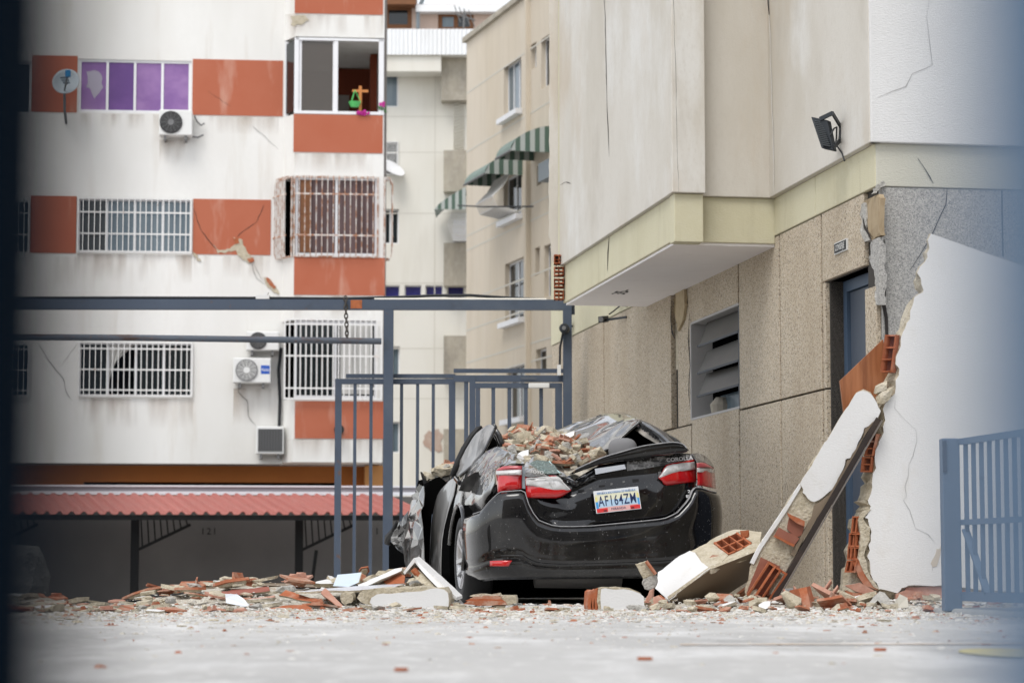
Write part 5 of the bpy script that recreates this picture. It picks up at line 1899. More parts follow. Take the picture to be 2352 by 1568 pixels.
cols = []
ts_ = list(np.linspace(-.98, -.5, 40)) + list(np.linspace(-.48, .5, 34)) + list(np.linspace(.52, .985, 40))
for t in ts_:
    x, y = plan(t)
    px_ = proj(L(x, y, .5))[0]
    q = L(x, y, 0)
    z_t = CAMH + 0
    ry = interp(px_, top_tab)
    rb = interp(px_, bot_tab)
    D = q[1]
    zt_, zb_ = U(px_, ry, D)[2], U(px_, rb, D)[2]
    col = []
    for k_ in range(23):
        z = zb_ + (zt_ - zb_) * k_ / 22
        i_ = bump_in(z, zt_, zb_)
        w = 1 - .05 * max(0, (z - .55) / .4) ** 2
        nx_, ny_ = x / AX, (BY - y) / BY
        ln = math.hypot(nx_, ny_) + 1e-9
        col.append(L(x * w - i_ * nx_ / ln, y + i_ * ny_ / ln, z))
    cols.append(col)
m = MB()
m.grid(cols)
bo = m.build('bumper', m_paint, car, smooth=True)
bo.modifiers.new('t', 'SOLIDIFY').thickness = .004
# worn pale rim along the upper edge of the bumper
m = MB()
rim = [c[-1] + UP * .003 - HU * .004 for t, c in zip(ts_, cols) if -.86 < t < .86]
m.tube(rim, .0035, 5)
m.build('scuffed_edge', m_edge, bo)
ledge = [c[-1] + HU * .03 - UP * .012 for t, c in zip(ts_, cols) if -.42 < t < .50]
m = MB()
m.grid([[c[-1] - HU * .004 + UP * .001 for t, c in zip(ts_, cols) if -.42 < t < .50], [c[-1] + HU * .05 + UP * .004 for t, c in zip(ts_, cols) if -.42 < t < .50]])
m.build('dusty_ledge', M('dusty_ledge_paint', (.06, .06, .06), .4, [('noise', (14, 14, 14), .42, .62, (.36, .355, .35), .85), ('noise', (50, 50, 50), .5, .65, (.5, .5, .5), .6)]), bo, smooth=True)
# lower lip line of the bumper
m = MB()
lip = [c[6] - HU * .012 for t, c in zip(ts_, cols) if -.45 < t < .62]
m.tube(lip, .003, 5)
m.build('lower_crease', m_plast, bo)


def surf_poly(pts, off, th, name, mat, parent=None, mi=None, fn=RS):
    fr = [fn(x, y, off) for x, y in pts]
    n = -HU
    m = MB()
    m.prism(fr, [q - n * th for q in fr])
    return m.build(name, mat, parent or car)


def lens_patch(pts_top, pts_bot, off, name, mat, parent, bulge=.02, rows=6):
    """a domed lens between an upper and a lower traced edge (same number of points)"""
    G = []
    n = len(pts_top)
    for r in range(rows + 1):
        t = r / rows
        row = []
        for i, (a, b) in enumerate(zip(pts_top, pts_bot)):
            x, y = a[0] * (1 - t) + b[0] * t, a[1] * (1 - t) + b[1] * t
            u = i / (n - 1)
            d = bulge * (1 - (2 * t - 1) ** 4) * (1 - (2 * u - 1) ** 6)
            row.append(RS(x, y, off + d) if len(a) == 2 else CY(x, y, a[2] - off - d))
        G.append(row)
    m = MB()
    m.grid(patch(G, 2))
    o = m.build(name, mat, parent, smooth=True)
    o.modifiers.new('t', 'SOLIDIFY').thickness = .01
    return o


lens_patch([(1125, 1287.5), (1150, 1286.5), (1176, 1286.5)], [(1125, 1299.5), (1148, 1300), (1168, 1299.5)], .004, 'reflector', m_red, car, .006, 2)

# boot lid
tb = [(1207, 1146), (1222, 1172), (1240, 1191), (1265, 1203), (1290, 1206.5), (1350, 1205.5), (1420, 1199), (1480, 1193.5), (1530, 1188), (1557, 1174), (1585, 1144), (1600, 1108)]
tt = [(1207, 1092), (1278, 1090), (1300, 1104), (1316, 1104), (1332, 1093), (1374, 1068), (1424, 1060), (1470, 1054), (1515, 1047), (1570, 1040), (1588, 1042), (1600, 1047)]
G = []
xs_ = np.concatenate([np.linspace(1207, 1300, 12), np.linspace(1306, 1600, 26)])
for x in xs_:
    y1, y0 = interp(x, tb), interp(x, tt)
    col = []
    for k_ in range(19):
        t = k_ / 18
        d = -.035 + .012 * math.sin(t * math.pi) - .010 * math.exp(-((t - .28) / .07) ** 2)
        if x < 1312 and t < .6:
            d += -.02 * (1 - abs(x - 1290) / 60)
        col.append(RS(x, y0 + (y1 - y0) * t, d + .006 * noise.noise(Vector((x * .02, t * 3, 0)))))
    G.append(col)
m = MB()
m.grid(G)
lid = m.build('boot_lid', m_paint, car, smooth=True)
lid.modifiers.new('t', 'SOLIDIFY').thickness = .004
# dusty upper part of the lid below the spoiler
Gd = [[RS(x, interp(x, tt) + 1 + 22 * k_ / 3, -.022) for k_ in range(4)] for x in np.linspace(1440, 1598, 16)]
m = MB(); m.grid(Gd)
m.build('dusty_lid_edge', M('dusty_lid_paint', (.02, .02, .02), .35, [('noise', (10, 10, 30), .44, .62, (.30, .295, .29), .75), ('noise', (60, 60, 60), .52, .64, (.48, .48, .47), .6)], spec=.4), lid, smooth=True)
surf_poly([(1366, 1076), (1434, 1066), (1438, 1076), (1368, 1089)], .004, .01, 'bent_trim', m_chrome, lid)
for x, y, w_, h_, mt in ((1305, 1115, 9, 8, m_acg), (1328, 1124, 14, 5, m_plast), (1338, 1130, 9, 9, m_acg), (1376, 1114, 14, 7, m_black), (1402, 1109, 5, 5, m_acg), (1430, 1104, 5, 5, m_acg), (1453, 1100, 14, 7, m_black), (1512, 1083, 7, 12, m_acg), (1355, 1120, 4, 4, m_acg)):
    surf_poly([(x, y), (x + w_, y - 1), (x + w_, y + h_ - 1), (x, y + h_)], -.024, .008, 'trim_clip', mt, lid)
# crumpled, torn upper edge in the middle-left of the lid
sheet([[RS(1282, 1084, -.03), RS(1300, 1092, -.06), RS(1322, 1102, -.03), RS(1344, 1092, -.05), RS(1364, 1080, -.04)],
       [RS(1284, 1094, .02), RS(1302, 1102, -.01), RS(1324, 1108, .03), RS(1346, 1100, .0), RS(1366, 1092, .02)],
       [RS(1290, 1108, -.02), RS(1306, 1112, -.03), RS(1326, 1114, .0), RS(1348, 1110, -.02), RS(1370, 1102, -.02)]], 'torn_lid_edge', m_paint, 2, .02, 14, parent=lid, facet=.008)
m = MB()
m.tube([RS(x, y, -.01) for x, y in ((1240, 1094), (1272, 1090), (1290, 1092), (1308, 1099), (1322, 1106), (1328, 1100), (1345, 1090))], .005, 5)
m.build('scuffed_edge', m_edge, lid)
# spoiler blade
st_ = [(1322, 1078), (1380, 1052), (1427, 1038), (1474, 1025), (1521, 1018), (1549, 1016), (1568, 1020), (1577, 1029)]
sb_ = [(1316, 1088), (1374, 1068), (1424, 1060), (1470, 1054), (1515, 1047), (1548, 1042), (1570, 1040), (1579, 1037)]
m = MB()
R1 = cat_rom([CY(x, y, .02 + .05 * (1 - i / 7)) for i, (x, y) in enumerate(st_)], 4)
R2 = cat_rom([CY(x, y, .05 + .05 * (1 - i / 7)) for i, (x, y) in enumerate(sb_)], 4)
Rm = [(a + b) / 2 - HU * .02 for a, b in zip(R1, R2)]
R3 = [a + HU * .20 - UP * .02 for a in R1]
R4 = [b + HU * .16 - UP * .0 for b in R2]
m.grid([R1, Rm, R2, R4, R3, R1])
n_ = len(R1)
m.add([R1[0], Rm[0], R2[0], R4[0], R3[0]], [(0, 1, 2, 3, 4)])
m.add([R1[-1], Rm[-1], R2[-1], R4[-1], R3[-1]], [(4, 3, 2, 1, 0)])
sp = m.build('spoiler', m_paint, car, smooth=True)
sp.data.polygons.foreach_set('use_smooth', [True] * len(sp.data.polygons))
m = MB()
m.tube([q - HU * .002 + UP * .002 for q in R1], .0035, 5)
m.build('scuffed_edge', m_edge, sp)

# lamps
tl = lens_patch([(1139, 1080), (1152, 1071), (1175, 1069), (1199, 1069.5)], [(1143, 1131), (1152, 1130), (1172, 1126), (1198, 1122)], .012, 'tail_lamp', m_red, car, .03)
lens_patch([(1139, 1081), (1160, 1079), (1180, 1078), (1198, 1078.5)], [(1139, 1090), (1160, 1091), (1180, 1090.5), (1198, 1090)], .047, 'clear_lens', m_clear, tl, .014, 3)
lens_patch([(1142, 1078), (1156, 1071), (1175, 1069), (1198, 1069.5)], [(1142, 1081), (1158, 1079), (1178, 1077.5), (1198, 1078)], .045, 'dusty_strip', m_redd, tl, .010, 2)
ti = lens_patch([(1206, 1094), (1240, 1092), (1278, 1092), (1296, 1108), (1312, 1125)], [(1209, 1142.5), (1240, 1143), (1278, 1143.5), (1296, 1137), (1312, 1126)], .012, 'tail_lamp', m_red, car, .022)
lens_patch([(1207, 1100), (1240, 1096), (1280, 1093), (1292, 1104), (1310, 1123)], [(1208, 1114), (1226, 1116), (1256, 1126), (1286, 1127), (1309, 1124.5)], .028, 'clear_lens', m_clear, ti, .014, 4)
m = MB()
m.tube([RS(x, y, .05) for x, y in ((1208, 1099), (1245, 1096), (1282, 1095), (1292, 1104))], .003, 4)
m.tube([RS(x, y, .05) for x, y in ((1215, 1105), (1252, 1100), (1284, 1099), (1308, 1122))], .0022, 4)
m.build('lens_rib', m_white, ti)
tr = lens_patch([(1512, 1096.5), (1521, 1082), (1531, 1066.5), (1562, 1060), (1595, 1055)], [(1513, 1098.5), (1520, 1105), (1530, 1114.5), (1562, 1110), (1599, 1106)], -.008, 'tail_lamp', m_red, car, .022)
lens_patch([(1513, 1096), (1522, 1083), (1532, 1069), (1562, 1063.5), (1595, 1060)], [(1515, 1097), (1526, 1094), (1536, 1091), (1562, 1083), (1598, 1077)], .010, 'clear_lens', m_clear, tr, .012, 4)
to_ = lens_patch([(1602, 1063, .11), (1612, 1062, .14), (1622, 1064, .19), (1641, 1076, .34)], [(1604, 1114.5), (1615, 1116), (1628, 1118.5), (1645, 1122)], .010, 'tail_lamp', m_red, car, .012)
lens_patch([(1603, 1074, .11), (1616, 1073.5, .155), (1628, 1073, .23), (1641, 1077, .34)], [(1604, 1084), (1616, 1084), (1628, 1084), (1642, 1086)], .026, 'clear_lens', m_clear, to_, .008, 2)
lens_patch([(1602.5, 1063, .11), (1612, 1062.3, .14), (1622, 1064, .19), (1640, 1075, .335)], [(1603, 1073), (1616, 1073), (1628, 1072.5), (1640, 1076.5)], .026, 'dusty_strip', m_redd, to_, .006, 2)
surf_poly([(1199.5, 1070), (1205, 1071), (1206.5, 1122), (1200, 1121)], .012, .03, 'lamp_gap_trim', m_gcab, car)
surf_poly([(1140, 1132), (1198, 1123), (1204, 1124), (1205, 1136), (1160, 1140)], -.03, .02, 'lamp_socket', m_black, car)
m = MB()
for x in (1158, 1167, 1177, 1186, 1193):
    m.tube([RS(x, 1128, -.02), RS(x + 1.5, 1137, -.02)], .003, 4)
m.build('broken_clips', m_acg, car)

# number plate
pl4 = [RS(1363, 1128, .010), RS(1467, 1135 - 18, .010), RS(1470, 1168, .012), RS(1368, 1180, .012)]
pc = sum(pl4) / 4
pxd = (pl4[1] - pl4[0] + pl4[2] - pl4[3]) / 2
pw_ = np.linalg.norm(pxd)
pxd /= pw_
pyd = (pl4[0] - pl4[3] + pl4[1] - pl4[2]) / 2
ph_ = np.linalg.norm(pyd)
pyd -= pxd * (pyd @ pxd)
pyd /= np.linalg.norm(pyd)
pn = np.cross(pxd, pyd)
if pn[1] > 0:
    pn = -pn
pc = pc + pn * .012


def prect(x0, x1, y0, y1, d0, d1, name, mat, parent):
    m = MB()
    f = lambda x, y, d: pc + pxd * x * pw_ / 2 + pyd * y * ph_ / 2 + pn * d
    m.hexa([f(x0, y0, d0), f(x1, y0, d0), f(x1, y1, d0), f(x0, y1, d0), f(x0, y0, d1), f(x1, y0, d1), f(x1, y1, d1), f(x0, y1, d1)])
    return m.build(name, mat, parent)


plate_o = prect(-1, 1, -1, 1, -.004, 0, 'number_plate', m_plate, car)
prect(-.965, .965, .10, .66, .0002, .0008, 'yellow_band', M('plate_cream', (.70, .69, .52), .35), plate_o)
for a, b in ((-.97, -.87), (.88, .97)):
    prect(a, b, .0, .45, .0009, .0014, 'yellow_band', m_plateY, plate_o)
prect(-.965, .965, -.50, .10, .0002, .0008, 'blue_band', m_plateLB, plate_o)
for a, b in ((-.97, -.86), (.89, .97)):
    prect(a, b, -.62, .02, .0009, .0014, 'blue_band', m_plateB, plate_o)
prect(-.965, .965, -.95, -.52, .0002, .0008, 'pink_band', m_plateP, plate_o)
for a, b in ((-.965, -.48), (.52, .965)):
    prect(a, b, -.95, -.60, .0009, .0016, 'red_band', m_plateR, plate_o)
for x in (-.60, .62):
    prect(x - .07, x + .07, -.88, -.78, .0017, .003, 'slot', m_black, plate_o)
for x in (-.60, .58):
    prect(x - .035, x + .035, .76, .90, .0002, .004, 'screw', m_chrome, plate_o)
text('lettering', 'AF164ZM', ph_ * .64, pc + pyd * ph_ * -.01 + pn * .002, pxd, pyd, m_ink, plate_o, .0006, sx=.60, bold=.006, gap=1.14)
text('lettering', 'REPÚBLICA BOLIVARIANA DE VENEZUELA', ph_ * .125, pc + pyd * ph_ * .36 + pn * .002, pxd, pyd, m_inkb, plate_o, .0003, sx=.74, bold=.01)
text('lettering', 'MIRANDA', ph_ * .15, pc + pyd * ph_ * -.375 + pn * .002, pxd, pyd, m_ink, plate_o, .0003)
# badges
q = RS(1560, 1054, -.01)
text('badge_lettering', 'COROLLA', .036, q - HU * .012, HV - UP * .0 + UP * .10, UP, m_alum, car, .002, sx=1.15, bold=.015)
q = RS(1232, 1084, .02)
text('badge_lettering', 'TOYO', .034, q - HU * .012, HV - UP * .12, UP, m_white, car, .002, sx=1.0)
q = RS(1586, 1128, -.015)
text('badge_lettering', '2.0', .028, q - HU * .010, HV + UP * .05, UP, m_alum, car, .002, sx=1.3, bold=.02)
surf_poly([(1576, 1136), (1594, 1134.5), (1594.5, 1141), (1576.5, 1142.5)], -.01, .004, 'badge_plate', m_alum, car)
q = RS(1585, 1138.5, .002)
text('badge_lettering', 'DUAL', .016, q - HU * .006, HV + UP * .05, UP, m_black, car, .001)

# left boot corner with the broken rear glass
sheet([[CY(1203, 1052, .75), CY(1225, 1046, .8), CY(1255, 1050, .8), CY(1290, 1062, .75)],
       [CY(1200, 1066, .35), CY(1225, 1062, .45), CY(1258, 1066, .45), CY(1294, 1076, .4)],
       [CY(1204, 1080, .18), CY(1228, 1076, .18), CY(1262, 1080, .16), CY(1296, 1088, .14)],
       [CY(1206, 1094, .08), CY(1234, 1093, .06), CY(1266, 1092, .06), CY(1298, 1096, .08)]], 'crumpled_lid_corner', m_paintG, 2, .02, 7, facet=.010)
gl_ = [CY(x, y, yy) for x, y, yy in ((1216, 1063, .30), (1232, 1056, .38), (1262, 1059, .38), (1273, 1067, .30), (1286, 1086, .10), (1260, 1088, .08), (1244, 1086, .10))]
m = MB()
m.prism(gl_, [q_ + HU * .006 for q_ in gl_])
m.build('broken_rear_glass', m_cglass, car)
m = MB()
m.tube([gl_[2], (gl_[2] + gl_[4]) / 2 - UP * .01, gl_[4]], .006, 4)
m.build('glass_edge', M('pale_glass_edge', (.42, .58, .58), .3), car)

# rear quarter, pillar and doors on the left, buckled outwards
QP = [[CY(1040, 1178, 1.50), CY(1051, 1126, 1.50), CY(1070, 1089, 1.50), CY(1104, 1044, 1.45)],
      [CY(1062, 1187, 1.10), CY(1076, 1135, 1.00), CY(1095, 1084, 1.10), CY(1120, 1035, 1.25)],
      [CY(1098, 1176, .62), CY(1105, 1130, .50), CY(1118, 1078, .75), CY(1141, 1027, 1.10)],
      [CY(1122, 1148, .38), CY(1127, 1118, .28), CY(1134, 1072, .50), CY(1166, 1034, .95)],
      [CY(1142, 1130, .26), CY(1137, 1102, .20), CY(1146, 1070, .30), CY(1200, 1050, .80)]]
sheet(QP, 'rear_quarter', m_paintD, 9, .016, 4.0, 3.0)
sheet([[CY(1146, 1072, .30), CY(1172, 1064, .32), CY(1204, 1066, .34)], [CY(1160, 1046, .70), CY(1184, 1046, .72), CY(1212, 1056, .7)], [CY(1172, 1034, .98), CY(1196, 1044, .98), CY(1216, 1048, .9)]], 'quarter_shoulder', m_paintD, 3, .02, 6, 1.0, facet=.010)
# fuel flap
m = MB()
fp = [CY(x, y, .92) - HU * .03 - HV * .03 for x, y in ((1060, 1127), (1072, 1099), (1100, 1083), (1102, 1098), (1092, 1118), (1078, 1131))]
m.prism(fp, [q_ + HV * .03 for q_ in fp])
m.build('fuel_flap', m_paintD, car, bevel=.005)
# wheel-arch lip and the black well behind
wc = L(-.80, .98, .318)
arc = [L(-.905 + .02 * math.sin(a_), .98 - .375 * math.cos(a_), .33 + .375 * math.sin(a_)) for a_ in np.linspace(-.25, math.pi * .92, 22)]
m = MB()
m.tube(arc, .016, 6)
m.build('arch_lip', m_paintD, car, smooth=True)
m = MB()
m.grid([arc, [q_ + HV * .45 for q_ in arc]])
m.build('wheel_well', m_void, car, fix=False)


def wheel(c, ax, name):
    m = MB()
    prof = [(-.10, .18), (-.105, .25), (-.10, .295), (-.07, .316), (.07, .316), (.10, .295), (.105, .25), (.098, .222), (.085, .215)]
    m.lathe(c, ax, prof, 40)
    w = m.build(name, m_black, car, smooth=True)
    m = MB()
    m.lathe(c, ax, [(.085, .216), (.098, .212), (.085, .198), (.0, .19), (-.09, .19)], 40)
    rim_ = m.build('rim', m_rim, w, smooth=True)
    ax = np.array(ax, float)
    a = np.cross(ax, UP)
    a /= np.linalg.norm(a)
    b_ = np.cross(ax, a)
    for i in range(5):
        t = 2 * math.pi * i / 5 + .35
        d = a * math.cos(t) + b_ * math.sin(t)
        e = np.cross(ax, d)
        m = MB()
        for s_ in (-1, 1):
            p0, p1 = c + ax * .055 + d * .04 + e * .018 * s_, c + ax * .088 + d * .20 + e * .048 * s_
            m.beam(p0, p1, .026, .022, up=ax)
        m.build('spoke', m_rim, w)
    m = MB()
    m.lathe(c, ax, [(.03, .055), (.07, .052), (.078, .03), (.078, .001)], 20)
    m.build('hub_cap', m_rim, w)
    m = MB()
    m.lathe(c, ax, [(-.02, .001), (-.02, .17)], 24)
    m.build('brake_disc', m_acg, w)
    return w


wheel(L(-.775, .98, .318), -HV, 'wheel')
wheel(L(.775, .98, .318), HV, 'wheel')
wheel(L(-.775, 3.66, .318), -HV, 'wheel')
# dark underbody, boot well and cabin
m = MB()
c8 = lambda x0, x1, y0, y1, z0, z1: [L(x0, y0, z0), L(x1, y0, z0), L(x1, y1, z0), L(x0, y1, z0), L(x0, y0, z1), L(x1, y0, z1), L(x1, y1, z1), L(x0, y1, z1)]
m.hexa(c8(-.64, .66, .36, 4.2, .19, .62))
m.hexa(c8(-.69, .73, 1.35, 3.2, .035, .19))  # low block added to stop light and keep the space below dark
m.build('underbody_and_light_block', m_void, car)
m = MB()
m.hexa(c8(-.58, .66, .42, 3.6, .60, .86))
m.build('cabin_floor', m_void, car)
m = MB()
m.tube([L(-.45, .30, .20), L(.15, .30, .19)], .085, 14)
m.build('silencer', M('dull_exhaust_steel', (.09, .085, .08), .5, metal=.4), car, smooth=True)
# bent rear door
sheet([[CY(1029, 1108, 1.95), CY(1038, 1100, 1.85), CY(1050, 1097, 1.72)],
       [CY(1006, 1134, 2.2), CY(1024, 1124, 1.95), CY(1044, 1136, 1.72)],
       [CY(993, 1180, 2.3), CY(1012, 1172, 2.0), CY(1030, 1176, 1.75)],
       [CY(989, 1232, 2.3), CY(1004, 1230, 2.0), CY(1016, 1242, 1.75)],
       [CY(987, 1299, 2.3), CY(1000, 1296, 2.02), CY(1014, 1298, 1.75)],
       [CY(1003, 1328, 2.2), CY(1008, 1332, 2.0), CY(1014, 1334, 1.78)]], 'rear_door', m_paintL, 6, .008, 2.5, 7.0)
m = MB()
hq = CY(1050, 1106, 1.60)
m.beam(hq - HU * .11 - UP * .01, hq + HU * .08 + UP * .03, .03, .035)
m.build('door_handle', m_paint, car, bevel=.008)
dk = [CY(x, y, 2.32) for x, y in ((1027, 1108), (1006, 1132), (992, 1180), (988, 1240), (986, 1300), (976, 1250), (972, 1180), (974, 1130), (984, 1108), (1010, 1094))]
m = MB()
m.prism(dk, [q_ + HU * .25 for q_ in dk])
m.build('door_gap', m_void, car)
# black sheet standing in for the gap between door and quarter
sheet([[CY(1049, 1098, 1.66), CY(1054, 1094, 1.58)], [CY(1043, 1140, 1.68), CY(1047, 1138, 1.58)], [CY(1029, 1180, 1.70), CY(1037, 1182, 1.58)], [CY(1018, 1232, 1.70), CY(1032, 1236, 1.40)], [CY(1014, 1330, 1.72), CY(1034, 1330, 1.40)]], 'door_seal', m_void, 4)
# door frame and pillar bent upwards
sheet([[CY(1040, 1094, 1.95), CY(1046, 1093, 1.85), CY(1051, 1096, 1.72)],
       [CY(1062, 1050, 1.80), CY(1076, 1046, 1.70), CY(1086, 1062, 1.55)],
       [CY(1086, 1006, 1.70), CY(1102, 1004, 1.6), CY(1112, 1028, 1.5)],
       [CY(1108, 981, 1.70), CY(1124, 976, 1.6), CY(1137, 976, 1.5)]], 'door_frame', m_paintL, 6, .014, 5, 2.0)
m = MB()
m.tube([CY(x, y, 1.84) for x, y in ((1038, 1094), (1052, 1062), (1066, 1032), (1084, 1002), (1098, 985), (1107, 980))], [.02, .028, .028, .026, .022, .012], 8)
m.build('window_seal', m_black, car, smooth=True)
m = MB()
m.tube([CY(x, y, 1.48) for x, y in ((1134, 974), (1139, 980), (1130, 1000), (1116, 1028), (1108, 1042), (1084, 1070), (1056, 1094))], .012, 8)
m.build('frame_edge', m_paintD, car, smooth=True)
m = MB()
m.tube([CY(x, y, 1.62) for x, y in ((1136, 985), (1146, 1000), (1152, 1016), (1154, 1024))], .022, 8)
m.tube([CY(x, y, 1.68) for x, y in ((1132, 992), (1142, 1008), (1147, 1024))], .014, 8)
m.build('bent_pillar', m_roofp, car, smooth=True)
dk = [CY(x, y, 1.75) for x, y in ((1120, 1034), (1134, 990), (1150, 1000), (1156, 1024), (1140, 1030))]
m = MB()
m.prism(dk, [q_ + HU * .2 for q_ in dk])
m.build('dark_cabin_gap', m_void, car)
# crumpled front door and wing
sheet([[CXp(975, 1116, -.97), CXp(960, 1128, -.99), CXp(946, 1146, -1.0)],
       [CXp(972, 1160, -1.00), CXp(955, 1166, -1.02), CXp(939, 1172, -1.02)],
       [CXp(972, 1190, -1.02), CXp(955, 1190, -1.05), CXp(936, 1196, -1.03)],
       [CXp(974, 1236, -1.02), CXp(954, 1236, -1.06), CXp(933, 1236, -1.03)],
       [CXp(980, 1280, -1.0), CXp(958, 1275, -1.04), CXp(931, 1280, -1.02)],
       [CXp(986, 1318, -.98), CXp(960, 1322, -1.0), CXp(936, 1322, -1.0)]], 'front_door', m_paintG, 2, .03, 4.0, 5.0, facet=.022)
sheet([[CXp(939, 1172, -1.05), CXp(928, 1186, -1.08), CXp(916, 1200, -1.12)],
       [CXp(936, 1200, -1.07), CXp(922, 1208, -1.10), CXp(906, 1216, -1.14)],
       [CXp(934, 1228, -1.06), CXp(920, 1232, -1.08), CXp(898, 1234, -1.14)],
       [CXp(933, 1256, -1.05), CXp(922, 1246, -1.06), CXp(905, 1250, -1.10)],
       [CXp(933, 1296, -1.03), CXp(930, 1284, -1.04), CXp(922, 1262, -1.06)]], 'front_wing', m_paintG, 2, .03, 3.0, 8.0, facet=.022)
m = MB()
rr = random.Random(9)
m.tube([CXp(912, 1198, -1.12), CXp(904, 1216, -1.14), CXp(893, 1232, -1.15), CXp(889, 1244, -1.15), CXp(897, 1250, -1.12)], [.012, .02, .03, .026, .01], 7)
m.build('torn_arch_liner', m_black, car)
av = [CXp(x, y, -.90) for x, y in ((893, 1246), (906, 1240), (930, 1240), (945, 1326), (893, 1326))]
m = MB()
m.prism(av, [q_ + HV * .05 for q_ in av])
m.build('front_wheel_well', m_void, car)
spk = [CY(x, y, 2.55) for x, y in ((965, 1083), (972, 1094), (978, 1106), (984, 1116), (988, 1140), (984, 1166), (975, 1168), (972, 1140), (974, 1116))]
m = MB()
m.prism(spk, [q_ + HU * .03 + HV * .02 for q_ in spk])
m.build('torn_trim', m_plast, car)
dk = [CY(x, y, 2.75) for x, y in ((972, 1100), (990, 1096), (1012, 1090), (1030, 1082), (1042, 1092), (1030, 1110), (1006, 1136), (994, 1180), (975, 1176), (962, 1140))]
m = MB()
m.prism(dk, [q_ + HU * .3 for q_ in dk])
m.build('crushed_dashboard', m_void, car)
sheet([[CY(988, 1100, 2.6), CY(1006, 1090, 2.7), CY(1036, 1081, 2.7)], [CY(990, 1108, 2.5), CY(1010, 1096, 2.55), CY(1036, 1086, 2.55)], [CY(1000, 1120, 2.45), CY(1018, 1106, 2.45), CY(1034, 1094, 2.4)]], 'folded_bonnet', m_paintG, 2, .04, 7, 4.0, facet=.015)
sheet([[CXp(944, 1160, -1.0), CXp(954, 1140, -1.0), CXp(966, 1112, -.98)], [CXp(952, 1166, -1.0), CXp(962, 1146, -1.0), CXp(972, 1118, -.98)], [CXp(962, 1170, -.99), CXp(970, 1152, -.98), CXp(976, 1130, -.96)]], 'crumpled_pillar_base', m_paintD, 2, .05, 6, 2.0, facet=.02)

# roof: still high on the right, pulled down to the left under the rubble
RF = [[CY(1180, 996, 2.7), CY(1262, 992, 2.7), CY(1330, 968, 2.7), CY(1392, 948, 2.6), CY(1431, 947.5, 2.5)],
      [CY(1190, 1030, 2.0), CY(1270, 1020, 2.0), CY(1340, 990, 2.0), CY(1404, 962, 1.9), CY(1450, 955, 1.8)],
      [CY(1206, 1052, 1.4), CY(1290, 1044, 1.4), CY(1356, 1024, 1.4), CY(1416, 988, 1.35), CY(1462, 962, 1.3)],
      [CY(1216, 1066, 1.05), CY(1300, 1064, 1.0), CY(1374, 1046, 1.0), CY(1424, 1008, 1.02), CY(1468, 970, 1.06)]]
sheet(RF, 'roof', m_roofp, 8, .016, 2.6, 6.0)
m = MB()
m.tube([CY(x, y, yy) for x, y, yy in ((1374, 1046, .99), (1400, 1028, 1.0), (1424, 1008, 1.01), (1448, 986, 1.03), (1466, 971, 1.05), (1473, 968, 1.05))], .012, 7)
m.build('rear_screen_edge', m_paintD, car, smooth=True)
pil_o = [(1425, 947, 2.5), (1450, 953, 1.7), (1468, 962, 1.2), (1492, 972, .98), (1518, 987, .80), (1536, 1002, .64), (1551, 1017, .50)]
pil_i = [(1428, 951, 2.45), (1448, 960, 1.65), (1467, 970, 1.12), (1484, 982, .95), (1503, 994, .76), (1518, 1006, .62), (1532, 1019, .48)]
o1 = cat_rom([CY(*p_) for p_ in pil_o], 4)
o2 = cat_rom([CY(*p_) for p_ in pil_i], 4)
m = MB()
m.grid([[q_ + HV * .10 - UP * .05 for q_ in o1], o1, o2, [q_ + HU * .05 - UP * .03 for q_ in o2]])
m.build('rear_pillar', m_roofp, car, smooth=True).modifiers.new('t', 'SOLIDIFY').thickness = .006
m = MB()
m.tube([q_ - HU * .004 for q_ in o2[8:]], .010, 6)
m.build('torn_seal', m_black, car)
dk = [CY(x, y, 1.5) for x, y in ((1400, 1040), (1424, 1010), (1462, 975), (1478, 975), (1500, 990), (1530, 1018), (1500, 1030), (1440, 1044))]
m = MB()
m.prism(dk, [q_ + HU * .1 for q_ in dk])
m.build('dark_cabin', m_void, car)
tp_ = [CY(x, y, yy) for x, y, yy in ((1460, 987, 1.12), (1468, 981, 1.1), (1528, 1016, .62), (1516, 1022, .66), (1480, 1002, .95))]
m = MB()
m.prism(tp_, [q_ + HU * .02 for q_ in tp_])
m.build('headlining_strip', m_trim, car)
ob = MB()
ob.box(CY(1494, 990, .9), HV * .012, HU * .01, UP * .02)
ob.build('yellow_tag', m_plateY, car)
rr = random.Random(3)
m = MB()
for i in range(9):
    q_ = CY(1478 + i * 5.2, 982 + i * 3.6, .9 - i * .03)
    m.box(q_, HV * rr.uniform(.008, .02), HU * .01, UP * rr.uniform(.008, .02))
tag(m.build('torn_padding', m_black, car), kind='stuff')
# headrest behind the spoiler
bm = bmesh.new()
bmesh.ops.create_icosphere(bm, subdivisions=3, radius=1)
hc = CY(1430, 1032, .95)
me = bpy.data.meshes.new('headrest')
for v in bm.verts:
    x, y, z = v.co
    v.co = (math.copysign(abs(x) ** .7, x) * .105, math.copysign(abs(y) ** .8, y) * .06, math.copysign(abs(z) ** .75, z) * .085)
bm.to_mesh(me)
bm.free()
me.materials.append(m_greyf)
me.polygons.foreach_set('use_smooth', [True] * len(me.polygons))
inst('headrest', me, car, hc, Matrix.Rotation(-.17, 3, 'Z'))
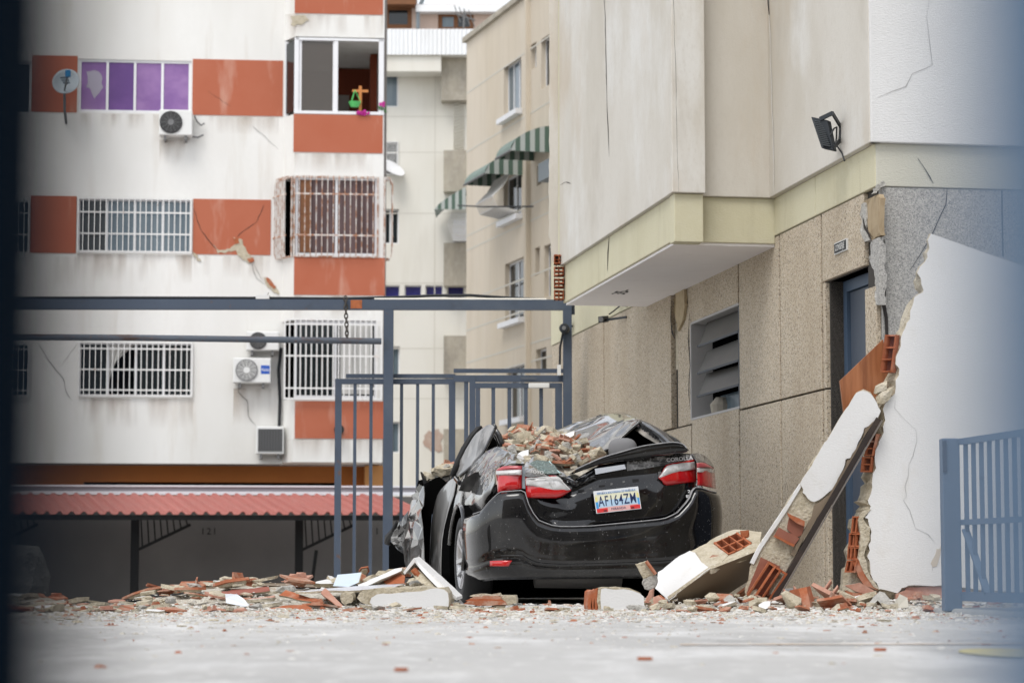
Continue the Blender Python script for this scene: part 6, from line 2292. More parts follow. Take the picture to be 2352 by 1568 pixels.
# right rear wing above the lamp
sheet([[CY(1588, 1042, .22), CY(1606, 1041, .28), CY(1624, 1050, .36)], [CY(1594, 1050, .18), CY(1610, 1050, .24), CY(1634, 1062, .36)], [CY(1601, 1062, .13), CY(1614, 1061, .18), CY(1640, 1074, .32)]], 'right_wing', m_paintG, 5)
sheet([[L(.70, .40, .92), L(.76, .8, .95), L(.76, 1.6, .97)], [L(.82, .42, .74), L(.85, .8, .78), L(.85, 1.6, .8)], [L(.855, .46, .5), L(.88, .8, .5), L(.885, 1.6, .5)], [L(.84, .5, .22), L(.86, .8, .22), L(.86, 1.6, .22)]], 'right_side', m_paint, 4)

# ------------------------------------------------------------------ rubble
def rag(rr, n, r, asp):
    a0 = rr.random() * 6.28
    return [(r * asp * math.cos(a0 + 2 * math.pi * (i + rr.uniform(-.3, .3)) / n) * rr.uniform(.6, 1.1), r * math.sin(a0 + 2 * math.pi * (i + rr.uniform(-.3, .3)) / n) * rr.uniform(.6, 1.1)) for i in range(n)]


def brick_shard_mesh(seed, mats):
    """flat piece of a hollow clay block with stubs of its webs"""
    rr = random.Random(seed)
    m = MB()
    P = rag(rr, rr.randint(5, 7), .5, rr.uniform(.9, 1.6))
    t = .055
    m.prism([A3(x, y, t + rr.uniform(-.01, .01)) for x, y in P], [A3(x * 1.03, y * 1.03, -t) for x, y in P], 0, 0)
    for k_ in range(rr.randint(0, 2)):
        x = rr.uniform(-.25, .25)
        h = rr.uniform(.12, .42)
        m.hexa([A3(x - .03, -.3, t), A3(x + .03, -.3, t), A3(x + .03, .28, t), A3(x - .03, .3, t), A3(x - .03, -.26, h), A3(x + .03, -.28, h * .9), A3(x + .03, .2, h), A3(x - .03, .2, h * .7)])
    if seed % 3 == 0:
        m.prism([A3(x * .8, y * .7, -t - .001) for x, y in P], [A3(x * .7, y * .6, -t - .10) for x, y in P], 1, 1)
    return mesh_of(m, 'brick_shard', mats)


def slab_mesh(seed, mats, th=.13):
    """plaster flake: skin on top, broken mortar at the sides and below"""
    rr = random.Random(seed)
    m = MB()
    P = rag(rr, rr.randint(5, 8), .5, rr.uniform(.9, 1.7))
    m.prism([A3(x, y, th + rr.uniform(-.008, .008)) for x, y in P], [A3(x * rr.uniform(.8, 1.05), y * rr.uniform(.8, 1.05), -th * rr.uniform(.4, 1)) for x, y in P], 0, 1)
    return mesh_of(m, 'plaster_chunk', mats)


def lump_mesh(seed, mats, name='mortar_lump'):
    rr = random.Random(seed)
    bm = bmesh.new()
    for _ in range(18):
        v = Vector((rr.gauss(0, 1), rr.gauss(0, 1), rr.gauss(0, 1))).normalized() * rr.uniform(.36, .52)
        bm.verts.new((v.x * 1.2, v.y, v.z * .8))
    bmesh.ops.convex_hull(bm, input=bm.verts)
    for v in [v for v in bm.verts if not v.link_faces]:
        bm.verts.remove(v)
    me = bpy.data.meshes.new(name)
    bm.to_mesh(me)
    bm.free()
    for q in mats:
        me.materials.append(q)
    return me


BR = [brick_shard_mesh(i, [m_brickS, m_mortar]) for i in range(9)] + [brick_shard_mesh(i + 20, [m_brickP, m_mortar]) for i in range(5)]
PL = [slab_mesh(i, [m_white, m_mortar]) for i in range(8)]
ML = [lump_mesh(i, [m_mortar]) for i in range(7)] + [lump_mesh(i + 30, [m_conc]) for i in range(3)] + [slab_mesh(i + 50, [m_mortar, m_mortar], .2) for i in range(5)]
KIND = {'brick_shard': (BR, 'brick shard'), 'brick_flake': (BR, 'brick flake'), 'plaster_chunk': (PL, 'plaster chunk'), 'mortar_lump': (ML, 'mortar lump')}
RNG = random.Random(11)


def put(kind, pos, size, tilt, label, group, flat=1.0):
    me = RNG.choice(KIND[kind][0])
    R = Matrix.Rotation(RNG.uniform(0, 6.28), 3, 'Z') @ Matrix.Rotation(RNG.uniform(-tilt, tilt), 3, 'X') @ Matrix.Rotation(RNG.uniform(-tilt, tilt), 3, 'Y') @ Matrix.Rotation(RNG.uniform(0, 6.28), 3, 'Z')
    if RNG.random() < .3:
        R = R @ Matrix.Rotation(math.pi, 3, 'X')
    S = Matrix.Diagonal((size * RNG.uniform(.8, 1.2), size * RNG.uniform(.8, 1.2), size * flat * RNG.uniform(.8, 1.3)))
    return inst(kind, me, None, pos, R @ S, label, KIND[kind][1], group)


# ---- heap on the car
def heap_z(x, y):
    """top of the heap over the pushed-in roof, in the car's own frame"""
    prof = np.interp(y, [.10, .35, .7, 1.2, 1.8, 2.4, 2.9], [.86, .97, 1.09, 1.19, 1.27, 1.34, 1.26])
    c = np.interp(y, [.1, .6, 1.2, 2.4], [-.22, -.18, -.16, -.16])
    w = np.interp(y, [.1, .5, 1.2, 2.4, 2.9], [.30, .44, .50, .54, .46])
    d = abs(x - c) / w
    return prof - .16 * max(0, d) ** 2.2 * (1 if x < c else 1.05), d


G = []
for j in range(26):
    y = .34 + 2.6 * j / 25
    row = []
    for i in range(22):
        x = -.66 + 1.02 * i / 21
        z, d = heap_z(x, y)
        while proj(L(x, y, z))[0] < interp(y, [(.3, 1226), (.6, 1206), (1.0, 1184), (1.6, 1164), (3.0, 1156)]):
            x += .01
        row.append(L(x, y, z - .075 + .03 * noise.noise(Vector((x * 9, y * 9, 1)))))
    G.append(row)
m = MB()
m.grid(G)
ho = m.build('rubble_dust', m_dust, fix=False)
tag(ho, 'fine grey dust and grit filling the rubble heap on the car roof', 'rubble', kind='stuff')
SZ = lambda s_: 'small' if s_ < .068 else 'medium' if s_ < .10 else 'large'


def put2(kind, pos, s, tilt, where, flat=1.0):
    o = put(kind, pos, s, tilt, None, None, flat)
    mt = o.data.materials[0].name
    tone = {'dusty_orange_brick': 'orange', 'dusty_pink_brick': 'pink', 'white_plaster': 'white', 'broken_mortar': 'beige', 'broken_concrete': 'grey'}[mt]
    t_ = {'brick_shard': 'brick shard', 'brick_flake': 'brick flake', 'plaster_chunk': 'plaster chunk', 'mortar_lump': 'mortar lump'}[kind]
    o['label'] = f'{SZ(s)} {tone} {t_} {where}'
    o['group'] = f'{tone} {t_}s {where}, {SZ(s)} ones'
    return o


n = 0
while n < 320:
    y = RNG.uniform(.22, 2.7)
    if y < .5 and RNG.random() < .8:
        continue
    x = RNG.uniform(-.72, .38)
    z, d = heap_z(x, y)
    if d > 1.08 or proj(L(x, y, z))[0] < interp(y, [(.3, 1228), (.6, 1206), (1.0, 1182), (1.6, 1160), (2.7, 1152)]):
        continue
    r = RNG.random()
    kd = 'brick_shard' if r < .40 else 'plaster_chunk' if r < .60 else 'mortar_lump'
    s = RNG.choice((.045, .055, .07, .08, .10, .12, .15)) * (1.1 if kd == 'brick_shard' else .9) * RNG.uniform(.8, 1.25)
    where = 'heaped on the car ' + ('by the upright bent door frame' if x < -.50 else 'at the torn edge of the boot' if y < .75 else 'on the far crest below the gate bars' if y > 1.9 else 'against the folded roof sheet' if x > .02 else 'in the middle of the sunken roof')
    put2(kd, L(x, y, z - .02 + RNG.uniform(-.02, .03)), s, .75, where)
    n += 1
# a few by the folded bonnet
for i in range(16):
    t = RNG.random()
    q_ = CY(986 + 54 * t + RNG.uniform(-3, 3), 1096 - 26 * t + RNG.uniform(-6, 8), 2.6 + RNG.uniform(-.05, .2))
    kd = RNG.choice(('mortar_lump', 'mortar_lump', 'brick_shard'))
    put2(kd, q_, RNG.uniform(.07, .14), .5, 'on the folded front end of the car')


# ---- mound on the ground
PTAB = [(40, .12), (90, .11), (130, .085), (170, .05), (200, .03), (250, .02), (300, .035), (350, .075), (430, .11), (520, .15), (620, .155), (740, .14), (800, .125), (860, .15), (920, .15), (985, .10), (1040, .05), (1120, .03), (1300, .02), (1480, .03), (1560, .06), (1700, .07), (1800, .06), (1900, .055), (2000, .06), (2100, .055), (2200, .05), (2300, .06), (2360, .05)]


def mound(X, Y):
    px_ = CX + FPX * X / Y
    h = interp(px_, PTAB)
    yc = interp(px_, [(0, 15.8), (900, 15.9), (1100, 15.3), (1300, 14.9), (1600, 14.7), (2200, 14.3), (2400, 13.9)])
    wf = interp(px_, [(0, 1.2), (900, 1.25), (1100, .6), (1600, .55), (2400, .5)])
    d = (Y - yc) / (wf if Y < yc else wf * 1.3)
    return ground_z(X, Y) + h * math.exp(-d * d * 1.2)


G = []
for Y in np.linspace(11.6, 18.6, 64):
    row = []
    for px_ in np.linspace(-20, 2420, 150):
        X = (px_ - CX) / FPX * Y
        h = mound(X, Y) - .028 + .022 * noise.noise(Vector((X * 7, Y * 5, 3))) + .012 * noise.noise(Vector((X * 22, Y * 16, 5)))
        row.append(A3(X, Y, h if h > .002 else min(h, .0) - .012))
    G.append(row)
m = MB()
m.grid(G)
mo = m.build('rubble_dust', m_dust, fix=False)
tag(mo, 'fine pale rubble dust and grit banked along the yard in front of the car', 'rubble', kind='stuff')

# chips too small to count
NCH = 26000
rn = np.random.RandomState(5)
m = MB()
cnt = 0
base_tet = [A3(1, 1, 1), A3(-1, -1, 1), A3(-1, 1, -1), A3(1, -1, -1)]
while cnt < NCH:
    zone = rn.rand()
    if zone < .74:
        Y = 12.9 + abs(rn.randn()) * 1.0 if rn.rand() < .5 else 13.3 + rn.randn() * .8
    else:
        Y = rn.uniform(6.0, 12.5)
        if rn.rand() > ((Y - 6.0) / 6.5) ** 2.4 + .03:
            continue
    if Y < 5.5 or Y > 17.5:
        continue
    px_ = rn.uniform(20, 2400)
    X = (px_ - CX) / FPX * Y
    s = rn.uniform(.002, .006) if rn.rand() < .84 else rn.uniform(.006, .015)
    if Y < 11:
        s *= .75
    z = max(mound(X, Y), ground_z(X, Y)) + s * .2 + (.006 if Y > 12.4 else 0)
    u = rn.rand()
    mi = 0 if u < .42 else 1 if u < .80 else 2 if u < .92 else 3
    a = rn.rand() * 6.28
    ca, sa = math.cos(a), math.sin(a)
    sx, sy, sz = s * rn.uniform(.7, 1.9), s * rn.uniform(.7, 1.4), s * rn.uniform(.3, .8)
    V = []
    for bx_, by_, bz_ in ((-1, -1, 0), (1, -.8, 0), (.9, 1, 0), (-.8, .9, 0), (-.5, -.5, 1), (.6, -.4, 1), (.4, .5, .8)):
        x_, y_ = bx_ * sx + rn.uniform(-.2, .2) * s, by_ * sy + rn.uniform(-.2, .2) * s
        V.append((X + x_ * ca - y_ * sa, Y + x_ * sa + y_ * ca, z + bz_ * sz * 1.2 - s * .3))
    m.add(V, [(4, 5, 6), (0, 1, 5, 4), (1, 2, 6, 5), (2, 3, 6), (3, 0, 4, 6)], mi)
    cnt += 1
co = m.build('rubble_chips', [m_chipw, m_dust, m_conc, m_brickS], fix=False)
tag(co, 'small chips of plaster, mortar and brick strewn over the pale yard', 'rubble', kind='stuff')

# ---- pieces that can be told apart
def where_is(zone, px_, Y):
    if zone == 'L':
        return 'in the rubble bank ' + ('at its low far left end' if px_ < 330 else 'left of the lined tile' if px_ < 490 else 'around the lined tile' if px_ < 640 else 'before the tile sheet' if px_ < 800 and Y < 14.8 else 'behind the tile sheet' if px_ < 860 else 'beside the long white slab')
    if zone == 'M':
        return 'lying behind the bumper ' + ('near the rear wheel' if px_ < 1190 else 'below the number plate' if px_ < 1360 else 'around the white wall block')
    if zone == 'R':
        return 'on the ground ' + ('before the tilted slab' if px_ < 1720 else 'at the foot of the leaning strip' if px_ < 1900 else 'at the foot of the broken wall' if px_ < 2150 else 'before the low blue gate')
    return 'alone on the open concrete ' + ('nearest the viewer' if Y < 9 else 'on the left of the yard' if px_ < 800 else 'in the middle of the yard' if px_ < 1600 else 'on the right of the yard')


def scat(zone, n, p0, p1, y0, y1, sizes, wts, tilt, flat=1.0, lift=0.0):
    for _ in range(n):
        Y = RNG.uniform(y0, y1)
        px_ = RNG.uniform(p0, p1)
        X = (px_ - CX) / FPX * Y
        if zone == 'L' and 690 < px_ < 950 and 14.35 < Y < 16.15:
            continue
        r = RNG.random()
        kd = 'brick_shard' if r < wts[0] else 'plaster_chunk' if r < wts[0] + wts[1] else 'mortar_lump'
        s = RNG.choice(sizes) * RNG.uniform(.75, 1.25)
        if kd == 'mortar_lump':
            s *= .62 if zone in 'LM' else .75
        z = mound(X, Y) + s * (.10 if kd != 'mortar_lump' else .22) + lift * RNG.random()
        put2('brick_flake' if zone == 'F' and kd == 'brick_shard' else kd, A3(X, Y, z), s, tilt, where_is(zone, px_, Y), flat)


scat('L', 120, 330, 1030, 14.6, 16.6, (.07, .10, .14, .19), (.48, .22), .22, .6, .02)
scat('L', 90, 30, 400, 13.2, 15.2, (.05, .07, .10, .14), (.42, .25), .16, .6, .02)
scat('L', 62, 60, 1030, 13.4, 14.8, (.04, .06, .09, .14), (.42, .26), .16, .6, .01)
scat('L', 26, 760, 960, 15.2, 16.4, (.10, .14), (.40, .20), .6, 1, .05)
scat('M', 56, 1040, 1500, 13.3, 15.2, (.04, .06, .08, .11), (.30, .38), .2, .8)
scat('R', 105, 1480, 2330, 13.4, 14.9, (.05, .06, .08, .11), (.36, .26), .32, .9, .015)
scat('R', 30, 1700, 2000, 14.0, 14.9, (.08, .12, .15), (.55, .2), .7, 1, .03)
scat('F', 70, 90, 2330, 10.4, 13.2, (.02, .03, .045), (.86, .14), .05, .5)
scat('F', 70, 90, 2330, 11.2, 13.4, (.02, .03, .045, .06), (.15, .85), .05, .45)
scat('F', 34, 120, 2320, 7.0, 10.6, (.014, .02, .028), (.80, .20), .06, .7)


# ---- pieces with a shape of their own
def dslab(name, label, cat, pts, th, mats, amp=.006, step=.06, seed=0, smooth=False):
    """pts: (x, y, distance) of the face that shows; th: the thickness vector"""
    fr = jag([U(*p_) for p_ in pts], amp, step, seed) if amp else [U(*p_) for p_ in pts]
    m = MB()
    m.prism(fr, [q_ + np.array(th) for q_ in fr], 0, 1)
    o = m.build(name, mats if isinstance(mats, list) else [mats, mats])
    return tag(o, label, cat)


# long white slab
ls = thing('fallen_wall_slab', 'long white slab of fallen wall lying before the left rear wheel', 'wall fragment', U(940, 1404, 14.45) * A3(1, 1, 0))
face = [(849, 1383), (853, 1372), (866, 1364), (880, 1362), (896, 1363), (912, 1361), (930, 1359), (950, 1358), (968, 1357), (980, 1354), (990, 1351), (1004, 1350), (1020, 1353), (1029, 1361), (1031, 1378), (1030, 1392), (1026, 1398), (1004, 1401), (960, 1405), (920, 1404), (880, 1404), (862, 1396)]
fr = jag([U(x, y, 14.4) for x, y in face], .004, .05, 3)
m = MB(); m.prism(fr, [q_ + A3(.005, .02, 0) for q_ in fr], 0, 1); m.build('plaster_face', [m_white, m_mortar], ls)
core = [(838, 1386), (820, 1372), (826, 1360), (850, 1352), (880, 1349), (930, 1349), (980, 1347), (1020, 1348), (1030, 1361), (1031, 1390), (1026, 1400), (860, 1404), (846, 1398)]
fr = jag([U(x, y, 14.425) for x, y in core], .008, .05, 4)
m = MB(); m.prism(fr, [q_ + A3(.01, .85, .0) for q_ in fr], 0, 0); m.build('mortar_core', m_mortar, ls)
dslab('round_mortar_lump', 'rounded lump of beige mortar against the left end of the long white slab', 'rubble', [(781, 1370, 14.5), (784, 1362, 14.5), (796, 1360, 14.5), (808, 1362, 14.5), (811, 1372, 14.5), (806, 1384, 14.5), (794, 1388, 14.5), (784, 1382, 14.5)], A3(.01, .1, .01), m_mortar, .006, .03, 3)
dslab('tile_sheet', 'long thin sheet of white tiling lying on top of the rubble bank', 'tile', [(680, 1358.5, 14.5), (730, 1356, 14.5), (800, 1356, 14.55), (900, 1349, 15.0), (930, 1340, 15.9), (880, 1341, 15.9), (800, 1347, 15.6), (742, 1351, 15.2)], A3(0, .0, -.012), [m_tile, m_mortar], .003, .1, 2)
dslab('blue_board', 'pale blue board tilted at the back of the rubble bank', 'board', [(775, 1319, 16.2), (830, 1313.5, 16.3), (823, 1337, 16.0), (800, 1347, 15.9), (765, 1345, 15.9)], A3(.005, .02, .0), [m_tileB, m_mortar], .002, .1, 2)
dslab('white_tiled_strip', 'white tiled strip of wall sloping up beside the pale blue board', 'wall fragment', [(822, 1342, 15.8), (870, 1322, 15.9), (908, 1305, 16.0), (924, 1303, 16.0), (922, 1310, 15.9), (890, 1324, 15.8), (850, 1342, 15.7), (826, 1350, 15.7)], A3(.02, .16, -.02), [m_white, m_mortar], .004, .06, 2)
dslab('brick_underside', 'orange brick side under the sloping white tiled strip', 'brick shard', [(880, 1335, 15.85), (916, 1314, 15.95), (930, 1322, 15.9), (928, 1338, 15.8), (890, 1342, 15.8)], A3(.0, .06, 0), [m_brick, m_brick], .004, .06, 2)
lsh = thing('corner_fragment', 'white L-shaped corner of wall propped like a roof beside the left rear wheel', 'wall fragment', U(960, 1370, 15.1) * A3(1, 1, 0))
a_, b_, c_ = (950, 1282), (926, 1315), (1049, 1374)
legs = [[(950, 1281, 15.3), (956, 1287, 15.3), (945, 1300, 15.3), (930, 1318, 15.3), (926, 1314, 15.3)], [(950, 1281, 15.3), (985, 1312, 15.2), (1020, 1344, 15.05), (1049, 1371, 14.95), (1049, 1378, 14.95), (1030, 1368, 15.0), (1000, 1344, 15.1), (970, 1312, 15.2), (954, 1292, 15.3)]]
for i, pts in enumerate(legs):
    fr = jag([U(*p_) for p_ in pts], .002, .05, i)
    m = MB(); m.prism(fr, [q_ + A3(.03, .20, .01) for q_ in fr], 0, 0); m.build('plaster_leg', m_white, lsh)
fr = [U(*p_) for p_ in ((938, 1318, 15.34), (950, 1298, 15.34), (972, 1318, 15.24), (1002, 1350, 15.12), (980, 1346, 15.16), (958, 1330, 15.24), (946, 1316, 15.32))]
m = MB(); m.prism(jag(fr, .005, .04, 5), [q_ + A3(.03, .18, 0) for q_ in jag(fr, .005, .04, 5)], 0, 0); m.build('mortar_core', m_mortar, lsh)
for i in range(2):
    fr = [U(x + i * 3, y - i * 2 + 2, 15.28 - .02 * i) for x, y in ((943, 1308), (949, 1303), (968, 1322), (990, 1343), (982, 1345), (962, 1330))]
    m = MB(); m.prism(fr, [q_ + A3(.02, .12, 0) for q_ in fr]); m.build('brick', m_brick, lsh)
dslab('lined_tile_fragment', 'white tile fragment with grooved lines tilted on the left rubble bank', 'tile', [(517, 1363, 14.4), (545, 1364, 14.5), (562, 1376, 14.4), (573, 1391, 14.3), (560, 1393, 14.3), (520, 1384, 14.3)], A3(.0, .03, -.01), [m_tile, m_mortar], .002, .1, 4)
dslab('small_white_block', 'small upright white plaster block in front of the left rubble bank', 'plaster chunk', [(641, 1398, 13.9), (655, 1396, 13.9), (662, 1406, 13.85), (664, 1418, 13.85), (644, 1419, 13.85), (638, 1410, 13.9)], A3(.03, .06, 0), [m_white, m_mortar], .003, .03, 4)
dslab('ribbed_brick_shard', 'long pink ribbed brick shard propped against the left rubble bank', 'brick shard', [(737, 1360, 14.45), (747, 1349, 14.5), (760, 1362, 14.45), (778, 1382, 14.4), (806, 1404, 14.3), (798, 1408, 14.3), (770, 1388, 14.35), (744, 1368, 14.4)], A3(.0, .03, -.008), [m_brickP, m_brick], .003, .05, 4)
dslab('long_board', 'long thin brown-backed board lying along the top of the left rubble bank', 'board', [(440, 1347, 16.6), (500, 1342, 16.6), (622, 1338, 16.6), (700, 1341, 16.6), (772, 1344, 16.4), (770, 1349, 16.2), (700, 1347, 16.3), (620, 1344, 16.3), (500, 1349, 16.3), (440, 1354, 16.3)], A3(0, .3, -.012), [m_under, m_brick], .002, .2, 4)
for i, (pts, l) in enumerate((([(618, 1396, 14.0), (650, 1390, 14.05), (700, 1388, 14.1), (716, 1395, 14.05), (722, 1406, 13.95), (690, 1408, 13.9), (640, 1407, 13.9)], 'large dark orange brick shard at the front foot of the left rubble bank'),
                              ([(640, 1366, 14.6), (656, 1354, 14.65), (700, 1368, 14.55), (740, 1378, 14.5), (745, 1384, 14.45), (700, 1379, 14.45)], 'long brick-edged strip sloping down across the left rubble bank'),
                              ([(497, 1358, 15.2), (560, 1352, 15.2), (617, 1346, 15.2), (620, 1356, 15.1), (560, 1364, 15.0), (500, 1370, 15.0)], 'broad maroon brick face in the middle of the left rubble bank'))):
    dslab('brick_shard', l, 'brick shard', pts, A3(.0, .06, -.01), [m_brick if i != 2 else M('maroon_brick', (.26, .085, .06), .9, [('noise', 12, .45, .7, (.34, .13, .09), .7)]), m_mortar], .004, .06, i)
# centre and right
cb_ = thing('white_wall_block', 'white block of wall with an orange brick end standing behind the bumper', 'wall fragment', U(1420, 1414, 14.2) * A3(1, 1, 0))
face = [(1381, 1352), (1390, 1350), (1402, 1352), (1420, 1353), (1432, 1352), (1446, 1354), (1456, 1357), (1470, 1362), (1479, 1370), (1479, 1400), (1480, 1413), (1470, 1418), (1420, 1417), (1384, 1417), (1381, 1400), (1379, 1378)]
fr = jag([U(x, y, 14.15) for x, y in face], .003, .04, 6)
m = MB(); m.prism(fr, [q_ + A3(0, .02, 0) for q_ in fr], 0, 1); m.build('plaster_face', [m_white, m_mortar], cb_)
core = [(1374, 1350), (1400, 1348), (1446, 1350), (1470, 1360), (1478, 1372), (1478, 1414), (1376, 1416), (1371, 1380)]
fr = jag([U(x, y, 14.172) for x, y in core], .006, .04, 7)
m = MB(); m.prism(fr, [q_ + A3(0, .20, 0) for q_ in fr]); m.build('mortar_core', m_mortar, cb_)
for i in range(3):
    fr = [U(x, y, 14.19) for x, y in ((1352 + 7 * i, 1358 - 3 * i), (1359 + 7 * i, 1353 - 2 * i), (1361 + 6 * i, 1390), (1362 + 5 * i, 1413), (1354 + 6 * i, 1413), (1350 + 6 * i, 1390))]
    m = MB(); m.prism(fr, [q_ + A3(.02 * i - .02, .13, 0) for q_ in fr]); m.build('brick', m_brick, cb_, bevel=.003)
rl = thing('leaning_rubble_stack', 'grey concrete lump and mortar stub propped on the left of the tilted slab', 'rubble', U(1490, 1405, 14.6) * A3(1, 1, 0))
for nm, pts, mt in (('mortar_stub', [(1458, 1294), (1470, 1291), (1484, 1287), (1496, 1300), (1506, 1318), (1500, 1322), (1490, 1324), (1478, 1330), (1468, 1312)], m_mortar),
                    ('concrete_lump', [(1478, 1328), (1492, 1322), (1506, 1320), (1510, 1334), (1504, 1348), (1494, 1356), (1480, 1352), (1474, 1340)], m_conc),
                    ('brick_stub', [(1484, 1372), (1492, 1354), (1502, 1350), (1500, 1368), (1490, 1386), (1482, 1384)], m_brickP),
                    ('mortar_foot', [(1480, 1386), (1498, 1370), (1504, 1390), (1500, 1408), (1484, 1410)], m_mortar)):
    fr = jag([U(x, y, 14.62) for x, y in pts], .004, .03, 8)
    m = MB(); m.prism(fr, [q_ + A3(.01, .09, 0) for q_ in fr]); m.build(nm, mt, rl, bevel=.006)
m = MB()
m.tube([U(1484, 1288, 14.6), U(1506, 1318, 14.6)], .012, 6)
m.build('brick_edge', m_brick, rl)
dslab('folded_brick_shard', 'dusty pink brick shard with a folded ridge below the tilted slab', 'brick shard', [(1500, 1370, 14.5), (1512, 1366, 14.48), (1524, 1376, 14.42), (1532, 1390, 14.4), (1541, 1404, 14.4), (1530, 1410, 14.4), (1514, 1412, 14.42), (1503, 1406, 14.45)], A3(.02, .07, 0), [m_brickP, m_brick], .003, .03, 8)
dslab('flat_plaster_slab', 'broad flat white plaster slab lying before the tilted slab', 'plaster chunk', [(1506, 1408, 14.0), (1540, 1402, 14.2), (1570, 1398, 14.35), (1596, 1402, 14.2), (1628, 1412, 13.95), (1626, 1418, 13.9), (1580, 1416, 13.85), (1540, 1414, 13.85)], A3(.0, .05, -.05), [m_white, m_mortar], .004, .05, 8)
hb2 = thing('hollow_brick_piece', 'upright ribbed orange piece of hollow brick at the foot of the leaning strip', 'brick shard', U(1845, 1395, 14.1) * A3(1, 1, 0))
for i, pts in enumerate(([(1814, 1355, 14.15), (1834, 1351, 14.05), (1844, 1396, 14.0), (1828, 1398, 14.1)], [(1834, 1351, 14.05), (1853, 1347, 14.05), (1862, 1394, 14.0), (1844, 1396, 14.0)], [(1853, 1347, 14.05), (1861, 1345, 14.2), (1874, 1392, 14.15), (1862, 1394, 14.0)])):
    fr = jag([U(*p_) for p_ in pts], .002, .05, i)
    m = MB(); m.prism(fr, [q_ + A3(0, .012, 0) for q_ in fr]); m.build('brick_web', m_brick, hb2)
for i, (pts, l, mt) in enumerate((([(1742, 1388, 13.95), (1758, 1379, 14.0), (1770, 1380, 14.0), (1768, 1394, 13.9), (1750, 1402, 13.85), (1743, 1398, 13.9)], 'small white plaster block beside the flat white plate near the leaning strip', [m_white, m_mortar]),
                                  ([(1770, 1393, 13.9), (1800, 1396, 13.9), (1818, 1399, 13.9), (1816, 1410, 13.8), (1796, 1414, 13.75), (1784, 1410, 13.8)], 'flat white plaster plate in front of the ribbed orange brick piece', [m_white, m_mortar]),
                                  ([(1738, 1426, 13.3), (1752, 1416, 13.4), (1772, 1412, 13.45), (1790, 1424, 13.35), (1788, 1430, 13.3), (1742, 1430, 13.3)], 'pink curved brick shard lying before the flat white plate', [m_brickP, m_brick]),
                                  ([(1985, 1398, 13.9), (2004, 1372, 14.0), (2020, 1357, 14.1), (2032, 1360, 14.05), (2043, 1374, 14.0), (2044, 1388, 13.95), (2030, 1394, 13.9), (2016, 1378, 13.95), (2006, 1390, 13.9), (1996, 1404, 13.85)], 'L-shaped grey concrete piece before the broken wall', [m_conc, m_mortar]),
                                  ([(2053, 1385, 13.9), (2066, 1363, 13.95), (2084, 1372, 13.95), (2087, 1394, 13.9), (2060, 1395, 13.9)], 'pale grey five-sided plate leaning at the foot of the broken wall', [M('pale_plate', (.50, .47, .40), .9), m_mortar]),
                                  ([(1627, 1402, 14.2), (1650, 1382, 14.3), (1676, 1364, 14.4), (1690, 1374, 14.35), (1684, 1386, 14.25), (1660, 1398, 14.15), (1640, 1408, 14.1)], 'grey-faced concrete lump leaning under the tilted slab', [m_conc, m_mortar]),
                                  ([(1886, 1378, 14.1), (1930, 1385, 14.05), (1966, 1392, 14.0), (1960, 1402, 13.95), (1920, 1402, 13.95), (1890, 1396, 14.0)], 'flat orange brick plate lying between the strip and the broken wall', [m_brick, m_brick]),
                                  ([(1908, 1400, 13.8), (1922, 1386, 13.9), (1936, 1384, 13.9), (1940, 1398, 13.85), (1926, 1408, 13.8)], 'beige mortar lump on the flat orange brick plate', [m_mortar, m_mortar]),
                                  ([(1112, 1406, 14.1), (1130, 1400, 14.15), (1162, 1400, 14.15), (1172, 1406, 14.1), (1160, 1414, 14.0), (1120, 1412, 14.05)], 'orange curved brick shard lying below the ribbed slab', [m_brick, m_mortar]))):
    dslab('rubble_piece', l, 'rubble', pts, A3(.01, .09, -.01), mt, .004, .04, i + 30)
for i, (x, y, s, l) in enumerate(((921, 1538, .016, 'small flat orange brick shard lying alone nearest the camera'), (1480, 1513, .020, 'lone orange brick crumbs on the concrete below the bumper'), (2020, 1492, .018, 'pair of orange chips by the faded painted line'))):
    D = CAMH * FPX / (y - HOR)
    w = s * 1.0
    q_ = U(x, y, D)
    m = MB()
    m.prism([q_ + A3(a * w, b * w * 1.3, .006) for a, b in ((-1, -.4), (.2, -.7), (1.1, -.3), (.9, .5), (-.6, .7))], [q_ + A3(a * w, b * w * 1.3, -.002) for a, b in ((-1, -.4), (.2, -.7), (1.1, -.3), (.9, .5), (-.6, .7))])
    tag(m.build('brick_shard', m_brick), l, 'brick shard')
rb = thing('ribbed_brick_slab', 'flat ribbed orange brick slab with a mortar end under the rear bumper', 'brick shard', U(1110, 1390, 14.6) * A3(1, 1, 0))
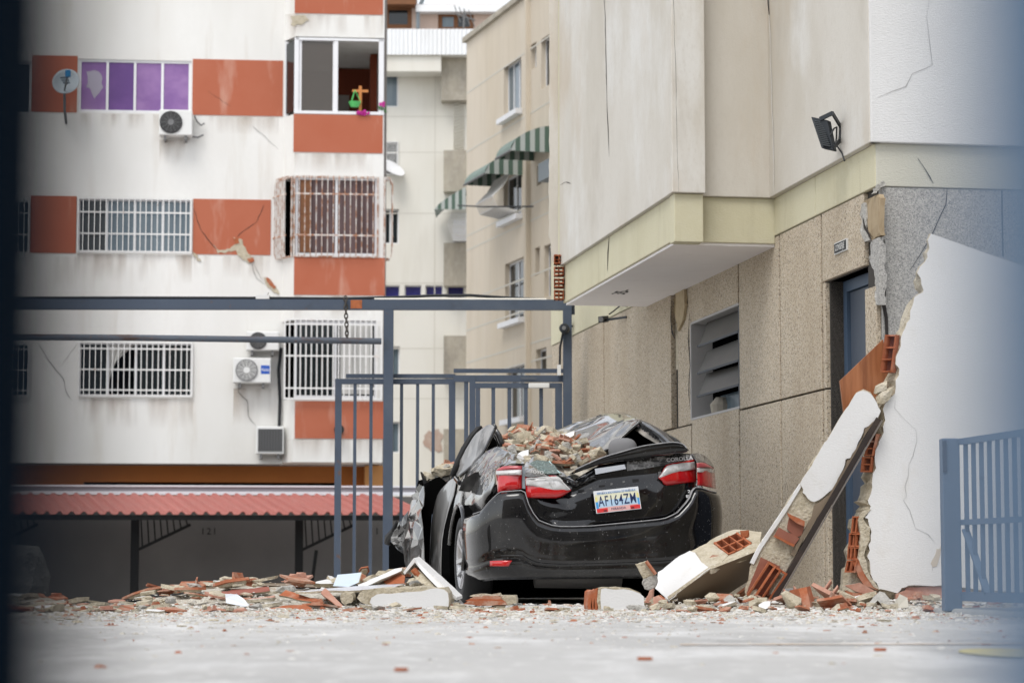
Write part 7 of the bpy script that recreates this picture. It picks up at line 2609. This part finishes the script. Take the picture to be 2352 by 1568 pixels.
for i, (pts, mt) in enumerate((([(1064, 1386), (1076, 1379), (1160, 1380), (1164, 1388), (1100, 1391)], m_brickS), ([(1068, 1379), (1080, 1374), (1152, 1375), (1158, 1380), (1090, 1384)], m_brick), ([(1078, 1374), (1090, 1369), (1140, 1367), (1152, 1370), (1150, 1376)], m_brickS),
                               ([(1150, 1366), (1184, 1366), (1186, 1384), (1168, 1390), (1150, 1386)], m_mortar), ([(1078, 1368), (1098, 1363), (1126, 1365), (1146, 1361), (1150, 1367), (1100, 1371)], m_mortar))):
    fr = jag([U(x, y, 14.62 + .02 * i) for x, y in pts], .004, .04, i)
    m = MB(); m.prism(fr, [q_ + A3(.01, .18, 0) for q_ in fr]); m.build('brick_rib' if mt is not m_mortar else 'mortar_bed', mt, rb)
for i in range(14):          # loose bits heaped behind the blue board and the sloping strip
    X, Y = (RNG.uniform(815, 935) - CX) / FPX * 16.3, 16.35 + RNG.uniform(-.05, .25)
    put2(RNG.choice(('brick_shard', 'mortar_lump')), A3(X, Y, RNG.uniform(.10, .24)), RNG.uniform(.06, .12), .6, 'heaped behind the pale blue board')
# dark concrete lump at the far left
bm = bmesh.new()
bmesh.ops.create_icosphere(bm, subdivisions=3, radius=1)
for v in bm.verts:
    d = 1 + .28 * noise.noise(v.co * 1.6) + .10 * noise.noise(v.co * 5)
    v.co = Vector((v.co.x * .27 * d, v.co.y * .3 * d, v.co.z * .26 * d))
me = bpy.data.meshes.new('concrete_boulder')
bm.to_mesh(me)
bm.free()
me.materials.append(M('dark_weathered_concrete', (.13, .128, .12), .97, [('noise', 8, .45, .7, (.20, .195, .185), .7)], ('noise', 30, 1.0, .03)))
inst('concrete_boulder', me, None, U(30, 1344, 15.6), None, 'large dark grey concrete boulder half hidden at the left picture edge', 'rubble')

# ------------------------------------------------------------------ house added unseen behind the camera to darken the car paint's reflections
FS = Frame(A3(0, -17, 0), A3(-1, 0, 0))
sh = thing('reflection_house', 'plain terrace added unseen behind the viewer as a dark reflection for the car paint', 'building', A3(0, -17, 0))
hs = [(x, x + 1.4, z, z + 1.3) for x in (-13, -9, -5, -1, 3, 7, 11) for z in (1.2, 4.2, 7.2)]
m = MB()
m.wall(FS, -26, 26, 0, 11, hs, 0, -.3)
m.build('wall', m_street, sh)
m = MB()
m.fbox(FS, -26, 26, 0, 11, -6, -.6)
m.build('inner_core', m_void, sh)
m = MB()
m.fbox(FS, -26.3, 26.3, 11, 11.25, -6, .3)
m.build('roof', m_roof, sh)
for h in hs:
    window(FS, h, sh, [m_glass, m_glass], o=-.1)
